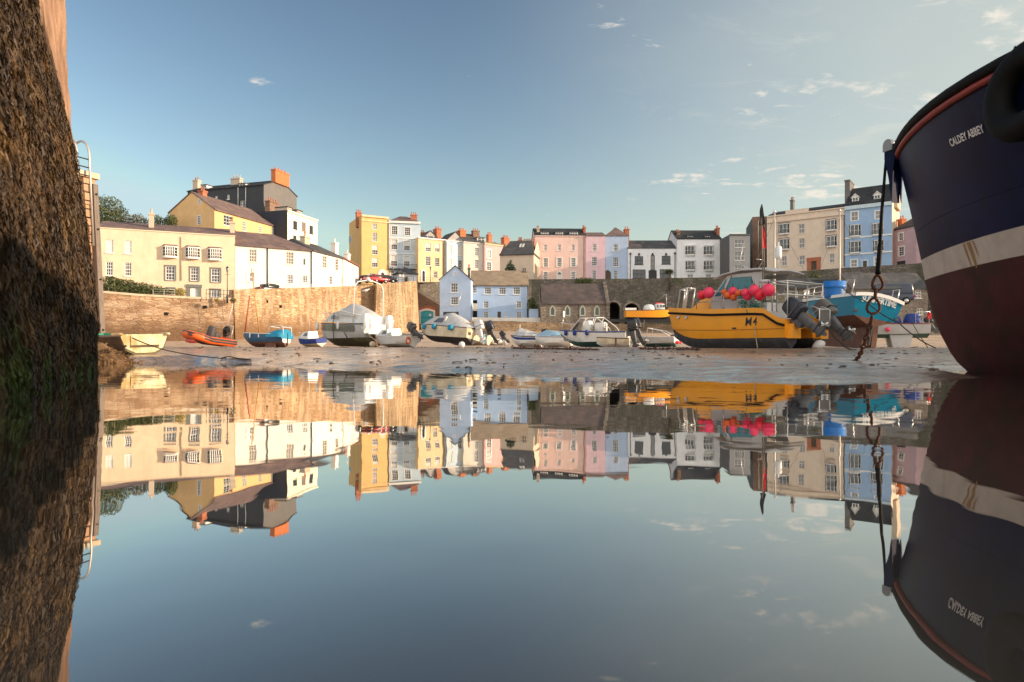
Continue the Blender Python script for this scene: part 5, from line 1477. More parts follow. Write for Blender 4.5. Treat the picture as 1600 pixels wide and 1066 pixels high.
    mb.build('rust_streak', M['rust_stain'], root)
    sb = MB()
    for z in (2.35,): sb.tube([pt(z, t, 1, .001) - Vector((0, 0, z - sheer(z, t))) for t in ts[2:]], .004, 4)
    sb.build('plate_seam', M['navy_paint'], root)
    # tyre fender
    c = pt(3.25, 3.75, 1, .17); c.z = 3.28
    tn = (pt(3.25, 3.9) - pt(3.25, 3.6)).normalized()
    mb = MB(); U = tn; V = Vector((0, -.12, 1)).normalized()
    rows = []
    for i in range(33):
        a = 2 * pi * i / 32; d = U * cos(a) + V * sin(a); N = U.cross(V)
        rows.append([c + d * (.42 + .17 * cos(b)) + N * (.15 * sin(b)) for b in [2 * pi * k / 12 for k in range(12)]])
    mb.grid(rows, closed=True); ty = mb.build('tyre', M['black_rubber'], None)
    ty.data.transform(Matrix.Translation(-c)); 
    ty.matrix_world = Matrix.Translation(loc) @ Matrix.Rotation(ang, 4, 'Z') @ Matrix.Translation(c)
    ty.name = 'tyre_fender'; tag(ty, 'large black tyre fender hanging on the navy ship side', 'tyre')
    rp = MB(); 
    top = pt(3.95, 3.75, 1, .06); top.z = sheer(3.95, 3.75)
    Mw = Matrix.Translation(loc) @ Matrix.Rotation(ang, 4, 'Z')
    rp.tube([Mw @ top, Mw @ (c + V * .42)], .02, 6); o = rp.build('fender_rope', M['black_rubber']); tag(o, 'short dark rope holding the black tyre fender', 'rope')
    return Mw
SHIP = make_ship()

def link(mb, c, axis, side, ln, wd, r, n=14, pear=0.0):
    """one stadium shaped link centred at c, long axis 'axis', flat across 'side'"""
    pts = []
    for i in range(n):
        a = 2 * pi * i / n
        k = 1 + pear * sin(a)
        pts.append(c + axis * (sin(a) * ln / 2) + side * (cos(a) * wd / 2 * k))
    mb.tube(pts, r, 7, closed=True)
def make_chain():
    top = SHIP @ Vector((.19, 0, 4.0))
    a = P(1372, 428, 12.0); b = P(1362, 490, 12.1)
    end = Vector((GX(1336, 14.2), 14.2, 0)); end.z = sand_z(end.x, end.y) + .02
    root = thing('mooring_chain', 'dark mooring rope and rusty chain hanging from the navy bow to the sand', 'chain', end); off = root.location.copy()
    mb = MB()
    # doubled rope wrapped in chafing gear
    d = (a - top)
    mb.tube([top, top + d * .5 + Vector((-.01, 0, 0)), a], .022, 8, r2=.035); mb.tube([a - d * .22, a - d * .12, a - d * .03, a], .04, 8, r2=.05)
    mb.build('rope', M['black_rubber'], root, off)
    ax = Vector((0, 0, -1)); s1 = Vector((1, -.1, 0)).normalized(); s2 = Vector((.25, 1, 0)).normalized()
    def one(name, c, axis, side, ln, wd, r, pear=0):
        m_ = MB(); link(m_, c, axis, side, ln, wd, r, pear=pear); return m_.build(name, M['rust'], root, off)
    one('thimble', P(1371.5, 442, 12.02), Vector((.02, 0, -1)).normalized(), s1, .27, .17, .026, .35)
    one('swivel', P(1368, 459, 12.04), Vector((-.1, 0, -1)).normalized(), s2, .17, .09, .020)
    one('shackle', P(1365, 478, 12.06), Vector((-.05, 0, -1)).normalized(), s1, .28, .21, .025, .3)
    # chain down to the sand
    p0 = P(1362.5, 496, 12.1); n = 12
    path = []
    for k in range(n + 1):
        t = k / n
        p = p0.lerp(end, t); p.z = p0.z + (end.z - p0.z) * (1 - (1 - t) ** 1.7)
        path.append(p)
    for k in range(n):
        c = (path[k] + path[k + 1]) / 2; ax_ = (path[k + 1] - path[k]); l_ = ax_.length; ax_.normalize()
        sd = ax_.cross(Vector((.3, 1, .2))).normalized(); sd2 = ax_.cross(sd).normalized()
        one('chain_link', c, ax_, sd if k % 2 else sd2, l_ * 1.38, .085, .015)
make_chain()
# ------------------------------------------------------------------ boat kit
M['cat_yellow'] = mat('yellow_gelcoat', (.88, .35, .015), .32, var=.1, vscale=1.2, col2=(.78, .31, .06), c2scale=1.0, c2at=(.5, .8), c2stretch=(1, 1, .4), spec=.5)
M['antifoul_dark'] = mat('dark_antifouling', (.05, .05, .055), .75, var=.45, vscale=3, col2=(.11, .10, .09), c2scale=2.5)
M['gel_white'] = mat('white_gelcoat', (.76, .74, .70), .35, var=.1, vscale=2, col2=(.52, .46, .38), c2scale=1.6, c2at=(.56, .85), c2stretch=(1, 1, .35))
M['gel_cream'] = mat('cream_gelcoat', (.68, .58, .42), .45, var=.18, vscale=2.2, col2=(.40, .29, .13), c2scale=2.0, c2at=(.48, .72), c2stretch=(1, 1, .4))
M['gel_grey'] = mat('pale_grey_gelcoat', (.50, .48, .46), .4, var=.12, vscale=2)
M['teal_hull'] = mat('teal_hull_paint', (.0, .185, .30), .4, spec=.25, var=.15, vscale=1.4, col2=(.02, .16, .24), c2scale=2, c2stretch=(1, 1, .4))
M['blue_hull'] = mat('blue_hull_paint', (.03, .10, .20), .4, var=.2)
M['royal'] = mat('royal_blue_canvas', (.015, .04, .22), .7, var=.25, vscale=3, bump=.3, bscale=4)
M['navy_canvas'] = mat('navy_canvas', (.02, .03, .10), .75, var=.25, bump=.3, bscale=4)
M['teal_canvas'] = mat('teal_canvas', (.012, .24, .40), .7, var=.2, vscale=4, bump=.5, bscale=5)
M['grey_canvas'] = mat('grey_canvas', (.48, .48, .47), .8, var=.18, vscale=3, bump=.5, bscale=3)
M['blue_canvas'] = mat('pale_blue_canvas', (.30, .46, .58), .7, var=.2, vscale=3, bump=.5, bscale=3)
M['antifoul_green'] = mat('green_antifouling', (.06, .16, .15), .7, var=.4)
M['antifoul_brown'] = mat('brown_antifouling', (.16, .07, .045), .75, var=.4, vscale=3)
M['antifoul_red'] = mat('red_antifouling', (.22, .05, .035), .75, var=.4)
M['algae_bottom'] = mat('algae_stained_bottom', (.13, .11, .05), .8, var=.5, vscale=3)
M['steel'] = mat('stainless_tube', (.62, .60, .57), .3, metal=.6, var=.1)
M['engine_navy'] = mat('dark_engine_cowling', (.022, .026, .040), .35, var=.15)
M['engine_grey'] = mat('grey_engine_cowling', (.12, .105, .095), .5, var=.2)
M['engine_black'] = mat('black_engine_cowling', (.012, .012, .014), .3, var=.1)
M['engine_white'] = mat('white_engine_cowling', (.62, .62, .62), .4)
M['alloy'] = mat('engine_alloy', (.10, .10, .105), .5, metal=.3, var=.3)
M['buoy_pink'] = mat('fluorescent_pink_buoy', (.90, .045, .12), .45, var=.1, vscale=5, col2=(.75, .10, .14), c2at=(.6, .8), c2scale=4)
M['buoy_red'] = mat('red_buoy', (.82, .02, .05), .45, var=.1)
M['buoy_orange'] = mat('orange_buoy', (.70, .12, .02), .55, var=.2)
M['buoy_white'] = mat('white_buoy', (.72, .70, .66), .5, var=.1)
M['rib_orange'] = mat('orange_tube_fabric', (.80, .13, .02), .5, var=.12)
M['rib_red'] = mat('red_tube_fabric', (.55, .06, .02), .5, var=.12)
M['tube_grey'] = mat('grey_tube_fabric', (.06, .055, .055), .6)
M['wind_teal'] = mat('teal_tinted_windscreen', (.05, .17, .19), .08, var=.2, spec=.8)
M['wind_grey'] = mat('grey_tinted_window', (.12, .12, .13), .1, var=.3, spec=.8)
M['tub_blue'] = mat('blue_plastic_tub', (.01, .15, .48), .45, var=.15, vscale=4)
M['green_net'] = mat('green_netting', (.02, .30, .20), .8, var=.3)
M['flag_red'] = mat('red_flag_cloth', (.62, .012, .018), .8)
M['flag_black'] = mat('black_flag_cloth', (.02, .02, .022), .8)
M['mast_alloy'] = mat('spar_alloy', (.58, .52, .44), .45, metal=.2)
M['mast_wood'] = mat('varnished_spar', (.62, .30, .08), .4, var=.15)
M['sail_red'] = mat('tan_furled_sail', (.38, .09, .05), .8)
M['rope_pale'] = mat('worn_pale_rope', (.42, .33, .22), .9, var=.3)
M['rope_dark'] = mat('wet_dark_rope', (.035, .028, .02), .9, var=.3)
M['interior'] = mat('boat_interior', (.32, .29, .25), .7, var=.3)

def hull_pts(L, B, H, tr=.85, sheer=.25, ch=.42, dead=.16, rise=.8, full=2.2, n=18, chb=.86, ng=2):
    """half sections (keel to gunwale), stern to bow; x forward, z up from the keel"""
    out = []
    for i in range(n + 1):
        t = i / n; t = 1 - (1 - t) ** 1.25
        sh = tr + (1 - tr) * sin(min(1, t / .42) * pi / 2) if t < .42 else max(0, 1 - ((t - .42) / .58) ** full)
        b = B / 2 * sh
        zg = H * (1 + sheer * max(0, t - .25) ** 1.5)
        zk = H * rise * max(0, (t - .58) / .42) ** 2.6 * (1 + sheer * .6)
        hh = zg - zk
        cb = b * (chb - (.25 * max(0, t - .6)))
        zc = zk + hh * ch * (1 - .3 * t)
        zd = zk + (zc - zk) * .08
        sec = [(0, zk), (cb * .5, zk + (zc - zk) * (.35 + dead)), (cb, zc), (cb + (b - cb) * .55, zc + (zg - zc) * .45), (b * .985, zc + (zg - zc) * .8), (b, zg)]
        out.append([Vector((t * L, y, z)) for y, z in sec])
    return out

def make_hull(root, L, B, H, mats, inner=True, deck=None, deck_drop=.06, rub=None, rub_r=.035, rowm=(0, 0, 1, 1, 1), sole=.35, **k):
    S = hull_pts(L, B, H, **k)
    mb = MB()
    nr = len(S[0])
    for side in (1, -1):
        R = [[Vector((p.x, p.y * side, p.z)) for p in sec] for sec in S]
        for j in range(nr - 1):
            mb.grid([[sec[j] for sec in R], [sec[j + 1] for sec in R]], rowm[j])
    t0 = S[0]
    for j in range(nr - 1):
        a, b = t0[j], t0[j + 1]
        mb.add([a, b, Vector((b.x, -b.y, b.z)), Vector((a.x, -a.y, a.z))], [(0, 1, 2, 3)], rowm[j] if j else rowm[0])
    h = mb.build('hull', mats, root, sharp=50)
    if inner:
        ib = MB(); g = [sec[-1] for sec in S]
        inn = [Vector((max(.04, p.x * .985), p.y * .92, p.z)) for p in g]
        flo = [Vector((max(.05, p.x * .95), p.y * .78, H * sole + .2 * H * max(0, p.x / L - .7))) for p in g]
        for s in (1, -1):
            f_ = lambda p: Vector((p.x, p.y * s, p.z))
            ib.grid([[f_(p) + Vector((0, 0, .002)) for p in g], [f_(p) + Vector((0, 0, .012)) for p in inn], [f_(p) for p in flo], [Vector((p.x, 0, p.z)) for p in flo]])
        ib.build('cockpit', M['interior'] if inner is True else inner, root, sharp=40)
    if deck is not None:
        db = MB(); g = [sec[-1] for sec in S]
        db.grid([[Vector((p.x, p.y * q, p.z - deck_drop + .05 * (1 - q * q))) for p in g] for q in (1, .5, 0, -.5, -1)])
        db.build('deck', deck, root)
    if rub is not None:
        rb = MB()
        pth = [Vector((p[-1].x, p[-1].y, p[-1].z - rub_r)) for p in S] + [Vector((p[-1].x, -p[-1].y, p[-1].z - rub_r)) for p in S[-2::-1]]
        rb.tube(pth, rub_r, 6); rb.build('rub_rail', rub, root)
    return S

def outboard(root, loc, s=1.0, tilt=0.0, cm=None, yaw=0.0, name='outboard_engine'):
    """engine hung on a transom: x forward, tilted about the clamp"""
    cm = cm or M['engine_black']
    R = Matrix.Rotation(yaw, 3, 'Z') @ Matrix.Rotation(tilt, 3, 'Y')
    loc = Vector(loc)
    def T(p): return loc + R @ (Vector(p) * s)
    mb = MB()
    # clamp, midsection, cavitation plate, gearcase, skeg
    mb.box(T((-.10, 0, -.12)), (.16 * s, .26 * s, .34 * s), R)
    mb.rbox(T((-.30, 0, -.22)), (.30 * s, .20 * s, .72 * s), R=R, taper=(1.2, 1.3))
    mb.rbox(T((-.32, 0, -.62)), (.26 * s, .12 * s, .5 * s), R=R)
    mb.box(T((-.40, 0, -.70)), (.46 * s, .22 * s, .03 * s), R)
    mb.rbox(T((-.36, 0, -.88)), (.46 * s, .13 * s, .15 * s), R=R, power=2.6)
    mb.prism([T((-.24, -.012, -.92)), T((-.46, -.012, -.92)), T((-.42, -.012, -1.1)), T((-.34, -.012, -1.1))], R @ Vector((0, .024 * s, 0)))
    ob = mb.build(name, M['alloy'] if cm is not M['engine_white'] else M['engine_white'], root)
    cb = MB()
    cb.rbox(T((-.36, 0, .36)), (.66 * s, .46 * s, .60 * s), R=R, taper=(.80, .82), power=4.5, n=5)
    cb.rbox(T((-.36, 0, .08)), (.60 * s, .42 * s, .20 * s), R=R, power=5)
    cb.build('cowling', cm, ob)
    bm_ = MB(); bm_.box(T((-.37, 0, .20)), (.665 * s, .468 * s, .025 * s), R); bm_.build('trim_band', M['engine_grey'] if cm is not M['engine_grey'] else M['engine_black'], ob)
    pb = MB(); c = T((-.62, 0, -.88)); ax = R @ Vector((-1, 0, 0))
    pb.lathe(c, [(.05 * s, -.04 * s), (.05 * s, .06 * s), (.015 * s, .10 * s)], 8, 0, R @ Matrix.Rotation(-pi / 2, 3, 'Y'))
    for k in range(3):
        a = 2 * pi * k / 3 + .4
        d = R @ Vector((0, cos(a), sin(a))); e = ax.cross(d)
        pb.add([c + d * .04 * s - e * .03 * s, c + d * .17 * s - e * .08 * s + ax * .03 * s, c + d * .19 * s + e * .03 * s - ax * .02 * s, c + d * .04 * s + e * .03 * s], [(0, 1, 2, 3)])
    pb.build('propeller', M['steel'], ob)
    return ob

def part_tubes(root, name, paths, r, m, n=6):
    mb = MB()
    for p in paths: mb.tube(p, r, n)
    return mb.build(name, m, root)

def fender(root, loc, r=.10, l=.5, m=None):
    mb = MB(); mb.lathe(loc, [(.02, -l / 2), (r * .8, -l * .42), (r, -l * .25), (r, l * .25), (r * .8, l * .42), (.03, l / 2), (.03, l * .6)], 10)
    return mb.build('fender', m or M['buoy_white'], root)

def place(name, label, cat, px, d, ang, roll=0.0, pitch=0.0, group=None, dz=0.0, sc=1.0):
    """boat whose stern centre stands at photo column px, depth d, on the sand"""
    x = GX(px, d); z = sand_z(x, d) + dz
    o = thing(name, label, cat, (x, d, z), (roll, pitch, radians(ang)), group)
    o.scale = (sc, sc, sc)
    return o

# ------------------------------------------------------------------ yellow catamaran
def make_catamaran():
    A = radians(125); st = Vector((13.05, 30.4, 0)); st.z = sand_z(st.x, st.y) - .06
    root = thing('work_catamaran', 'yellow working catamaran with grey wheelhouse roof, rails and twin outboards', 'boat', st, (0, radians(-.3), A))
    L = 7.0
    W = Matrix.Translation(st) @ Matrix.Rotation(A, 4, 'Z')
    def sec(x):
        t = x / L
        w = 1.55 if t < .55 else 1.55 - .42 * ((t - .55) / .45) ** 2
        wi = .62 if t < .55 else .62 + .36 * ((t - .55) / .45) ** 2
        zg = lerp_tab(x, [(0, 1.33), (.35, 1.42), (1.05, 1.84), (1.4, 1.88), (4, 1.93), (7, 2.16)])
        k = 0 if t < .6 else 1.0 * ((t - .6) / .4) ** 3
        c = min(zg - .3, .52 + k * .55); tn = .86 + .3 * max(0, t - .6)
        rk = lambda z: x - max(0, (t - .6) / .4) * .55 * (1 - z / zg)
        pts = [(w, zg), (w + .015, zg - .28), (w - .01, 1.05 + .2 * max(0, t - .5)), (w - .06, c), (w - .16, c * .55 + k * .3), ((w + wi) / 2, k * .62), (wi + .08, c * .55 + k * .3), (wi, c), (wi - .05, tn), (0, tn + .12)]
        return [Vector((rk(z), y, z)) for y, z in pts]
    xs = [0, .35, .7, 1.05, 1.5, 2.2, 3, 3.8, 4.4, 5, 5.5, 6, 6.4, 6.7, 6.9, 7.0]
    S = [sec(x) for x in xs]
    mb = MB(); rm = [0, 0, 0, 1, 1, 1, 1, 0, 0]
    for s in (1, -1):
        R = [[Vector((p.x, p.y * s, p.z)) for p in q] for q in S]
        for j in range(9): mb.grid([[q[j] for q in R], [q[j + 1] for q in R]], rm[j])
        for e in (0, -1):
            q = R[e]
            mb.add([q[0], q[1], q[2], q[8], q[9], Vector((q[0].x, 0, q[0].z))], [(0, 1, 2, 3, 4, 5)], 0)
            mb.add([q[2], q[3], q[7], q[8]], [(0, 1, 2, 3)], 0); mb.add([q[3], q[4], q[5], q[6], q[7]], [(0, 1, 2, 3, 4)], 1)
    mb.build('hull', [M['cat_yellow'], M['antifoul_dark']], root, sharp=35)
    rb = MB()
    for s in (1, -1):
        rb.tube([Vector((q[1].x, (q[1].y + .03) * s, q[1].z)) for q in S], .055, 8)
    rb.tube([Vector((S[-1][1].x + .02, y, S[-1][1].z)) for y in (1.15, 0, -1.15)], .055, 8)
    rb.build('rub_rail', M['black_rubber'], root)
    sm = MB()
    for s in (1, -1): sm.tube([Vector((q[2].x, (q[2].y + .002) * s, q[2].z - .14)) for q in S], .012, 5)
    sm.build('seam', mat('seam_line', (.35, .15, .02), .6), root)
    dk = MB(); dk.grid([[Vector((q[0].x - (.02 if i == len(S) - 1 else 0), q[0].y * k * .95, min(q[0].z - .12, 1.72 if q[0].x < 5 else q[0].z - .12))) for i, q in enumerate(S)] for k in (1, 0, -1)]); dk.build('deck', M['gel_grey'], root)
    # engine brackets at both sterns
    for y in (1.08, -1.08):
        mb = MB(); mb.box((-.14, y, .80), (.28, .62, .62)); mb.build('engine_bracket', M['cat_yellow'], root, fix=True)
    # exhaust and lights on the side
    for x, z in ((6.15, 1.63), (5.55, 1.60)):
        q = sec(x); mb = MB(); mb.lathe((q[1].x, q[1].y + .0, z), [(.09, 0), (.09, .05), (.06, .07), (.06, .03)], 12, 0, Matrix.Rotation(-pi / 2, 3, 'X')); mb.build('deck_light', M['steel'], root)
    mb = MB(); mb.box((2.6, 1.55, .98), (.22, .02, .07)); mb.build('drain_plate', M['trim_dark'], root)
    # M4
    vs, fs = text_mesh('M4', .60, font_bold=.003, spacing=1.15)
    w = max(v.x for v in vs)
    mb = MB()
    mb.add([(2.02 - v.x * .80 - v.y * .10, 1.566, 1.08 + v.y * .93) for v in vs], fs); mb.build('registration_lettering', M['trim_dark'], root, fix=False)
    # foredeck casing
    mb = MB()
    lo = [(4.35, .95, 1.8), (6.0, .75, 1.9), (6.0, -.75, 1.9), (4.35, -.95, 1.8)]
    hi = [(4.35, .88, 2.58), (5.2, .70, 2.5), (5.2, -.70, 2.5), (4.35, -.88, 2.58)]
    mb.add(lo + hi, [(4, 5, 6, 7), (0, 1, 5, 4), (1, 2, 6, 5), (2, 3, 7, 6), (3, 0, 4, 7)]); mb.build('fore_casing', M['cat_yellow'], root)
    # wheelhouse: raked screen, side panels, roof
    hb = MB()
    hb.add([(4.34, .86, 2.5), (4.34, -.86, 2.5), (3.45, -.86, 3.5), (3.45, .86, 3.5)], [(0, 1, 2, 3)])
    wh = MB()
    prof = [(4.36, 1.72), (4.36, 2.52), (3.46, 3.52), (3.2, 3.56), (3.78, 2.52), (3.78, 1.72)]
    for y in (.90, -.94): wh.prism([(x, y, z) for x, z in prof], (0, .04, 0))
    wh.box((2.9, .92, 2.05), (1.8, .04, .7)); wh.box((2.9, -.92, 2.05), (1.8, .04, .7))
    wh.prism([(1.4, .90, 3.56), (3.2, .90, 3.56), (3.2, .90, 3.42), (2.1, .90, 3.38), (1.9, .90, 2.6), (1.7, .90, 2.6)], (0, .04, 0))
    wh.prism([(1.4, -.94, 3.56), (3.2, -.94, 3.56), (3.2, -.94, 3.42), (2.1, -.94, 3.38), (1.9, -.94, 2.6), (1.7, -.94, 2.6)], (0, .04, 0))
    wo = wh.build('wheelhouse', M['gel_grey'], root)
    hb.build('windscreen', M['wind_teal'], wo)
    sw = MB(); sw.prism([(4.22, .945, 2.58), (3.52, .945, 3.38), (3.45, .945, 3.38), (3.84, .945, 2.58)], (0, .006, 0)); sw.build('screen_side', M['wind_teal'], wo)
    sw = MB(); sw.add([(3.72, .915, 2.45), (2.05, .915, 2.45), (2.15, .915, 3.36), (3.28, .915, 3.42)], [(0, 1, 2, 3)]); sw.build('side_window', M['wind_teal'], wo)
    rf = MB(); rows = []
    for x, z in ((4.15, 3.44), (3.6, 3.62), (2.6, 3.74), (1.6, 3.70), (.75, 3.52)):
        rows.append([Vector((x, y * 1.12, z + .10 * (1 - y * y))) for y in (1, .6, 0, -.6, -1)])
    rf.grid(rows); rf.grid([[p + Vector((0, 0, -.07)) for p in r][::-1] for r in rows])
    for a_, b_ in ((rows[0], None), (rows[-1], None)): rf.grid([a_, [p + Vector((0, 0, -.07)) for p in a_]])
    for k in (0, -1): rf.grid([[r[k] for r in rows], [r[k] + Vector((0, 0, -.07)) for r in rows]])
    rf.build('roof', M['gel_grey'], wo)
    # engine box, helm seat and trays on the open deck
    mb = MB(); mb.box((2.9, -.3, 2.0), (.5, .5, .8)); mb.box((2.0, .2, 1.92), (.9, .7, .5)); mb.box((1.2, -.6, 1.9), (.6, .9, .5)); mb.build('deck_box', M['gel_white'], root)
    # bow gantry and rails
    paths = []
    for y in (.95, .35): paths += [[(6.55, y, 2.05), (6.35, y, 3.05), (5.9, y, 3.12)], [(6.1, y, 2.05), (5.9, y, 3.1)]]
    paths += [[(6.35, .95, 3.05), (6.35, .35, 3.05)], [(5.9, .95, 3.12), (5.9, .35, 3.12)], [(6.45, .65, 2.05), (6.3, .65, 3.05)]]
    part_tubes(root, 'bow_rail', [[(6.55, -.9, 2.05), (6.3, -.9, 3.0), (5.6, -.9, 3.05), (5.4, -.9, 2.05)]], .032, M['steel'])
    part_tubes(root, 'bow_rail', paths, .032, M['steel'])
    zr = 2.75; paths = []
    for y in (1.42, -1.42):
        paths += [[(4.9, y, zr - .85), (4.9, y, zr), (1.3, y, zr)], [(4.9, y, 2.3), (1.3, y, 2.3)]] + [[(x, y, 1.85), (x, y, zr)] for x in (4.1, 3.3, 2.5, 1.9, 1.3)]
    part_tubes(root, 'side_rail', paths, .025, M['steel'])
    # aft working frame
    paths = []
    for y in (1.42, -1.3):
        paths += [[(1.35, y, 3.02), (-.05, y, 2.98), (-.05, y, 1.5)], [(1.3, y, 1.8), (1.3, y, 3.0)], [(.7, y, 1.7), (.7, y, 3.0)], [(1.3, y, 2.4), (-.05, y, 2.4)]]
    paths += [[(-.05, 1.42, 2.98), (-.05, -1.3, 2.98)], [(1.3, 1.42, 3.0), (1.3, -1.3, 3.0)], [(.6, 1.42, 3.0), (.6, -1.3, 3.0)], [(-.05, 1.42, 2.4), (-.05, -1.3, 2.4)]]
    part_tubes(root, 'aft_frame', paths, .032, M['steel'])
    # stern steps between the engines
    paths = [[(-.1, y, 1.0), (-.9, y, 1.05), (-.9, y, 1.75), (-.55, y, 1.9), (-.1, y, 1.6)] for y in (.38, -.42)] + [[(-.9, .38, 1.05), (-.9, -.42, 1.05)], [(-.9, .38, 1.75), (-.9, -.42, 1.75)]]
    part_tubes(root, 'stern_ladder', paths, .028, M['steel'])
    mb = MB(); mb.box((-.9, -.02, 1.4), (.03, .76, .66)); mb.build('stern_panel', M['engine_grey'], root)
    outboard(root, (-.18, 1.10, 1.16), 1.34, radians(50), M['engine_navy'])
    outboard(root, (-.18, -1.08, 1.16), 1.34, radians(42), M['engine_grey'])
    # roof aerials, white liferaft canister
    mb = MB(); mb.tube([(1.55, -.3, 3.8), (1.55, -.3, 5.0)], .03, 6); mb.lathe((1.55, -.3, 4.2), [(.05, 0), (.14, .05), (.15, .2), (.15, .55), (.1, .62)], 10); mb.build('radar_reflector', M['buoy_white'], root)
    mb = MB(); mb.tube([(3.2, .5, 3.7), (2.9, .5, 5.0)], .018, 5); mb.tube([(2.6, .3, 3.75), (3.5, .3, 4.3)], .016, 5); mb.tube([(2.6, -.2, 3.75), (2.3, -.2, 4.25), (2.3, .3, 4.25)], .02, 5); mb.build('aerial', M['steel'], root)
    part_tubes(root, 'side_rope', [[(1.45, 1.6, 1.02), (1.43, 1.60, .7), (1.36, 1.6, .35), (1.2, 1.75, .06)]], .022, M['rope_pale'])
    mb = MB(); mb.lathe((1.55, 1.62, 2.05), [(.17, 0), (.2, .1), (.2, .9), (.18, 1.0)], 12); 
    # things carried on board
    def onto(p): return W @ Vector(p)
    G = 'round fishing buoys tied along the catamaran rail'
    B = [(1096.8, 461, 7.1, 'buoy_red', 'red buoy hanging lowest at the front end of the catamaran rail'),
         (1107.8, 457.5, 8.6, 'buoy_pink', 'pink buoy behind the red one at the front end of the catamaran rail'),
         (1131.5, 456.5, 4.8, 'buoy_orange', 'small orange buoy at the front of the middle bunch'),
         (1136.2, 461.5, 5.6, 'buoy_orange', 'orange buoy hanging low in the middle bunch'),
         (1145.2, 455.2, 6.6, 'buoy_pink', 'pink buoy among the orange ones in the middle bunch'),
         (1153.4, 457.8, 5.2, 'buoy_orange', 'small orange buoy at the aft end of the middle bunch'),
         (1146, 464.5, 5.4, 'buoy_orange', 'dull orange buoy hanging under the pink one in the middle bunch'),
         (1164.5, 457.5, 6.4, 'buoy_pink', 'pale pink buoy at the front of the aft bunch'),
         (1168, 461.2, 8.0, 'buoy_pink', 'pink buoy hanging low at the front of the aft bunch'),
         (1178.6, 453.5, 8.4, 'buoy_pink', 'pink buoy hanging high in the middle of the aft bunch'),
         (1187.3, 461, 8.7, 'buoy_red', 'red buoy hanging low in the aft bunch'),
         (1201, 453.3, 9.8, 'buoy_pink', 'largest pink buoy at the aft end of the rail')]
    ps, pb = onto((1.3, 1.5, 2.5)), onto((4.9, 1.5, 2.5))
    for i, (x, y, r, m, lab) in enumerate(B):
        k = (x - 800) / F
        # where the ray meets the rail line
        t = (k * ps.y - ps.x) / ((pb.x - ps.x) - k * (pb.y - ps.y)); d = ps.y + (pb.y - ps.y) * t - .12 - (.18 if i % 2 else 0)
        c = P(x, y, d); rr = r / F * d
        o = thing('fishing_buoy', lab, 'buoy', c, group=G)
        mb = MB(); mb.ball((0, 0, 0), rr, 16, sc=(1, 1, 1.05)); mb.build('float', M[m], o)
        mb = MB(); mb.lathe((0, 0, rr * .95), [(rr * .2, 0), (rr * .22, rr * .15), (rr * .1, rr * .25)], 8); mb.tube([(0, 0, rr), (.03, .1, rr + .18)], .012, 5); mb.build('eye', M['rope_dark'], o)
    # dan buoys with flags in a white bucket
    q = onto((.95, 1.05, 0))
    for k, (lab, cm, x0, ytop, fy0, fy1, xx) in enumerate((('dan buoy pole with a tall black flag standing in the catamaran stern', 'flag_black', 1191.5, 320, 320, 352, 1190), ('dan buoy pole with a red pennant beside the black flag', 'flag_red', 1195, 352, 352, 388, 1192.5))):
        d = q.y + .12 * k
        b = P(x0 + 1, 440, d); t = P(xx, ytop, d)
        o = thing('dan_buoy', lab, 'marker buoy', b)
        mb = MB(); b0 = b + Vector((0, 0, -.9)); mb.tube([b0 - b, t - b], .026, 6); mb.build('pole', M['wood_grey'], o)
        fm = MB(); hgt = (fy1 - fy0) / F * d; top = t - b; rows = []
        for i in range(7):
            zz = top.z - hgt * i / 6; base = Vector((top.x, top.y, 0)).lerp(Vector((0, 0, 0)), (top.z - zz) / top.z); base.z = zz
            wd = .02 + (.24 if k == 0 else .20) * (i / 6) ** .8
            rows.append([base + Vector((-wd * .55, .08 * sin(i), 0)), base + Vector((-wd * .2, -.06, -.02)), base + Vector((wd * .2, .07 * cos(i * 1.3), 0)), base + Vector((wd * .5, -.05, .03))])
        fm.grid(rows); fm.grid([[p + Vector((0, .012, 0)) for p in r][::-1] for r in rows]); fm.build('flag', M[cm], o)
    d = q.y + .1; b = P(1195, 452, d)
    o = thing('white_bucket', 'white plastic bucket holding the flag poles behind the pink buoys', 'bucket', b)
    mb = MB(); mb.lathe((0, 0, -.25), [(.17, 0), (.21, .60), (.23, .62), (.23, .66), (.19, .66), (.16, .1)], 14); mb.build('pail', M['buoy_white'], o)
    hm = MB(); hm.tube([(.2 * cos(a), 0, .38 - .12 * sin(a)) for a in [pi * k / 8 for k in range(9)]], .012, 5); hm.build('handle', M['steel'], o)
    # green net heap on the frame
    nb = MB(); c = onto((2.1, 1.0, 2.05)); rnd = random.Random(5)
    for k in range(70):
        a = Vector((rnd.gauss(0, .28), rnd.gauss(0, .22), rnd.uniform(-.3, .35)))
        nb.tube([a, a + Vector((rnd.uniform(-.2, .2), rnd.uniform(-.2, .2), rnd.uniform(-.2, .15))), a + Vector((rnd.uniform(-.3, .3), rnd.uniform(-.2, .2), rnd.uniform(-.3, .1)))], .018, 4)
    o = nb.build('fishing_net', M['green_net'], fix=False); o.location = c; tag(o, 'bundle of teal green fishing net on the catamaran deck', 'fishing net')
    # things on the sand under the stern
    for (x, y, d, lab, m, r) in ((1280, 541.5, 30.5, 'pear shaped white buoy lying on the sand under the catamaran', 'buoy_white', .22),):
        z = P(x, y, d); z.z = sand_z(z.x, d) + r * .7
        o = thing('mooring_buoy', lab, 'buoy', z)
        mb = MB(); mb.lathe((0, 0, 0), [(.02, -.34), (r * .6, -.22), (r, -.02), (r * .85, .15), (r * .4, .25), (.02, .27)], 14, 0, Matrix.Rotation(1.2, 3, 'Y')); mb.build('float', M[m], o)
        mb = MB(); mb.tube([(-.3, 0, -.1), (-.38, .02, -.16), (-.5, .1, -.15)], .02, 5); mb.build('eye', M['rope_dark'], o)
make_catamaran()

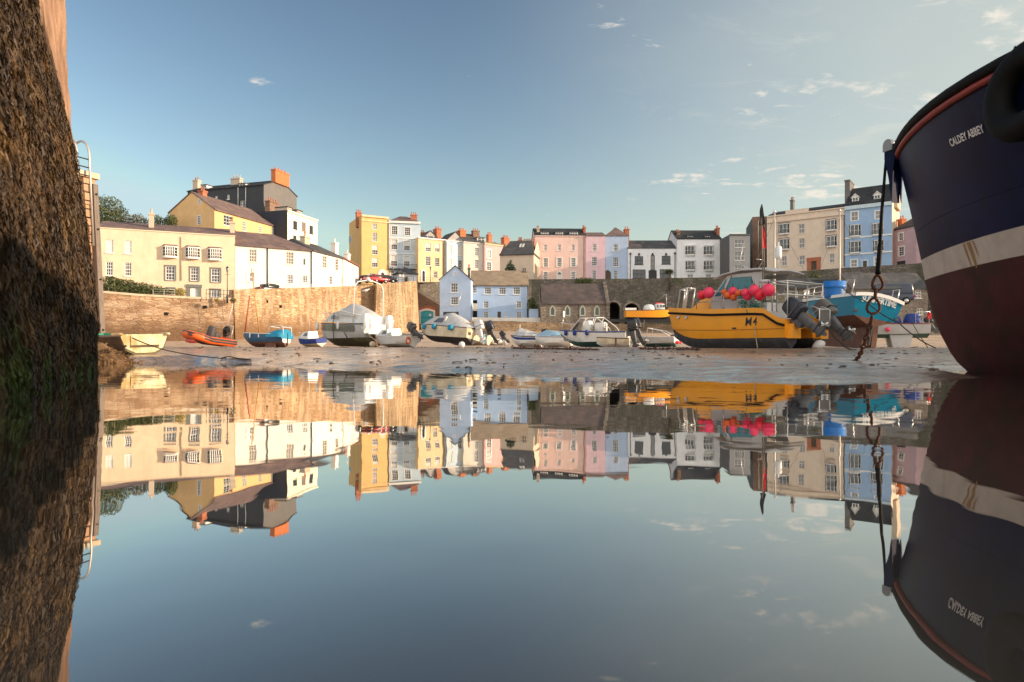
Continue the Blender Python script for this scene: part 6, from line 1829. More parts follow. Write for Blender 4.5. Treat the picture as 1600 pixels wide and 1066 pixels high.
# ------------------------------------------------------------------ teal boat SUMMERTIME
def make_teal():
    d = 38.0; x = GX(1356, d); z = sand_z(x, d)
    roll = radians(11)
    root = thing('fishing_boat', 'teal fishing boat with white rail seen from its lettered stern, leaning over', 'boat', (x, d, z), (roll, 0, radians(93)))
    zb = 1.15
    L, B, H = 8.5, 3.1, 1.62
    S = hull_pts(L, B, H, tr=.88, sheer=.2, ch=.3, rise=.75, full=2.4)
    for sec in S:
        for p in sec: p.z += zb
    mb = MB(); rm = [1, 1, 0, 0, 0]
    for s in (1, -1):
        R = [[Vector((p.x - .25 * max(0, 1 - p.x / 1.0) * (p.z - zb) / H, p.y * s, p.z)) for p in q] for q in S]
        for j in range(5): mb.grid([[q[j] for q in R], [q[j + 1] for q in R]], rm[j])
    q = [Vector((p.x - .25 * (p.z - zb) / H, p.y, p.z)) for p in S[0]]
    for j in range(5):
        a, b = q[j], q[j + 1]; mb.add([a, b, Vector((b.x, -b.y, b.z)), Vector((a.x, -a.y, a.z))], [(0, 1, 2, 3)], rm[j])
    mb.build('hull', [M['teal_hull'], M['antifoul_brown']], root, sharp=45)
    # raised white rail with camber at the stern
    rb = MB(); g = [Vector((p[-1].x - .25 * max(0, 1 - p[-1].x), p[-1].y, p[-1].z)) for p in S]
    def cap(p, s, o, dz): return Vector((p.x, (p.y + o) * s, p.z + dz))
    for s in (1, -1):
        rb.grid([[cap(p, s, .04, -.10) for p in g], [cap(p, s, .05, .07) for p in g], [cap(p, s, -.12, .07) for p in g], [cap(p, s, -.12, -.1) for p in g]], smooth=False)
    w = g[0].y; ys = [-1, -.7, -.35, 0, .35, .7, 1]
    cam_ = lambda y: .20 * (1 - y * y)
    x0 = g[0].x
    rb.grid([[Vector((x0 + .15, y * (w + .05), g[0].z + cam_(y) + .08)) for y in ys], [Vector((x0 - .07, y * (w + .05), g[0].z + cam_(y) + .07)) for y in ys], [Vector((x0 - .07, y * (w + .05), g[0].z + cam_(y) - .12)) for y in ys], [Vector((x0 + .02, y * (w + .05), g[0].z + cam_(y) - .12)) for y in ys]], smooth=False)
    rb.build('gunwale_rail', M['trim_white'], root)
    cb = MB(); cb.grid([[Vector((x0 - .005, y * w, g[0].z + cam_(y) - .1)) for y in ys], [Vector((x0 - .005, y * w, g[0].z - .12)) for y in ys]]); cb.build('transom_top', M['teal_hull'], root)
    dk = MB(); dk.grid([[Vector((p.x, p.y * q_ * .95, p.z - .1 + .08 * (1 - q_ * q_))) for p in g] for q_ in (1, 0, -1)]); dk.build('deck', M['gel_grey'], root)
    # lettering across the transom
    vs, fs = text_mesh('SUMMERTIME', .46, font_bold=.018, spacing=.95)
    w_ = max(v.x for v in vs); ln = 2.0
    mb = MB(); pts = []
    for v in vs:
        y = .98 - v.x / w_ * ln; zz = zb + H - .40 + v.y * 1.0 + .14 * (1 - (y / w) ** 2)
        pts.append((x0 - .022 + .0 - .0 + (zb + H - zz) * .14, y, zz))
    mb.add(pts, fs); mb.build('name_lettering', M['letter_white'], root, fix=False)
    for y, zz in ((1.15, zb + .75), (-1.25, zb + .7)):
        m2 = MB(); m2.box((-.25 * (zz - zb) / H - .02, y, zz), (.05, .22, .14)); m2.build('scupper', M['trim_dark'], root)
    # skeg, rudder and prop
    mb = MB(); mb.prism([(.0, -.06, zb + .25), (6, -.06, zb + .2), (5.2, -.06, .15), (.6, -.06, .0), (.6, -.06, .5)], (0, .12, 0)); mb.build('keel', M['antifoul_brown'], root)
    mb = MB(); mb.prism([(-.1, -.04, .1), (.42, -.04, .1), (.42, -.04, 1.2), (-.1, -.04, 1.25)], (0, .08, 0)); mb.build('rudder', M['antifoul_dark'], root)
    # bilge support under the low side
    mb = MB(); mb.prism([(.9, -1.05, -.45), (1.5, -1.05, -.45), (1.5, -.9, zb + .35), (.9, -.9, zb + .35)], (0, .3, 0)); mb.build('leg', M['antifoul_brown'], root)
    # stern pulpit hoops and side rails
    zt = zb + H
    paths = [[(.2, 1.35, zt), (.2, 1.35, zt + .85), (.9, 1.4, zt + .9), (.9, 1.4, zt)], [(.2, -1.3, zt), (.2, -1.3, zt + .8), (.9, -1.38, zt + .85), (.9, -1.38, zt)]]
    for s in (1, -1):
        pr = [Vector((p.x, p.y * s * .97, p.z)) for p in g if p.x > 2.0 and p.x < 8.3]
        paths += [[p + Vector((0, 0, .75)) for p in pr], [p + Vector((0, 0, .4)) for p in pr]] + [[p, p + Vector((0, 0, .75))] for p in pr[::2]]
    part_tubes(root, 'guard_rail', paths, .026, M['steel'])
    W = Matrix.Translation(root.location) @ root.rotation_euler.to_matrix().to_4x4()
    # blue tub on the side deck
    c = W @ Vector((2.2, .85, zt + .0))
    c = P(1304, 466, 40.4)
    o = thing('fish_tub', 'big blue plastic tub standing on the teal boat behind the catamaran', 'tub', c, (roll * .2, 0, 0))
    mb = MB(); mb.lathe((0, 0, 0), [(.54, 0), (.56, .1), (.60, .5), (.61, .62), (.65, .63), (.65, .72), (.62, .74), (.63, .98), (.60, 1.0), (.55, .95), (.52, .1)], 20); mb.build('body', M['tub_blue'], o)
    mb = MB(); mb.tube([(.1, -.66, .5), (.12, -.7, .3), (.08, -.64, .1)], .04, 6); mb.build('rope_handle', M['rope_pale'], o)
make_teal()

# ------------------------------------------------------------------ yachts with masts
def yacht(label, px, d, ang, L, mast_px, mtop, mats, cover=None, legs=True, roll=0.0, extra=None):
    x = GX(px, d); z = sand_z(x, d)
    root = thing('sailing_yacht', label, 'yacht', (x, d, z), (roll, 0, radians(ang)), None)
    off = .75
    S = hull_pts(L, L * .36, 1.15, tr=.75, sheer=.15, ch=.35, rise=.7, full=2.0)
    for q in S:
        for p in q: p.z += off
    mb = MB(); rm = [0, 0, 1, 1, 1]
    for s in (1, -1):
        for j in range(5): mb.grid([[Vector((q[j].x, q[j].y * s, q[j].z)) for q in S], [Vector((q[j + 1].x, q[j + 1].y * s, q[j + 1].z)) for q in S]], rm[j])
    for j in range(5):
        a, b = S[0][j], S[0][j + 1]; mb.add([a, b, Vector((b.x, -b.y, b.z)), Vector((a.x, -a.y, a.z))], [(0, 1, 2, 3)], rm[j])
    mb.build('hull', mats, root, sharp=50)
    rb = MB(); 
    for s in (1, -1): rb.tube([Vector((q[-1].x, q[-1].y * s, q[-1].z - .03)) for q in S], .035, 6)
    rb.build('rub_rail', cover or M['wood_dark'], root)
    dk = MB(); dk.grid([[Vector((q[-1].x, q[-1].y * k, q[-1].z - .02 + .06 * (1 - k * k))) for q in S] for k in (1, .5, 0, -.5, -1)]); dk.build('deck', M['gel_white'], root)
    mb = MB(); zt = off + 1.15
    mb.rbox((L * .52, 0, zt + .18), (L * .42, L * .2, .55), power=6, taper=(.85, .85)); cab = mb.build('cabin', M['gel_white'], root)
    for s in (1, -1):
        pm = MB(); pm.box((L * .52, s * L * .1, zt + .22), (L * .28, .02, .14)); pm.build('cabin_window', M['wind_grey'], cab)
    if legs:
        for s in (1, -1):
            mb = MB(); mb.prism([(L * .35, s * .5, 0), (L * .55, s * .5, 0), (L * .6, s * .4, off + .3), (L * .3, s * .4, off + .3)], (0, .08 * s, 0)); mb.build('bilge_keel', mats[0], root)
    # mast and rigging
    mt = MB(); W = Matrix.Translation(root.location) @ root.rotation_euler.to_matrix().to_4x4()
    mx = L * .55; base = Vector((mx, 0, zt + .3))
    top_w = P(mast_px, mtop, (W @ base).y); hgt = top_w.z - (W @ base).z
    mt.tube([base, base + Vector((0, 0, hgt))], .085, 8, r2=.06); m_o = mt.build('mast', M['mast_alloy'], root)
    sp = MB(); zs = base.z + hgt * .34; sp.tube([(mx, .75, zs), (mx, -.75, zs)], .035, 6); sp.build('spreader', M['mast_alloy'], m_o)
    hd = MB(); hd.tube([base + Vector((-.15, 0, hgt)), base + Vector((.15, 0, hgt))], .05, 6); hd.lathe(base + Vector((0, 0, hgt)), [(.06, 0), (.09, .05), (.07, .16), (.02, .18)], 8); hd.build('masthead', M['steel'], m_o)
    rg = MB()
    for s in (1, -1):
        rg.tube([(mx, s * L * .17, zt), (mx, s * .75, zs), base + Vector((0, 0, hgt * .97))], .009, 4)
    rg.tube([(L * .98, 0, zt + .2), base + Vector((0, 0, hgt * .95))], .012, 4); rg.tube([(0.05, 0, zt), base + Vector((0, 0, hgt * .98))], .012, 4)
    rg.build('rigging', M['tube_grey'], root)
    bm_ = MB(); bm_.tube([(mx, 0, zt + .95), (mx - L * .48, 0, zt + .9)], .06, 8); bo = bm_.build('boom', M['mast_alloy'], root)
    cv = MB(); cv.rbox((mx - L * .24, 0, zt + 1.03), (L * .46, .26, .36), power=3); cv.build('sail_cover', cover or M['navy_canvas'], bo)
    pul = [[(L * .97, .1, zt + .15), (L * .9, .35, zt + .7), (L * .97, 0, zt + .75), (L * .9, -.35, zt + .7), (L * .97, -.1, zt + .15)], [(.1, L * .13, zt), (.1, L * .13, zt + .7), (.02, 0, zt + .72), (.1, -L * .13, zt + .7), (.1, -L * .13, zt)], [(L * .9, .35, zt + .7), (L * .5, L * .17, zt + .6), (.1, L * .13, zt + .7)], [(L * .9, -.35, zt + .7), (L * .5, -L * .17, zt + .6), (.1, -L * .13, zt + .7)]]
    part_tubes(root, 'pulpit', pul, .018, M['steel'])
    return root, zt, L
yacht('white yacht with tall spar behind the catamaran stern', 1300, 52, 150, 7.5, 1275, 332, [M['antifoul_red'], M['gel_white']])
yacht('white yacht hidden behind the teal boat, only its spar and rail clear', 1400, 54, 140, 7.5, 1365, 330, [M['antifoul_brown'], M['gel_white']])
def yacht_blue():
    d = 45; x = GX(1449, d); z = sand_z(x, d)
    root = thing('sailing_dinghy', 'grey-white yacht hull under royal blue covers beside the navy ship', 'yacht', (x, d, z), (0, 0, radians(165)))
    off = .62; L = 4.6
    S = hull_pts(L, 1.9, .95, tr=.8, sheer=.12, ch=.3, rise=.7)
    for q in S:
        for p in q: p.z += off
    mb = MB(); rm = [0, 0, 1, 1, 1]
    for s in (1, -1):
        for j in range(5): mb.grid([[Vector((q[j].x, q[j].y * s, q[j].z)) for q in S], [Vector((q[j + 1].x, q[j + 1].y * s, q[j + 1].z)) for q in S]], rm[j])
    for j in range(5):
        a, b = S[0][j], S[0][j + 1]; mb.add([a, b, Vector((b.x, -b.y, b.z)), Vector((a.x, -a.y, a.z))], [(0, 1, 2, 3)], rm[j])
    mb.build('hull', [M['antifoul_green'], M['gel_grey']], root, sharp=50)
    dk = MB(); dk.grid([[Vector((q[-1].x, q[-1].y * k, q[-1].z - .01 + .05 * (1 - k * k))) for q in S] for k in (1, 0, -1)]); dk.build('deck', M['gel_white'], root)
    rb = MB()
    for s in (1, -1): rb.tube([Vector((q[-1].x, q[-1].y * s, q[-1].z - .03)) for q in S], .035, 6)
    rb.build('rub_rail', M['antifoul_red'], root)
    zt = off + .95
    for x0, w, hh in ((2.6, 2.4, .75), (.9, 1.1, .8)):
        cb = MB(); cb.rbox((x0, 0, zt + hh * .35), (w, 1.4, hh), power=3.2, taper=(.7, .6)); cb.build('canvas_cover', M['royal'], root)
    for s in (1, -1):
        mb = MB(); mb.prism([(1.2, s * .4, 0), (2.2, s * .4, 0), (2.4, s * .35, off + .3), (1.0, s * .35, off + .3)], (0, .3 * s, 0)); mb.build('bilge_keel', M['gel_grey'], root)
    part_tubes(root, 'stern_rail', [[(.1, .7, zt), (.05, .7, zt + .75), (.05, -.7, zt + .75), (.1, -.7, zt)], [(.9, .8, zt), (.9, .8, zt + .7), (.05, .7, zt + .75)], [(3.4, .5, zt), (3.2, .5, zt + 1.6), (3.2, -.5, zt + 1.6), (3.4, -.5, zt)]], .02, M['steel'])
    mb = MB(); mb.tube([Vector((.05 + .0, .55 + .22 * cos(a), zt + .42 + .26 * sin(a))) for a in [-.6 + 4.3 * k / 12 for k in range(13)]], .055, 8); mb.build('lifebuoy', M['flag_red'], root)
    mb = MB(); mb.ball((2.6, 1.02, off + .55), .15, 12); mb.build('fender', M['buoy_pink'], root)
    outboard(root, (-.02, -.2, zt - .15), .75, radians(35), M['engine_black'])
yacht_blue()
# ------------------------------------------------------------------ small boats on the sand
BO = 'small boats lying on the drained harbour sand'
# cream dinghy by the pier, stern towards the lens
M['dinghy_side'] = mat('dark_brown_boat_side', (.055, .035, .02), .7, var=.5, vscale=2, col2=(.13, .09, .04), c2scale=3)  # dark brown topsides with lighter brown patches
M['stained_cream'] = mat('weather_stained_cream', (.68, .56, .36), .55, var=.2, vscale=3, col2=(.36, .24, .07), c2scale=2.2, c2at=(.42, .62), c2stretch=(1, 1, .5))
def cream_dinghy():
    root = place('dinghy', 'cream dinghy with stained stern and weathered gunwale by the pier', 'dinghy', 226, 23.6, 137, radians(-2), dz=-.02, group=BO)
    root.scale = (.95, .88, .78)
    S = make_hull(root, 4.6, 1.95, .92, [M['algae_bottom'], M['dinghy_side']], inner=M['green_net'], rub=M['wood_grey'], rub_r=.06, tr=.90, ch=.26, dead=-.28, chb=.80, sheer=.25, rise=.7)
    for s in (1, -1): mb = MB(); mb.rbox((.30, s * .86, .93), (1.0, .22, .16), power=3); mb.build('gunwale_pad', M['stained_cream'], root)
    q = [Vector((-.012, p.y * .97, .10 + p.z * .90)) for p in S[0]]
    mb = MB(); mb.prism(q + [Vector((p.x, -p.y, p.z)) for p in q[:0:-1]], (-.02, 0, 0)); mb.build('transom', M['stained_cream'], root)
    mb = MB(); mb.box((-.04, 0, .66), (.05, 1.0, .42)); mb.build('transom_board', M['stained_cream'], root)
    mb = MB(); mb.box((-.034, 0, .40), (.03, 1.05, .10)); mb.build('transom_strip', mat('dark_brown_strip', (.10, .07, .03), .8, var=.4), root)  # dark brown strip across the transom below the board
    for x in (1.3, 2.6): mb = MB(); mb.box((x, 0, .70), (.28, 1.5, .04)); mb.build('thwart', M['wood_grey'], root)
    mb = MB(); mb.prism([(-.02, -.03, .02), (.5, -.03, .02), (.3, -.03, -.12), (-.02, -.03, -.14)], (0, .06, 0)); mb.build('skeg', M['algae_bottom'], root)
    mb = MB(); mb.lathe((-.06, .7, .42), [(.05, -.01), (.05, .01), (.03, .02)], 10, 0, Matrix.Rotation(pi / 2, 3, 'Y')); mb.build('drain_plug', M['trim_dark'], root)
cream_dinghy()
# its painter across the sand
def rope(name, label, pts, r, m, sag=0.0, n=14, ground=False, cat='rope'):
    path = []
    for a, b in zip(pts, pts[1:]):
        a, b = Vector(a), Vector(b)
        for k in range(n):
            t = k / n; p = a.lerp(b, t); p.z -= sag * 4 * t * (1 - t)
            if ground: p.z = max(p.z, sand_z(p.x, p.y) + r)
            path.append(p)
    path.append(Vector(pts[-1]))
    mb = MB(); mb.tube(path, r, 6); o = mb.build(name, m)
    tag(o, label, cat); return o
def G(x, d, dz=.02):
    X = GX(x, d); return Vector((X, d, sand_z(X, d) + dz))
rope('mooring_line', 'thin dark mooring line running from the cream dinghy down to the water', [P(206, 528, 22.6), P(262, 548, 22.3), G(345, 21.8), G(392, 20.8)], .018, M['rope_dark'], .03, ground=True)

# orange RIB heeled over
def rib():
    root = place('inflatable_boat', 'orange and black inflatable boat heeled over with a black engine', 'inflatable', 346, 41, 266, radians(-13), radians(-3), dz=.05, group=BO, sc=.78)
    L = 4.6
    pth = lambda s: [Vector((0 + L * .78 * t, s * .85, .45)) for t in (0, .25, .5, .75, 1)] + [Vector((L * (.78 + .2 * sin(a)), s * .85 * cos(a) , .45 + .12 * sin(a))) for a in (.4, .8, 1.2)]
    mb = MB(); p = pth(1) + [Vector((L * .985, 0, .58))] + pth(-1)[::-1]
    mb.tube(p, .27, 12)
    for s in (1, -1): mb.lathe((0, s * .85, .45), [(.02, .42), (.12, .36), (.22, .16), (.27, 0)], 12, 0, Matrix.Rotation(-pi / 2, 3, 'Y'))
    tb = mb.build('tube', M['rib_orange'], root)
    for dz, nm in ((.0, 'wear_strip'), (.17, 'black_stripe')):
        sb = MB(); sb.tube([Vector((q.x, q.y * 1.0, q.z + dz * 0)) + (Vector((0, q.y, 0)).normalized() * (.262 * cos(dz * 3)) if abs(q.y) > .3 else Vector((.262, 0, 0))) + Vector((0, 0, .26 * sin(dz * 4))) for q in p], .075, 6); sb.build(nm, M['tube_grey'], tb)
    S = hull_pts(L * .95, 1.5, .42, tr=.95, rise=.9)
    hb = MB()
    for s in (1, -1):
        for j in range(5): hb.grid([[Vector((q[j].x, q[j].y * s, q[j].z)) for q in S], [Vector((q[j + 1].x, q[j + 1].y * s, q[j + 1].z)) for q in S]])
    hb.grid([[Vector((q[-1].x, q[-1].y * k, .40)) for q in S] for k in (1, -1)]); hb.build('hull', M['tube_grey'], root)
    mb = MB(); mb.box((.02, 0, .5), (.06, 1.3, .5)); mb.build('transom', M['rib_orange'], root)
    mb = MB(); mb.rbox((2.0, 0, .95), (.7, .55, 1.0), power=5, taper=(.6, .9)); mb.rbox((1.2, 0, .75), (.7, .45, .6), power=5); mb.build('console', M['tube_grey'], root)
    outboard(root, (-.02, 0, .80), 1.0, radians(30), M['engine_black'])
    part_tubes(root, 'arch', [[(.25, .7, .5), (.15, .62, 1.75), (.15, -.62, 1.75), (.25, -.7, .5)]], .028, M['steel'])
    part_tubes(root, 'aerial', [[(.15, .1, 1.75), (.05, .1, 3.4)]], .02, M['gel_white'])
    gl = MB()
    for k in range(4): gl.tube([(.4 + k * .8, -1.1, .5), (.6 + k * .8, -1.2, .32), (.85 + k * .8, -1.22, .28), (1.2 + k * .8, -1.1, .5)], .018, 5)
    gl.build('grab_line', M['rope_pale'], root)
rib()
def small_inflatable():
    root = place('inflatable_tender', 'small red-brown inflatable tender behind the orange one', 'inflatable', 317, 43.5, 152, radians(-6), dz=.25, group=BO, sc=.55)
    mb = MB(); p = [(0, .62, .3), (1.4, .62, .32), (2.2, .45, .42), (2.5, 0, .48), (2.2, -.45, .42), (1.4, -.62, .32), (0, -.62, .3)]
    mb.tube(p, .21, 10); mb.build('tube', M['rib_red'], root)
    mb = MB(); mb.tube([Vector(q) + Vector((0, 0, .19)) for q in p], .06, 6); mb.build('wear_strip', M['tube_grey'], root)
    mb = MB(); mb.box((1.1, 0, .25), (2.1, 1.1, .04)); mb.box((.06, 0, .38), (.05, 1.1, .4)); mb.build('floor_board', M['tube_grey'], root)
    for i, x in enumerate((.6, 1.3)): mb = MB(); mb.tube([(x, -.6, .45), (x, .6, .45)], .08, 8); mb.build('thwart', M['tube_grey'], root)
small_inflatable()

# blue day sailer
def day_sailer():
    root = place('sailing_dinghy', 'little dark blue day sailer with teal cockpit cover and a rust red furled sail', 'sailing dinghy', 447, 47, 163, radians(3), dz=.0, group=BO, sc=.80)
    S = make_hull(root, 4.4, 1.75, 1.15, [M['antifoul_brown'], M['blue_hull']], inner=False, deck=M['royal'], rub=M['trim_white'], rub_r=.035, tr=.72, ch=.42, sheer=.22, rise=.75)
    cv = MB(); rows = []
    for x in (-.1, .4, .9, 1.5):
        rows.append([Vector((x, y * .86 * (1 if abs(y) < 1 else 1.03), 1.12 + (.42 if x < 1.2 else .12) * (1 - abs(y)) ** .6 - (.30 if abs(y) == 1 else 0) + .03 * noise.noise(Vector((x * 3, y * 3, 0))))) for y in (-1, -.97, -.6, -.3, 0, .3, .6, .97, 1)])
    cv.grid(rows); cv.grid([rows[0], [Vector((p.x, p.y * .95, .72)) for p in rows[0]]]); cv.build('cockpit_cover', M['teal_canvas'], root)
    part_tubes(root, 'stern_rail', [[(1.3, .8, 1.15), (1.2, .72, 1.75), (.2, .62, 1.85), (-.05, .6, 1.7), (-.1, .6, 1.0)], [(1.3, -.8, 1.15), (1.2, -.72, 1.75), (.2, -.62, 1.85), (-.05, -.6, 1.7), (-.1, -.6, 1.0)], [(1.2, .72, 1.75), (1.2, -.72, 1.75)], [(-.05, .6, 1.7), (-.05, -.6, 1.7)]], .028, M['gel_white'])
    W = root.matrix_basis.copy()
    b = W @ Vector((2.75, 0, 1.25)); t = P(393, 420, b.y); Wi = W.inverted()
    mb = MB(); mb.tube([(2.75, 0, 1.15), Wi @ t], .055, 8, r2=.04); mb.build('mast', M['mast_wood'], root)
    t2 = P(390, 462, (W @ Vector((4.2, 0, 1.4))).y)
    mb = MB(); mb.tube([(4.25, 0, 1.35), Wi @ t2], .075, 8, r2=.05); mb.build('furled_sail', M['sail_red'], root)
    mb = MB(); mb.prism([(-.16, -.02, .1), (.02, -.02, .1), (.02, -.02, 1.3), (-.16, -.02, 1.2)], (0, .04, 0)); mb.build('rudder', M['wood_dark'], root)
    for s in (1, -1): mb = MB(); mb.box((1.2, s * .55, .1), (1.0, .06, .5)); mb.build('bilge_keel', M['antifoul_brown'], root)
    for x in (3.1, 2.2): fender(root, (x, .83, .95), .06, .35)
    mb = MB(); mb.rbox((.0, .0, .68), (.12, 1.2, .7), power=4); mb.build('stern_panel', M['gel_white'], root)
day_sailer()

def cuddy(root, L, B, H, x0, x1, h, m, win=None, wm=None, front=.5, top=.82):
    """low cabin: raked front, sides that lean in"""
    z0 = H * .98
    mb = MB(); w0, w1 = B * .40, B * .33
    A = [(x0, w0, z0), (x1, w0 * .75, z0 + .05), (x1, -w0 * .75, z0 + .05), (x0, -w0, z0)]
    T = [(x0, w1, z0 + h), (x1 - (x1 - x0) * front, w1 * top, z0 + h * .96), (x1 - (x1 - x0) * front, -w1 * top, z0 + h * .96), (x0, -w1, z0 + h)]
    mb.add(A + T, [(4, 5, 6, 7), (0, 1, 5, 4), (1, 2, 6, 5), (2, 3, 7, 6), (3, 0, 4, 7)])
    c = mb.build('cabin', m, root)
    def lerp3(a, b, t): return Vector(a).lerp(Vector(b), t)
    for s in (0, 1):
        a0, a1, t0, t1 = (A[0], A[1], T[0], T[1]) if s == 0 else (A[3], A[2], T[3], T[2])
        p = MB(); o = Vector((0, .012 if s == 0 else -.012, .002))
        def q(u, v): return lerp3(lerp3(a0, a1, u), lerp3(t0, t1, u), v) + o
        p.quad(q(.12, .35), q(.62, .35), q(.55, .82), q(.12, .82)); p.build('cabin_window', wm or M['wind_grey'], c)
    p = MB(); o = Vector((.012, 0, .006))
    def q(u, v): return lerp3(lerp3(A[1], A[2], u), lerp3(T[1], T[2], u), v) + o
    p.quad(q(.1, .25), q(.9, .25), q(.9, .85), q(.1, .85)); p.build('windscreen', wm or M['wind_grey'], c)
    return c

# small white and blue cabin boat behind the cruiser
root = place('cabin_boat', 'small white and royal blue cabin boat peeping out behind the big cruiser', 'motor boat', 503, 63, 142, radians(-4), group=BO, sc=.78)
make_hull(root, 4.6, 1.9, 1.05, [M['gel_cream'], M['royal']], inner=True, rub=M['gel_white'], tr=.85)
cuddy(root, 4.6, 1.9, 1.05, 1.6, 3.9, .85, M['gel_white'])
part_tubes(root, 'bow_rail', [[(3.2, .75, 1.1), (3.3, .7, 1.6), (4.3, .2, 1.75), (4.3, -.2, 1.75), (3.3, -.7, 1.6), (3.2, -.75, 1.1)]], .022, M['steel'])
mb = MB(); mb.tube([(2.2, 0, 1.9), (2.2, 0, 3.3)], .015, 5); mb.build('aerial', M['steel'], root)

# big white cruiser
def cruiser():
    root = place('cabin_cruiser', 'large white cabin cruiser with grey canvas over its aft deck and a tubular arch', 'cabin cruiser', 590, 48.5, 136, radians(2), radians(-1), group=BO)
    L, B, H = 7.6, 2.75, 1.62
    S = make_hull(root, L, B, H, [M['algae_bottom'], M['gel_grey']], inner=False, deck=M['gel_white'], rub=M['trim_dark'], rub_r=.04, tr=.94, ch=.40, sheer=.2, rise=.72, full=2.6)
    sk = MB(); sk.box((-.28, 0, .92), (.56, 2.3, .10)); sk.build('swim_platform', M['gel_white'], root)
    for s in (1, -1): tb = MB(); tb.rbox((.12, s * .98, 1.72), (.5, .62, 1.25), power=4.5, taper=(.8, .85)); tb.build('stern_corner', M['gel_white'], root)
    for s in (1, -1):
        q = MB(); q.tube([(-.15, s * 1.18, 1.25), (-.17, s * 1.18, 1.95), (-.14, s * .95, 2.1), (-.15, s * .78, 1.95), (-.15, s * .78, 1.25)], .025, 6); q.build('grab_rail', M['steel'], root)
    # superstructure
    mb = MB()
    pr = [(.3, 1.60), (6.1, 1.85), (4.6, 2.45), (3.2, 2.60), (.3, 2.15)]
    for s in (1,):
        a = [Vector((x, 1.28, z)) for x, z in pr]; b = [Vector((x, -1.28, z)) for x, z in pr]
        for i, p in enumerate(a):
            k = .92 if p.z > 2.1 else .98
            k *= (.62 if p.x > 6 else .85 if p.x > 4 else 1)
            a[i] = Vector((p.x, 1.28 * k, p.z)); b[i] = Vector((p.x, -1.28 * k, p.z))
        n = len(a)
        mb.add(a + b, [tuple(range(n)), tuple(range(n, 2 * n))[::-1]] + [(i, (i + 1) % n, n + (i + 1) % n, n + i) for i in range(n)])
    cab = mb.build('cabin', M['gel_white'], root)
    for s in (1, -1):
        w = MB(); w.add([(4.5, s * 1.15, 2.0), (3.7, s * 1.25, 1.98), (3.7, s * 1.235, 2.28), (4.35, s * 1.14, 2.26)], [(0, 1, 2, 3)]); w.build('cabin_window', M['wind_grey'], cab)
    bd = MB()
    for s in (1, -1):
        g = [q for q in S if .55 < q[0].x < 6.9]
        bd.grid([[Vector((q[-1].x, (q[-1].y * .985 + .03) * s, q[-1].z - .12)) for q in g], [Vector((q[-1].x, (q[-1].y * .965 + .035) * s, q[-1].z - .56)) for q in g]])
    bd.build('hull_window_band', M['wind_grey'], root)
    # canvas tent: ridge over the aft deck
    cv = MB(); rows = []
    for x, zt, zl, w in ((.32, 2.30, 1.75, 1.02), (.9, 2.62, 2.0, 1.18), (2.0, 3.0, 2.2, 1.24), (3.0, 3.2, 2.3, 1.22), (3.5, 3.2, 2.38, 1.15), (4.1, 2.75, 2.42, 1.02)):
        rows.append([Vector((x, y * w, (zl if abs(y) == 1 else zt - (zt - zl) * abs(y) ** 1.15 * .9) + .05 * noise.noise(Vector((x * 2.2, y * 3, 3))))) for y in (-1, -.9, -.6, -.3, 0, .3, .6, .9, 1)])
    cv.grid(rows); cv.grid([rows[0], [Vector((p.x - .02, p.y, 1.0)) for p in rows[0]]]); cv.grid([rows[-1], [Vector((p.x + .1, p.y, 2.35)) for p in rows[-1]]])
    c = cv.build('canvas_canopy', M['grey_canvas'], root)
    w = MB(); w.add([(3.3, .80, 2.86), (3.9, .80, 2.66), (3.1, 1.10, 2.58)], [(0, 1, 2)]); w.build('canopy_window', M['gel_white'], c)
    part_tubes(root, 'arch', [[(1.3, 1.28, 1.7), (1.35, 1.22, 4.25), (1.3, 1.0, 4.62), (1.3, .3, 4.78), (1.3, -.3, 4.78), (1.3, -1.0, 4.62), (1.35, -1.22, 4.25), (1.3, -1.28, 1.7)]], .045, M['gel_white'])
    mb = MB(); mb.lathe((1.3, .15, 4.80), [(.16, 0), (.17, .08), (.12, .2), (.04, .25)], 12); mb.build('radar_dome', M['gel_white'], root)
    mb = MB(); mb.tube([(1.3, -.6, 4.75), (1.3, -.6, 4.95)], .05, 6); mb.tube([(1.3, .75, 4.7), (1.3, .75, 4.9)], .04, 6); mb.build('navigation_light', M['steel'], root)
    for x, z in ((6.2, 1.45), (3.0, 1.5)): fender(root, (x, 1.25 if x > 5 else 1.42, z), .12, .62)
    part_tubes(root, 'bow_rail', [[(5.0, 1.1, 1.75), (5.2, 1.05, 2.4), (7.2, .3, 2.6), (7.2, -.3, 2.6), (5.2, -1.05, 2.4), (5.0, -1.1, 1.75)], [(6.3, .7, 1.8), (6.3, .7, 2.5)]], .022, M['steel'])
    part_tubes(root, 'trim_strut', [[(2.2, 1.42, 1.0), (2.0, 1.0, .25)], [(-.2, .6, .9), (-.25, .6, .1)], [(-.2, -.6, .9), (-.25, -.6, .1)], [(3.6, 1.42, 2.4), (3.65, 1.46, 1.4), (3.6, 1.3, .05)]], .035, M['wood_dark'])
    mb = MB(); mb.rbox((-.1, .35, .45), (.5, .3, .7), power=3); mb.rbox((-.1, -.35, .45), (.5, .3, .7), power=3); mb.build('stern_drive', M['antifoul_brown'], root)
    d = 46.8
    o = thing('mooring_buoy', 'round buff buoy on the sand under the cruiser stern', 'buoy', G(582, d, .2)); mb = MB(); mb.ball((0, 0, 0), .22, 16); mb.build('float', M['gel_cream'], o)
    mb = MB(); mb.lathe((0, 0, .2), [(.05, 0), (.05, .06), (.02, .09)], 8); mb.build('eye', M['rope_dark'], o)
cruiser()
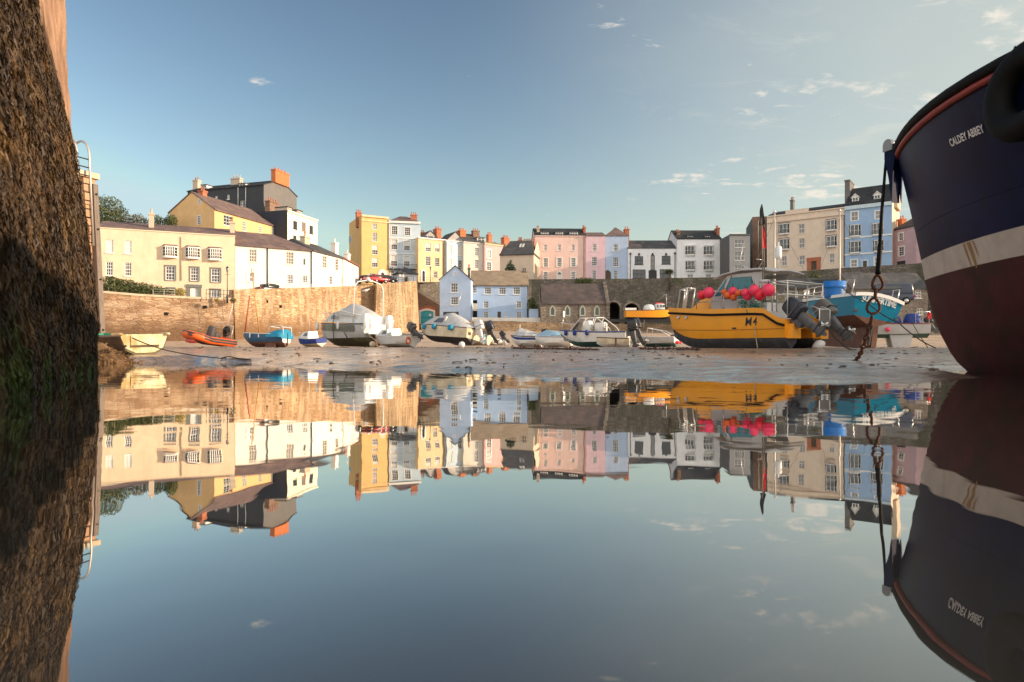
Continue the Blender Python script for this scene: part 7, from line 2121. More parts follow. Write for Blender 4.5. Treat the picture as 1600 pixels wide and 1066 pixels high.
# open white boat right of the cruiser
root = place('motor_boat', 'white motor boat with grey tilted engine between the cruiser and the cuddy boat', 'motor boat', 647, 45.5, 140, radians(-6), group=BO)
make_hull(root, 3.9, 1.7, .85, [M['gel_white'], M['gel_white']], inner=True, rub=M['trim_white'], tr=.88)
cuddy(root, 3.9, 1.7, .8, 1.9, 3.3, .5, M['gel_white'])
outboard(root, (-.02, .1, .92), .95, radians(52), M['engine_grey'])
fender(root, (.9, -.85, .55), .09, .4, M['buoy_orange'])
mb = MB(); mb.tube([Vector((-.05, .5 + .2 * cos(a), .5 + .2 * sin(a))) for a in [2 * pi * k / 12 for k in range(12)]], .045, 8, closed=True); mb.build('lifebuoy', M['buoy_orange'], root)

# heeled cuddy boat with blue fenders
def cuddy_boat():
    root = place('cuddy_boat', 'heeled white cuddy boat with grey canvas hood and bright blue fenders', 'motor boat', 738, 43.5, 146, radians(9), radians(-4), dz=.16, group=BO, sc=.86)
    L, B, H = 5.3, 2.1, 1.15
    S = make_hull(root, L, B, H, [M['antifoul_dark'], M['gel_cream']], inner=True, rub=M['trim_dark'], rub_r=.03, tr=.9, ch=.35, dead=.3, rise=.75)
    cuddy(root, L, B, H, 2.3, 4.7, .8, M['gel_grey'])
    cv = MB(); rows = []
    for x, zt, w in ((-.1, 1.25, .9), (.3, 1.55, .95), (1.1, 1.95, .98), (2.2, 2.35, .9), (2.9, 2.3, .75)):
        rows.append([Vector((x, y * w, 1.13 + (zt - 1.13) * (1 - abs(y) ** 1.6) + .03 * noise.noise(Vector((x * 3, y * 3, 8))))) for y in (-1, -.75, -.4, 0, .4, .75, 1)])
    cv.grid(rows); cv.grid([rows[-1], [Vector((p.x + .15, p.y, 1.5)) for p in rows[-1]]]); cv.build('canvas_hood', M['grey_canvas'], root)
    for x, r in ((4.35, .15), (3.0, .16), (1.35, .22)):
        p = lerp_tab(x, [(q[-1].x, q[-1].y) for q in S]); fender(root, (x, p + .14, 1.02), r, .42, M['teal_canvas'])
    mb = MB(); mb.tube([(1.8, .3, 2.2), (1.5, .3, 4.0)], .018, 5); mb.build('aerial', M['steel'], root)
    outboard(root, (-.02, -.15, 1.05), 1.1, radians(25), M['engine_white'])
    mb = MB(); mb.box((-.02, .55, .75), (.03, .3, .2)); mb.build('vent', M['trim_dark'], root)
cuddy_boat()
o = thing('mooring_buoy', 'round white buoy resting on the sand before the heeled cuddy boat', 'buoy', G(721.5, 40, .17)); mb = MB(); mb.ball((0, 0, 0), .19, 16); mb.build('float', M['buoy_white'], o)
mb = MB(); mb.lathe((0, 0, .18), [(.05, 0), (.05, .05), (.02, .08)], 8); mb.build('eye', M['rope_dark'], o)
root = place('rowing_boat', 'cream boat with a blue stripe and navy engine leaning against the cuddy boat', 'boat', 764, 45.5, 150, radians(-14), dz=.12, group=BO)
make_hull(root, 3.8, 1.6, .85, [M['gel_cream'], M['gel_cream']], inner=True, rub=M['trim_white'], tr=.9)
outboard(root, (-.02, .0, .95), .95, radians(20), M['engine_navy'])
mb = MB(); mb.box((-.012, .45, .55), (.03, .35, .5), Matrix.Rotation(.5, 3, 'X')); mb.build('blue_stripe', M['teal_canvas'], root)
root = place('inflatable_tender', 'white inflatable tender with small dark engine by the cream boat', 'inflatable', 783, 46.5, 158, radians(4), dz=.05, group=BO)
mb = MB(); mb.tube([(0, .55, .3), (1.3, .55, .32), (2.0, .4, .42), (2.25, 0, .48), (2.0, -.4, .42), (1.3, -.55, .32), (0, -.55, .3)], .20, 10)
for s in (1, -1): mb.lathe((0, s * .55, .3), [(.02, .3), (.1, .24), (.17, .1), (.20, 0)], 10, 0, Matrix.Rotation(-pi / 2, 3, 'Y'))
mb.build('tube', M['buoy_white'], root)
mb = MB(); mb.box((1.0, 0, .25), (1.9, 1.0, .04)); mb.box((.06, 0, .38), (.05, 1.0, .4)); mb.build('floor_board', M['tube_grey'], root)
outboard(root, (-.02, 0, .58), .6, radians(40), M['engine_navy'])

# covered boats further out
root = place('covered_boat', 'white boat with blue stripe under a peaked grey cover', 'motor boat', 846, 62, 158, 0, group=BO)
S = make_hull(root, 3.0, 1.7, .95, [M['gel_white'], M['gel_white'], M['royal']], inner=False, deck=M['gel_white'], rub=M['trim_dark'], rowm=(0, 0, 1, 2, 1), tr=.85)
cv = MB(); rows = []
for x, zt in ((-.05, 1.0), (.6, 1.3), (1.4, 1.55), (2.1, 1.75), (2.75, 1.15)):
    w = lerp_tab(x, [(q[-1].x, q[-1].y) for q in S]) * .98
    rows.append([Vector((x, y * w, 1.0 + (zt - .98) * (1 - abs(y) ** 1.2))) for y in (-1, -.5, 0, .5, 1)])
cv.grid(rows, smooth=False); cv.build('cover', M['grey_canvas'], root)
outboard(root, (-.02, 0, .98), .9, radians(10), M['engine_black'])
root = place('covered_boat', 'white boat under a smooth pale blue cover with a dark blue edge', 'motor boat', 893, 60, 160, radians(6), group=BO)
S = make_hull(root, 3.4, 1.7, .85, [M['gel_white'], M['gel_white'], M['royal']], inner=False, deck=M['gel_white'], rub=M['gel_white'], rowm=(0, 0, 1, 1, 2), tr=.85)
cv = MB(); rows = []
for x, zt in ((-.05, .95), (.6, 1.2), (1.4, 1.42), (2.4, 1.5), (3.2, 1.1)):
    w = lerp_tab(x, [(q[-1].x, q[-1].y) for q in S]) * 1.0
    rows.append([Vector((x, y * w, .9 + (zt - .88) * (1 - abs(y) ** 1.8))) for y in (-1, -.75, -.4, 0, .4, .75, 1)])
cv.grid(rows); cv.build('cover', M['blue_canvas'], root)
outboard(root, (-.02, 0, .9), .85, radians(45), M['engine_white'])
mb = MB(); mb.tube([(.9, .2, 1.2), (.7, .2, 3.0)], .018, 5); mb.build('aerial', M['steel'], root)
mb = MB(); mb.box((.72, .2, 2.9), (.02, .5, .5)); mb.build('flag', M['trim_white'], root)

# white sports boat with windscreen frame and two engines
def sports_boat():
    root = place('sports_boat', 'white sports boat with a square windscreen frame, blue fenders and green bottom', 'motor boat', 984, 50, 150, radians(-2), group=BO)
    L, B, H = 5.6, 2.1, 1.18
    S = make_hull(root, L, B, H, [M['antifoul_green'], M['gel_white']], inner=True, rub=M['royal'], rub_r=.045, tr=.9, rise=.72)
    mb = MB(); mb.rbox((3.2, .25, 1.55), (.8, .8, .95), power=5, taper=(.75, .9)); mb.rbox((2.2, .1, 1.45), (.8, .9, .8), power=6); mb.build('console', M['gel_white'], root)
    fr = []
    for s in (1, -1): fr += [[(4.4, s * .72, 1.25), (3.6, s * .72, 2.2), (2.3, s * .75, 2.22), (1.3, s * .8, 1.45), (1.1, s * .8, 1.15)], [(3.1, s * .73, 2.2), (3.5, s * .8, 1.3)], [(2.3, s * .75, 2.22), (2.7, s * .8, 1.3)]]
    fr += [[(3.6, .72, 2.2), (3.6, -.72, 2.2)], [(2.3, .75, 2.22), (2.3, -.75, 2.22)]]
    part_tubes(root, 'screen_frame', fr, .035, M['gel_white'])
    w = MB(); w.quad((4.35, .68, 1.3), (4.35, -.68, 1.3), (3.62, -.68, 2.15), (3.62, .68, 2.15)); w.build('windscreen', M['wind_grey'], root)
    mb = MB(); mb.tube([Vector((1.75, .45 + .22 * cos(a), 1.62 + .22 * sin(a))) for a in [2 * pi * k / 14 for k in range(14)]], .05, 8, closed=True); mb.build('lifebuoy', M['buoy_white'], root)
    for x in (4.9, 4.0, 2.9): fender(root, (x, lerp_tab(x, [(q[-1].x, q[-1].y) for q in S]) + .12, 1.1), .13, .4, M['royal'])
    part_tubes(root, 'bow_rail', [[(4.2, .8, 1.2), (4.3, .75, 1.7), (5.5, .2, 1.9), (5.5, -.2, 1.9), (4.3, -.75, 1.7), (4.2, -.8, 1.2)]], .022, M['steel'])
    outboard(root, (-.02, .45, 1.15), 1.25, radians(8), M['engine_black'])
    outboard(root, (-.02, -.55, 1.15), 1.25, radians(22), M['engine_black'])
sports_boat()
root = place('tender', 'short white tender with twin-humped bow before the sports boat', 'dinghy', 984, 47.5, 165, radians(2), group=BO)
make_hull(root, 2.3, 1.15, .62, [M['gel_white'], M['gel_cream']], inner=True, rub=M['wood_dark'], rub_r=.03, tr=.92, full=3.0, rise=.35)
mb = MB(); mb.box((.9, .575, .32), (.10, .03, .5)); mb.build('rub_strake', M['wood_dark'], root)
mb = MB(); mb.box((.8, 0, .5), (.22, 1.0, .03)); mb.build('thwart', M['wood_grey'], root)
# grey-white workboat with pink fenders
root = place('open_boat', 'pale open boat with white hoop rail and two pink fenders on its stern', 'boat', 1057, 52.5, 150, 0, group=BO, sc=.84)
S = make_hull(root, 4.0, 1.75, .95, [M['antifoul_green'], M['gel_grey']], inner=True, rub=M['trim_white'], rub_r=.035, tr=.9)
part_tubes(root, 'hoop_rail', [[(2.6, .75, .95), (2.5, .75, 1.75), (1.2, .78, 1.5), (.4, .8, 1.0)], [(2.6, -.75, .95), (2.5, -.75, 1.75), (1.2, -.78, 1.5), (.4, -.8, 1.0)], [(2.5, .75, 1.75), (2.5, -.75, 1.75)]], .04, M['gel_white'])
mb = MB(); mb.rbox((.02, 0, .62), (.14, 1.55, .62), power=5); mb.build('stern_panel', M['gel_white'], root)
for y, r in ((.35, .17), (-.55, .13)): mb = MB(); mb.ball((-.2, y, .42), r, 12); mb.build('fender', M['buoy_red'] if y > 0 else M['buoy_pink'], root)
mb = MB(); mb.rbox((.3, 0, 1.05), (.4, .5, .25), power=4); mb.build('engine_cover', M['engine_grey'], root)

# yellow boat on the slip under the arches
def slip_boat():
    d = 98; x = GX(977, d); z = P(977, 505, d).z
    root = thing('fishing_boat', 'yellow fishing boat with small white wheelhouse on a trailer below the arches', 'boat', (x, d, z), (0, 0, 0))
    S = make_hull(root, 7.4, 2.4, 1.35, [M['antifoul_dark'], M['antifoul_dark'], M['cat_yellow']], inner=True, rub=M['trim_dark'], rub_r=.04, rowm=(0, 0, 2, 2, 2), tr=.85, ch=.28, sheer=.25, rise=.6)
    for o in root.children: o.location.z += .45
    mb = MB(); mb.rbox((4.9, 0, 2.2), (1.3, 1.5, 1.1), power=8); c = mb.build('wheelhouse', M['gel_white'], root)
    for k in (-.4, .05, .45): p = MB(); p.box((4.9 + k, -.755, 2.4), (.3, .02, .4)); p.build('wheelhouse_window', M['wind_grey'], c)
    mb = MB(); mb.box((4.8, 0, 2.8), (.9, 1.1, .16)); mb.build('red_roof_box', M['buoy_red'], c)
    mb = MB(); mb.rbox((3.4, 0, 2.0), (1.6, 1.9, 1.4), power=2.6); mb.build('shelter', M['gel_white'], root)
    mb = MB(); mb.box((.6, -1.12, 1.95), (1.6, .04, .32)); mb.build('name_board', M['gel_white'], root)
    mb = MB(); mb.box((2.2, 0, .34), (10.5, 1.4, .42)); mb.build('trailer_beam', M['black_iron'], root)
    for k in (1.2, 2.6): mb = MB(); mb.tube([(k, -.7, .5), (k - .15, -.7, -.8)], .06, 6); mb.tube([(k, .7, .5), (k - .15, .7, -.8)], .06, 6); mb.build('prop', M['wood_grey'], root)
    mb = MB(); mb.tube([(5.9, 0, 2.3), (5.9, 0, 4.2)], .03, 5); mb.tube([(5.9, 0, 4.2), (4.6, 0, 3.2)], .012, 4); mb.build('aerial', M['steel'], root)
slip_boat()
# ------------------------------------------------------------------ trees and plants
def leafcloud(mb, blobs, n, size, rnd, mi=2):
    for _ in range(n):
        c, r = rnd.choices(blobs, [b[1][0] * b[1][1] * b[1][2] for b in blobs])[0]
        while True:
            q = Vector((rnd.uniform(-1, 1), rnd.uniform(-1, 1), rnd.uniform(-1, 1)))
            if q.length < 1 and rnd.random() < .25 + q.length: break
        k = noise.noise(q * 2.3 + Vector(c))
        if k < -.25: continue
        p = Vector(c) + Vector((q.x * r[0], q.y * r[1], q.z * r[2])) * (1 + .25 * k)
        s = size * rnd.uniform(.5, 1.3)
        a = Vector((rnd.gauss(0, 1), rnd.gauss(0, 1), rnd.gauss(0, .7))).normalized(); b = a.orthogonal().normalized(); b = Matrix.Rotation(rnd.uniform(0, 6.28), 3, a) @ b; c2 = a.cross(b)
        m_ = rnd.choices((0, 1), (.65, .35))[0]
        mb.add([p - b * s, p - c2 * s * .4, p + b * s, p + c2 * s * .4], [(0, 1, 2, 3)], m_)
LEAF = {
 'green': [mat('tree_leaf_dark', (.045, .065, .018), .7, var=.4, vscale=.8), mat('tree_leaf_light', (.13, .135, .036), .7, var=.4, vscale=.8)],
 'warm': [mat('shrub_leaf_olive', (.09, .085, .025), .7, var=.4, vscale=.8), mat('shrub_leaf_tan', (.14, .10, .035), .7, var=.4, vscale=.8)],
 'hedge': [mat('hedge_leaf_dark', (.045, .075, .018), .7, var=.4, vscale=1), mat('hedge_leaf_light', (.12, .14, .035), .7, var=.4, vscale=1)],
 'yellow': [mat('golden_leaf', (.30, .24, .03), .7, var=.3, vscale=1), mat('golden_leaf_dark', (.16, .14, .02), .7, var=.3, vscale=1)],
 'fir': [mat('fir_needle', (.012, .030, .016), .8, var=.4, vscale=1), mat('fir_needle_light', (.028, .05, .022), .8, var=.4, vscale=1)]}
M['bark'] = mat('bark', (.09, .06, .04), .9, var=.4, vscale=4, bump=.4)
def tree(name, label, cat, px, py_base, d, h, blobs, n, size, kind, limbs=5, seed=1, trunk=.16, group=None, z=None):
    rnd = random.Random(seed)
    b = P(px, py_base, d)
    if z is not None: b.z = z
    root = thing(name, label, cat, b, group=group)
    mb = MB(); mb.tube([(0, 0, -2.0), (.05, 0, h * .3), (0, .05, h * .62)], trunk, 8, r2=trunk * .55); mb.build('trunk', M['bark'], root)
    lb = MB()
    for k in range(limbs):
        c, r = rnd.choice(blobs)
        e = Vector(c) + Vector((rnd.uniform(-.5, .5) * r[0], rnd.uniform(-.5, .5) * r[1], rnd.uniform(-.3, .5) * r[2]))
        s = Vector((0, 0, h * rnd.uniform(.25, .55))); m_ = s.lerp(e, .5) + Vector((0, 0, -.1 * h * rnd.random()))
        lb.tube([s, m_, e], trunk * .45, 5, r2=.02)
    lb.build('limb', M['bark'], root)
    cb = MB(); leafcloud(cb, blobs, n, size, rnd); cb.build('crown', LEAF[kind], root, fix=False)
    return root
TR = 'trees and bushes on the hill behind the cream house'
def zz(px, py, d): return P(px, py, d).z
d = 104; zt = zz(170, 304, d)
tree('tree', 'large round green tree rising behind the pier and the cream house', 'tree', 166, 385, d, 8.0, [((0, 0, 4.6), (3.2, 3, 2.6)), ((-1.6, 0, 4), (2.2, 2, 2)), ((1.7, 0, 3.8), (2.1, 2, 1.7)), ((.4, 0, 6.2), (1.9, 2, 1.5)), ((-.6, .5, 2.6), (2.6, 2.4, 1.8))], 9000, .17, 'green', 8, 3, .22, TR)
tree('bush', 'loose tan-green bush beside the chimney of the cream house', 'bush', 213, 365, d, 3.4, [((0, 0, 1.6), (1.7, 1.4, 1.3)), ((1, 0, 1.2), (1.5, 1.3, 1.0)), ((-1.2, 0, 1.0), (1.4, 1.2, .9)), ((.3, 0, 2.5), (.9, .8, .6))], 3200, .13, 'warm', 5, 4, .1, TR)
tree('bush', 'thin olive bush to the other side of the cream house chimney', 'bush', 250, 365, d, 3.4, [((0, 0, 1.4), (1.5, 1.3, 1.1)), ((.8, 0, .9), (1.2, 1.2, 1.0)), ((-.5, 0, 2.2), (.8, .8, .7))], 2500, .12, 'green', 5, 5, .1, TR)
tree('clipped_tree', 'rounded clipped dark green tree top beyond the cream house roof', 'tree', 267, 366, d, 3.6, [((0, 0, 1.9), (.95, .95, 1.1))], 2200, .10, 'hedge', 3, 6, .1, TR)
tree('fir_tree', 'small pointed dark fir tree before the buff house wall', 'tree', 797, 432, 134, 3.2, [((0, 0, .6), (1.5, 1.2, .7)), ((.1, 0, 1.3), (1.15, 1, .7)), ((0, 0, 2.0), (.75, .7, .6)), ((0, 0, 2.7), (.4, .4, .6))], 2600, .15, 'fir', 3, 7, .1)
# hedge in front of the cream house
def hedge(name, label, pts, depth, h0, h1, n, kind, size, seed):
    rnd = random.Random(seed); a, b = P(*pts[0]), P(*pts[-1])
    root = thing(name, label, 'hedge', a.lerp(b, .5)); o = root.location
    bl = []; m = 12
    for k in range(m + 1):
        t = k / m; p = a.lerp(b, t) - o
        h = h0 + (h1 - h0) * t + .25 * noise.noise(Vector((k * .9, seed, 0)))
        if k in (0,): h *= .5
        bl.append(((p.x, p.y, p.z + h * .45), (abs(b.x - a.x) / m * .95, depth, h * .62)))
    sb = MB()
    for k in range(9):
        p = a.lerp(b, (k + .5) / 9) - o; sb.tube([p + Vector((0, 0, -.8)), p + Vector((.1, 0, .6))], .04, 5)
    sb.build('stem', M['bark'], root)
    cb = MB(); leafcloud(cb, bl, n, size, rnd); cb.build('foliage', LEAF[kind], root, fix=False)
hedge('hedge', 'long dense green hedge on the harbour wall before the cream house', [(158, 457, 79.5), (268, 465, 81.5)], .9, 2.0, .95, 15000, 'hedge', .10, 2)
hedge('hedge', 'round dark green shrub spilling over the dark wall below the peach house', [(899, 446, 127.5), (925, 446, 127.3)], .8, 1.3, 1.3, 2600, 'hedge', .13, 3)
tree('bush', 'small golden yellow bush at the cream house door', 'bush', 281, 463, 81.0, .9, [((0, 0, .45), (.72, .6, .5))], 1500, .07, 'yellow', 2, 8, .04)
tree('plant', 'yellow-green tuft growing from the top of the sunlit wall', 'plant', 339, 471, 80.9, .5, [((0, 0, .1), (.26, .2, .25))], 300, .06, 'yellow', 2, 9, .02)
tree('plant', 'weedy tuft growing out of the wall corner under the street lamp', 'plant', 364, 471, 82.2, .5, [((0, 0, .1), (.4, .25, .32))], 400, .07, 'warm', 2, 10, .02)
tree('ivy_bush', 'light green climbing bush against the dark wall under the guest house', 'bush', 1271, 458, 108, 3.4, [((0, 0, 1.3), (1.1, .5, 1.1)), ((.2, 0, 2.5), (.9, .5, .9)), ((0, 0, .3), (1, .5, .7))], 2600, .12, 'green', 3, 11, .06)
tree('ivy_bush', 'dark shrub growing between the blue shed and the chapel', 'bush', 833, 492, 111, 3, [((0, 0, .9), (1.0, .6, .9)), ((-.2, 0, 2.0), (.7, .5, .9))], 1800, .12, 'hedge', 3, 12, .06)
# palm
def palm():
    d = 126; b = P(1046, 440, d); root = thing('palm_tree', 'cordyline palm with spiky head above the dark wall', 'palm', b)
    mb = MB(); mb.tube([(0, 0, -1.5), (.05, 0, .6), (0, 0, 1.5)], .16, 8, r2=.12); mb.build('trunk', M['bark'], root)
    rnd = random.Random(4); cb = MB()
    for hx, hy, hz in ((0, 0, 1.7), (-.5, 0, 1.5), (.45, .1, 1.6)):
        for _ in range(90):
            a = rnd.uniform(0, 2 * pi); e = rnd.uniform(-.3, 1.3); l = rnd.uniform(.7, 1.15)
            dr = Vector((cos(a) * cos(e), sin(a) * cos(e), sin(e))); s = dr.cross(Vector((0, 0, 1)))
            if s.length < .01: continue
            s.normalize(); o = Vector((hx, hy, hz)); m_ = o + dr * l * .6; t = o + dr * l + Vector((0, 0, -.28 * l))
            cb.add([o - s * .02, o + s * .02, m_ + s * .04, m_ - s * .04, t], [(0, 1, 2, 3), (3, 2, 4)], rnd.choice((0, 1)))
    cb.build('crown', LEAF['green'], root, fix=False)
palm()

# ------------------------------------------------------------------ street furniture, cars
def lamp(label, px, y0, y1, d):
    b = P(px, y0, d); h = (y0 - y1) / F * d
    root = thing('street_lamp', label, 'street lamp', b, group='lantern street lamps')
    mb = MB(); mb.lathe((0, 0, -.6), [(.12, 0), (.12, .9), (.07, 1.0), (.05, h * .5 + .6), (.045, h * .78 + .6)], 8); mb.tube([(-.3, 0, h * .72), (.3, 0, h * .72)], .025, 5); mb.build('post', M['black_iron'], root)
    mb = MB(); z = h * .78; mb.lathe((0, 0, z), [(.09, 0), (.19, h * .14), (.17, h * .14 + .01)], 6); l = mb.build('lantern', M['glass_grey'], root)
    mb = MB(); mb.lathe((0, 0, z + h * .14 + .012), [(.22, 0), (.10, .14), (.04, .18), (.03, .28)], 6); mb.build('lantern_cap', M['black_iron'], l)
lamp('black lantern street lamp at the end of the cream house', 355, 466, 415, 81.6)
lamp('lantern street lamp before the pale yellow house', 672.5, 443, 416, 140)
lamp('lantern street lamp before the white porch lodge', 614, 441, 417, 140)
def railing(name, label, pts, h, n, m, r=.025, rails=2):
    W = [P(*p) for p in pts]; root = thing(name, label, 'railing', W[0]); o = W[0]
    tot = list(zip(W, W[1:]))
    for a, b in tot:
        for k in range(n + 1):
            p = a.lerp(b, k / n) - o; mb = MB(); mb.tube([p + Vector((0, 0, -.3)), p + Vector((0, 0, h))], r * 1.3, 6); mb.build('post', m, root)
    mb = MB()
    for a, b in tot:
        for k in range(rails): z = h * (1 - k / rails); mb.tube([a - o + Vector((0, 0, z)), b - o + Vector((0, 0, z))], r, 5)
    mb.build('rail', m, root)
railing('railing', 'thin black railing along the wall top before the cream house', [(322, 466, 81.3), (363, 467.8, 82.4)], 1.05, 3, M['black_iron'])
railing('fence', 'low wire mesh fence panel at the end of the hedge', [(239, 463, 79.6), (273, 464, 80.4)], .85, 2, M['mast_alloy'], .02, 3)
railing('railing', 'iron railing along the bastion top by the parked cars', [(592, 443, 103), (646, 440, 105.5)], .8, 6, M['black_iron'], .02)
railing('railing', 'short dark railing on the dark wall beside the boathouse steps', [(656, 441, 122), (686, 441.5, 126)], .9, 3, M['black_iron'], .02)
def car(label, px, py, d, ang, body, s=1.0, van=False):
    b = P(px, py, d)
    root = thing('parked_van' if van else 'parked_car', label, 'van' if van else 'car', b, (0, 0, radians(ang)), group=None if van else 'cars parked on the harbour street')
    H = 1.9 if van else 1.45
    mb = MB(); mb.rbox((0, 0, .62), (4.2, 1.72, .72), power=6, n=6)
    if van: mb.rbox((-.3, 0, 1.35), (3.4, 1.65, 1.1), power=8, n=6, taper=(.92, .94))
    else: mb.rbox((-.15, 0, 1.08), (2.6, 1.5, .78), power=4, n=6, taper=(.66, .86))
    bo = mb.build('body', body, root)
    for sy in (1, -1):
        w = MB(); w.rbox((-.1, sy * (.68 if not van else .80), 1.18 if not van else 1.5), (1.75, .10, .30), power=6); w.build('side_window', M['glass_dark'], bo)
    for sx in (.85, -1.2) if not van else (1.2,): w = MB(); w.rbox((sx, 0, 1.16 if not van else 1.5), (.35, 1.2, .34), power=5); w.build('windscreen', M['glass_dark'], bo)
    for x in (1.3, -1.3):
        for y in (.78, -.78):
            w = MB(); w.lathe((x, y, .32), [(.2, -.09), (.32, -.09), (.32, .09), (.2, .09)], 14, 0, Matrix.Rotation(pi / 2, 3, 'X')); wh = w.build('wheel', M['black_rubber'], root)
            r = MB(); r.lathe((x, y, .32), [(.19, -.095), (.19, .095)], 10, 0, Matrix.Rotation(pi / 2, 3, 'X')); r.build('rim', M['steel'], wh)
    for y in (.6, -.6):
        l = MB(); l.rbox((-2.05, y, .72), (.12, .25, .2), power=4); l.build('tail_light', M['buoy_red'], root)
        l = MB(); l.rbox((2.03, y, .68), (.14, .3, .18), power=4); l.build('headlight', M['trim_white'], root)
    return root
CR = mat('red_car_paint', (.40, .012, .012), .25, coat=.6, var=.05)
CM = mat('maroon_car_paint', (.10, .012, .016), .25, coat=.6, var=.05)
CB = mat('black_car_paint', (.012, .012, .014), .25, coat=.6, var=.05)
CS = mat('silver_car_paint', (.42, .42, .42), .3, coat=.5, var=.05)
car('maroon car parked before the tall yellow house', 574, 443.5, 117, 15, CM)
car('bright red car parked beside the maroon one', 588, 443.0, 113, 40, CR)
car('black car parked at the red door of the yellow house', 602, 443.0, 118, 10, CB)
car('dark car parked before the long white cottage, only its roof over the wall', 423, 460.5, 92, 55, CB)
car('dark blue van with a white roof box standing below the dark wall', 1388, 477, 62, 160, mat('navy_van_paint', (.02, .03, .06), .3, coat=.5), van=True)
# ------------------------------------------------------------------ stone store on the quay behind the ship
f = Facade(1330, 1450, 451, 451, 96)
h = House('quay_store', 'long stone store with grey slate roof below the dark wall, beside the ship bow', 'store', None, f, M['chapel_stone'], 6, 2, 500)
h.win((1430, 452.8, 1440, 466), None, 2, 3, 'glass_grey'); h.win((1433, 482, 1442, 492), None, 2, 2, 'glass_grey'); h.win((1350, 470, 1362, 486), None, 2, 2)
h.walls(gable_z=f.ze + 2.4); h.roof_ridge(f.ze + 2.4, M['slate_grey'], .2)
f = Facade(1196, 1330, 450, 451, 97)
h = House('quay_shed', 'low dark slated shed against the dark wall behind the catamaran', 'shed', None, f, M['dark_stone'], 5, 2, 480)
h.win((1256, 453, 1266, 462), None, 2, 2, 'blind'); h.walls(gable_z=f.ze + 1.6); h.roof_ridge(f.ze + 1.6, M['slate_dark'], .2)
# stairs wall beside the boathouse
wall_thing('stair_wall', 'dark stone stair wall sloping down from the bastion to the boathouse', [(650, 452, 116), (688, 476, 117.5)], 6, .5, M['dark_stone'], M['coping'])

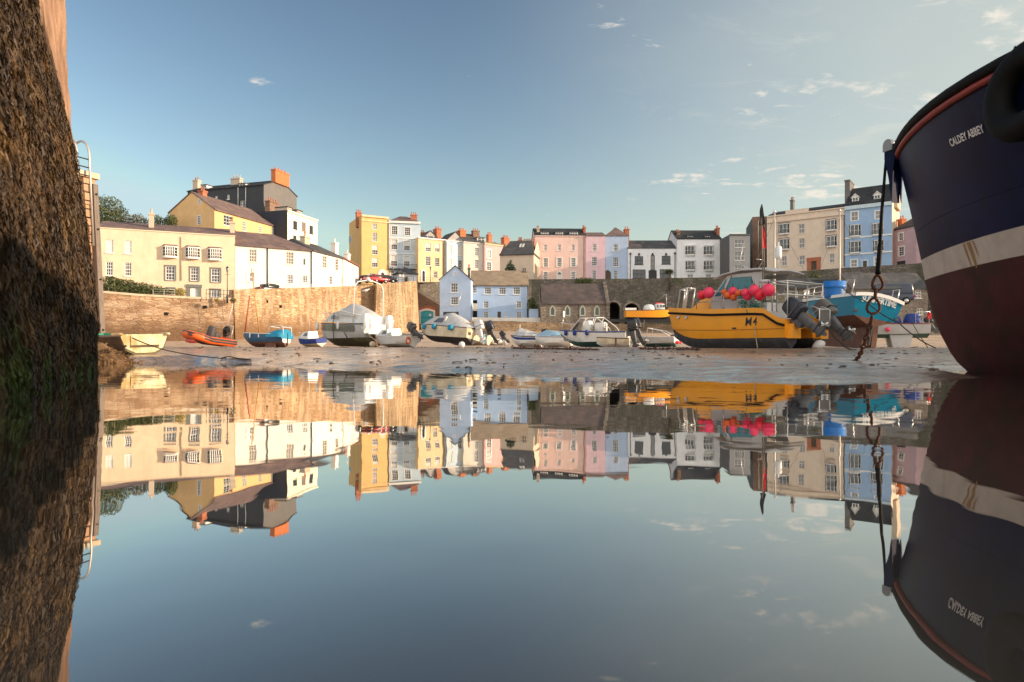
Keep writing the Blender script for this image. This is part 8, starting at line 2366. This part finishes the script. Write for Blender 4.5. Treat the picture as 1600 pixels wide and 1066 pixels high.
# ------------------------------------------------------------------ people on the beach
def person(label, px, d, ang, shirt, trousers, pose='stand', skin=(.42, .26, .19)):
    X = GX(px, d); root = thing('person', label, 'person', (X, d, sand_z(X, d)), (0, 0, radians(ang)))
    if pose == 'stand':
        J = {'pel': (0, 0, .92), 'sp': (0, .0, 1.15), 'ch': (0, 0, 1.35), 'nk': (0, .01, 1.50), 'hd': (0, .03, 1.62), 'top': (0, .02, 1.74),
             'lh': (.10, 0, .88), 'lk': (.12, .05, .48), 'la': (.12, -.02, .08), 'lt': (.13, .14, .03), 'rh': (-.10, 0, .88), 'rk': (-.12, .12, .49), 'ra': (-.12, -.04, .08), 'rt': (-.13, .12, .03),
             'ls': (.19, 0, 1.42), 'le': (.26, -.03, 1.14), 'lw': (.26, .08, .90), 'lf': (.25, .11, .80), 'rs': (-.19, 0, 1.42), 're': (-.26, -.02, 1.14), 'rw': (-.25, .12, .92), 'rf': (-.24, .17, .83)}
    else:
        J = {'pel': (0, 0, .14), 'sp': (0, -.06, .38), 'ch': (0, -.06, .58), 'nk': (0, -.02, .74), 'hd': (0, .02, .86), 'top': (0, .01, .98),
             'lh': (.10, .04, .13), 'lk': (.14, .42, .42), 'la': (.14, .62, .08), 'lt': (.14, .78, .04), 'rh': (-.10, .04, .13), 'rk': (-.14, .45, .38), 'ra': (-.13, .68, .08), 'rt': (-.13, .82, .05),
             'ls': (.19, -.05, .64), 'le': (.25, .10, .44), 'lw': (.16, .34, .44), 'lf': (.12, .42, .43), 'rs': (-.19, -.05, .64), 're': (-.24, .12, .43), 'rw': (-.16, .36, .42), 'rf': (-.12, .44, .41)}
    Rd = {'pel': .15, 'sp': .13, 'ch': .15, 'nk': .06, 'hd': .095, 'top': .07, 'lh': .10, 'lk': .065, 'la': .045, 'lt': .04, 'rh': .10, 'rk': .065, 'ra': .045, 'rt': .04, 'ls': .065, 'le': .045, 'lw': .035, 'lf': .035, 'rs': .065, 're': .045, 'rw': .035, 'rf': .035}
    E = [('pel', 'sp'), ('sp', 'ch'), ('ch', 'nk'), ('nk', 'hd'), ('hd', 'top'), ('pel', 'lh'), ('lh', 'lk'), ('lk', 'la'), ('la', 'lt'), ('pel', 'rh'), ('rh', 'rk'), ('rk', 'ra'), ('ra', 'rt'), ('ch', 'ls'), ('ls', 'le'), ('le', 'lw'), ('lw', 'lf'), ('ch', 'rs'), ('rs', 're'), ('re', 'rw'), ('rw', 'rf')]
    ks = list(J); me = bpy.data.meshes.new('body'); me.from_pydata([J[k] for k in ks], [(ks.index(a), ks.index(b)) for a, b in E], [])
    ob = bpy.data.objects.new('body', me); COL.objects.link(ob)
    md = ob.modifiers.new('skin', 'SKIN'); sv = me.skin_vertices[0].data
    for i, k in enumerate(ks): sv[i].radius = (Rd[k], Rd[k] * (.75 if k in ('pel', 'sp', 'ch') else 1)); sv[i].use_root = k == 'pel'
    ob.modifiers.new('sub', 'SUBSURF').levels = 2
    dg = bpy.context.evaluated_depsgraph_get(); m2 = bpy.data.meshes.new_from_object(ob.evaluated_get(dg)); bpy.data.objects.remove(ob)
    zb = J['pel'][2]; mats_ = [mat('skin', skin, .6, var=.05), mat('shirt', shirt, .8, var=.1), mat('trousers', trousers, .8, var=.1)]
    for m_ in mats_: m2.materials.append(m_)
    for p in m2.polygons:
        c = p.center; p.use_smooth = True
        leg = (c.z < zb + .04) if pose == 'stand' else (c.y > .16 and c.z < .5) or c.z < .16
        p.material_index = 2 if leg and c.z > .09 else (1 if c.z < J['nk'][2] - .03 and c.z > J['lw'][2] - .0 or (c.z > zb and c.z < J['nk'][2] - .03 and abs(c.x) < .2) else 0)
    bo = bpy.data.objects.new('body', m2); COL.objects.link(bo); bo.parent = root
    hb = MB(); hd = Vector(J['hd']); hb.ball(hd + Vector((0, -.02, .045)), .108, 10, sc=(1, 1.05, .95)); hb.build('hair', mat('brown_hair', (.05, .03, .02), .7), bo)
person('person in a cream top walking on the sand below the sea wall', 812, 92, 100, (.62, .52, .38), (.16, .12, .10))
person('person in a pink top sitting on the sand before the chapel', 876, 86, 200, (.70, .30, .34), (.50, .45, .40), 'sit')

# ------------------------------------------------------------------ more lines, chains and litter on the sand
rope('mooring_line', 'dark mooring rope slanting from the teal boat past the chain to the sand', [P(1316, 449, 37), P(1352, 470, 36), P(1405, 505, 34), G(1462, 31)], .028, M['rope_dark'], .12)
rope('mooring_line', 'dark rope hanging from the white yacht covers down to the small black engine', [P(1416, 486, 40), G(1450, 36)], .022, M['rope_dark'], .1)
rope('mooring_line', 'dark green rope sagging from the catamaran stern to the sand', [P(1290, 503, 28.6), P(1312, 533, 28.2), G(1338, 27.5)], .03, M['rope_dark'], .12)
rope('mooring_line', 'thin rope running down from the cruiser stern', [P(572, 520, 47.5), G(602, 45)], .03, M['rope_pale'], .05)
def sand_chain(label, x0, d0, x1, d1, n):
    a, b = G(x0, d0), G(x1, d1); root = thing('ground_chain', label, 'chain', a.lerp(b, .5)); o = root.location
    pts = []
    for k in range(n + 1):
        p = a.lerp(b, k / n); p.y += noise.noise(Vector((k * .35, d0, 2))) * .8; p.z = sand_z(p.x, p.y) + .03; pts.append(p - o)
    for k in range(n):
        c = (pts[k] + pts[k + 1]) / 2; ax = (pts[k + 1] - pts[k]); l_ = ax.length; ax.normalize()
        sd = ax.cross(Vector((0, 0, 1))).normalized() if k % 2 else Vector((0, 0, 1))
        m_ = MB(); link(m_, c, ax, sd, l_ * 1.45, l_ * .75, .018, 8); m_.build('chain_link', M['rust'], root)
sand_chain('rusty ground chain lying on the sand before the covered boats', 800, 30, 935, 27, 70)
sand_chain('rusty ground chain lying on the sand towards the catamaran bow', 1000, 28.5, 1090, 28, 46)
# pebbles and weed scraps strewn over the wet sand
def litter():
    rnd = random.Random(12); mb = MB(); n = 0
    while n < 500:
        d = 9 + 42 * rnd.random() ** 1.3; x = GX(rnd.uniform(150, 1480), d)
        s = d - shore_y(x)
        if s < .4: continue
        if noise.noise(Vector((x * .25, d * .5, 11))) < -.05: continue
        n += 1
        z = sand_z(x, d); r = rnd.uniform(.012, .05) * (.6 + d / 40)
        if rnd.random() < .55: mb.ball((x, d, z + r * .2), r, 6, 0, (rnd.uniform(.8, 1.6), rnd.uniform(.7, 1.2), rnd.uniform(.35, .6)))
        else:
            a = rnd.uniform(0, pi); l = r * rnd.uniform(2, 6)
            mb.tube([(x, d, z + .008), (x + cos(a) * l * .5, d + sin(a) * l * .5, z + r * .5), (x + cos(a) * l, d + sin(a) * l, z + .006)], r * .25, 4, 1)
    o = mb.build('pebbles', [mat('pebble', (.14, .11, .085), .7, var=.5, vscale=3), mat('weed_scrap', (.045, .032, .014), .7, var=.5)], fix=False)
    tag(o, 'pebbles and scraps of weed strewn over the wet sand', 'pebbles', None, 'stuff')
litter()
heap('weed_bank', (-17.5, 79), 3.0, .9, M['weed_heap'], 'dark weed bank along the foot of the sunlit wall', 'weed', 'stuff', 300)
heap('weed_bank', (-21.5, 84), 2.4, .8, M['weed_heap'], 'second dark weed bank at the wall foot by the bastion', 'weed', 'stuff', 300)
def gull(label, px, py, d, ang):
    root = thing('seagull', label, 'gull', P(px, py, d), (0, 0, radians(ang)))
    mb = MB(); pr = [(-.24, .02, .01), (-.14, .05, .06), (0, .07, .085), (.12, .09, .075), (.19, .14, .045), (.24, .17, .05), (.28, .17, .035), (.31, .16, .008)]
    rows = [[Vector((x, cos(a) * r, z + sin(a) * r)) for a in [2 * pi * k / 8 for k in range(8)]] for x, z, r in pr]
    mb.grid(rows, closed=True); mb.tube([(0, .02, .0), (.01, .02, -.1)], .008, 4); mb.tube([(0, -.02, .0), (.01, -.02, -.1)], .008, 4)
    b = mb.build('body', M['buoy_white'], root)
    for s in (1, -1): w = MB(); w.prism([(.12, s * .085, .09), (-.1, s * .08, .10), (-.28, s * .03, .06), (-.02, s * .09, .02)], (0, .008 * s, 0)); w.build('wing', M['gel_grey'], b)
gull('seagull perched on the tubular arch of the cruiser', 571, 455.5, 48, 20)
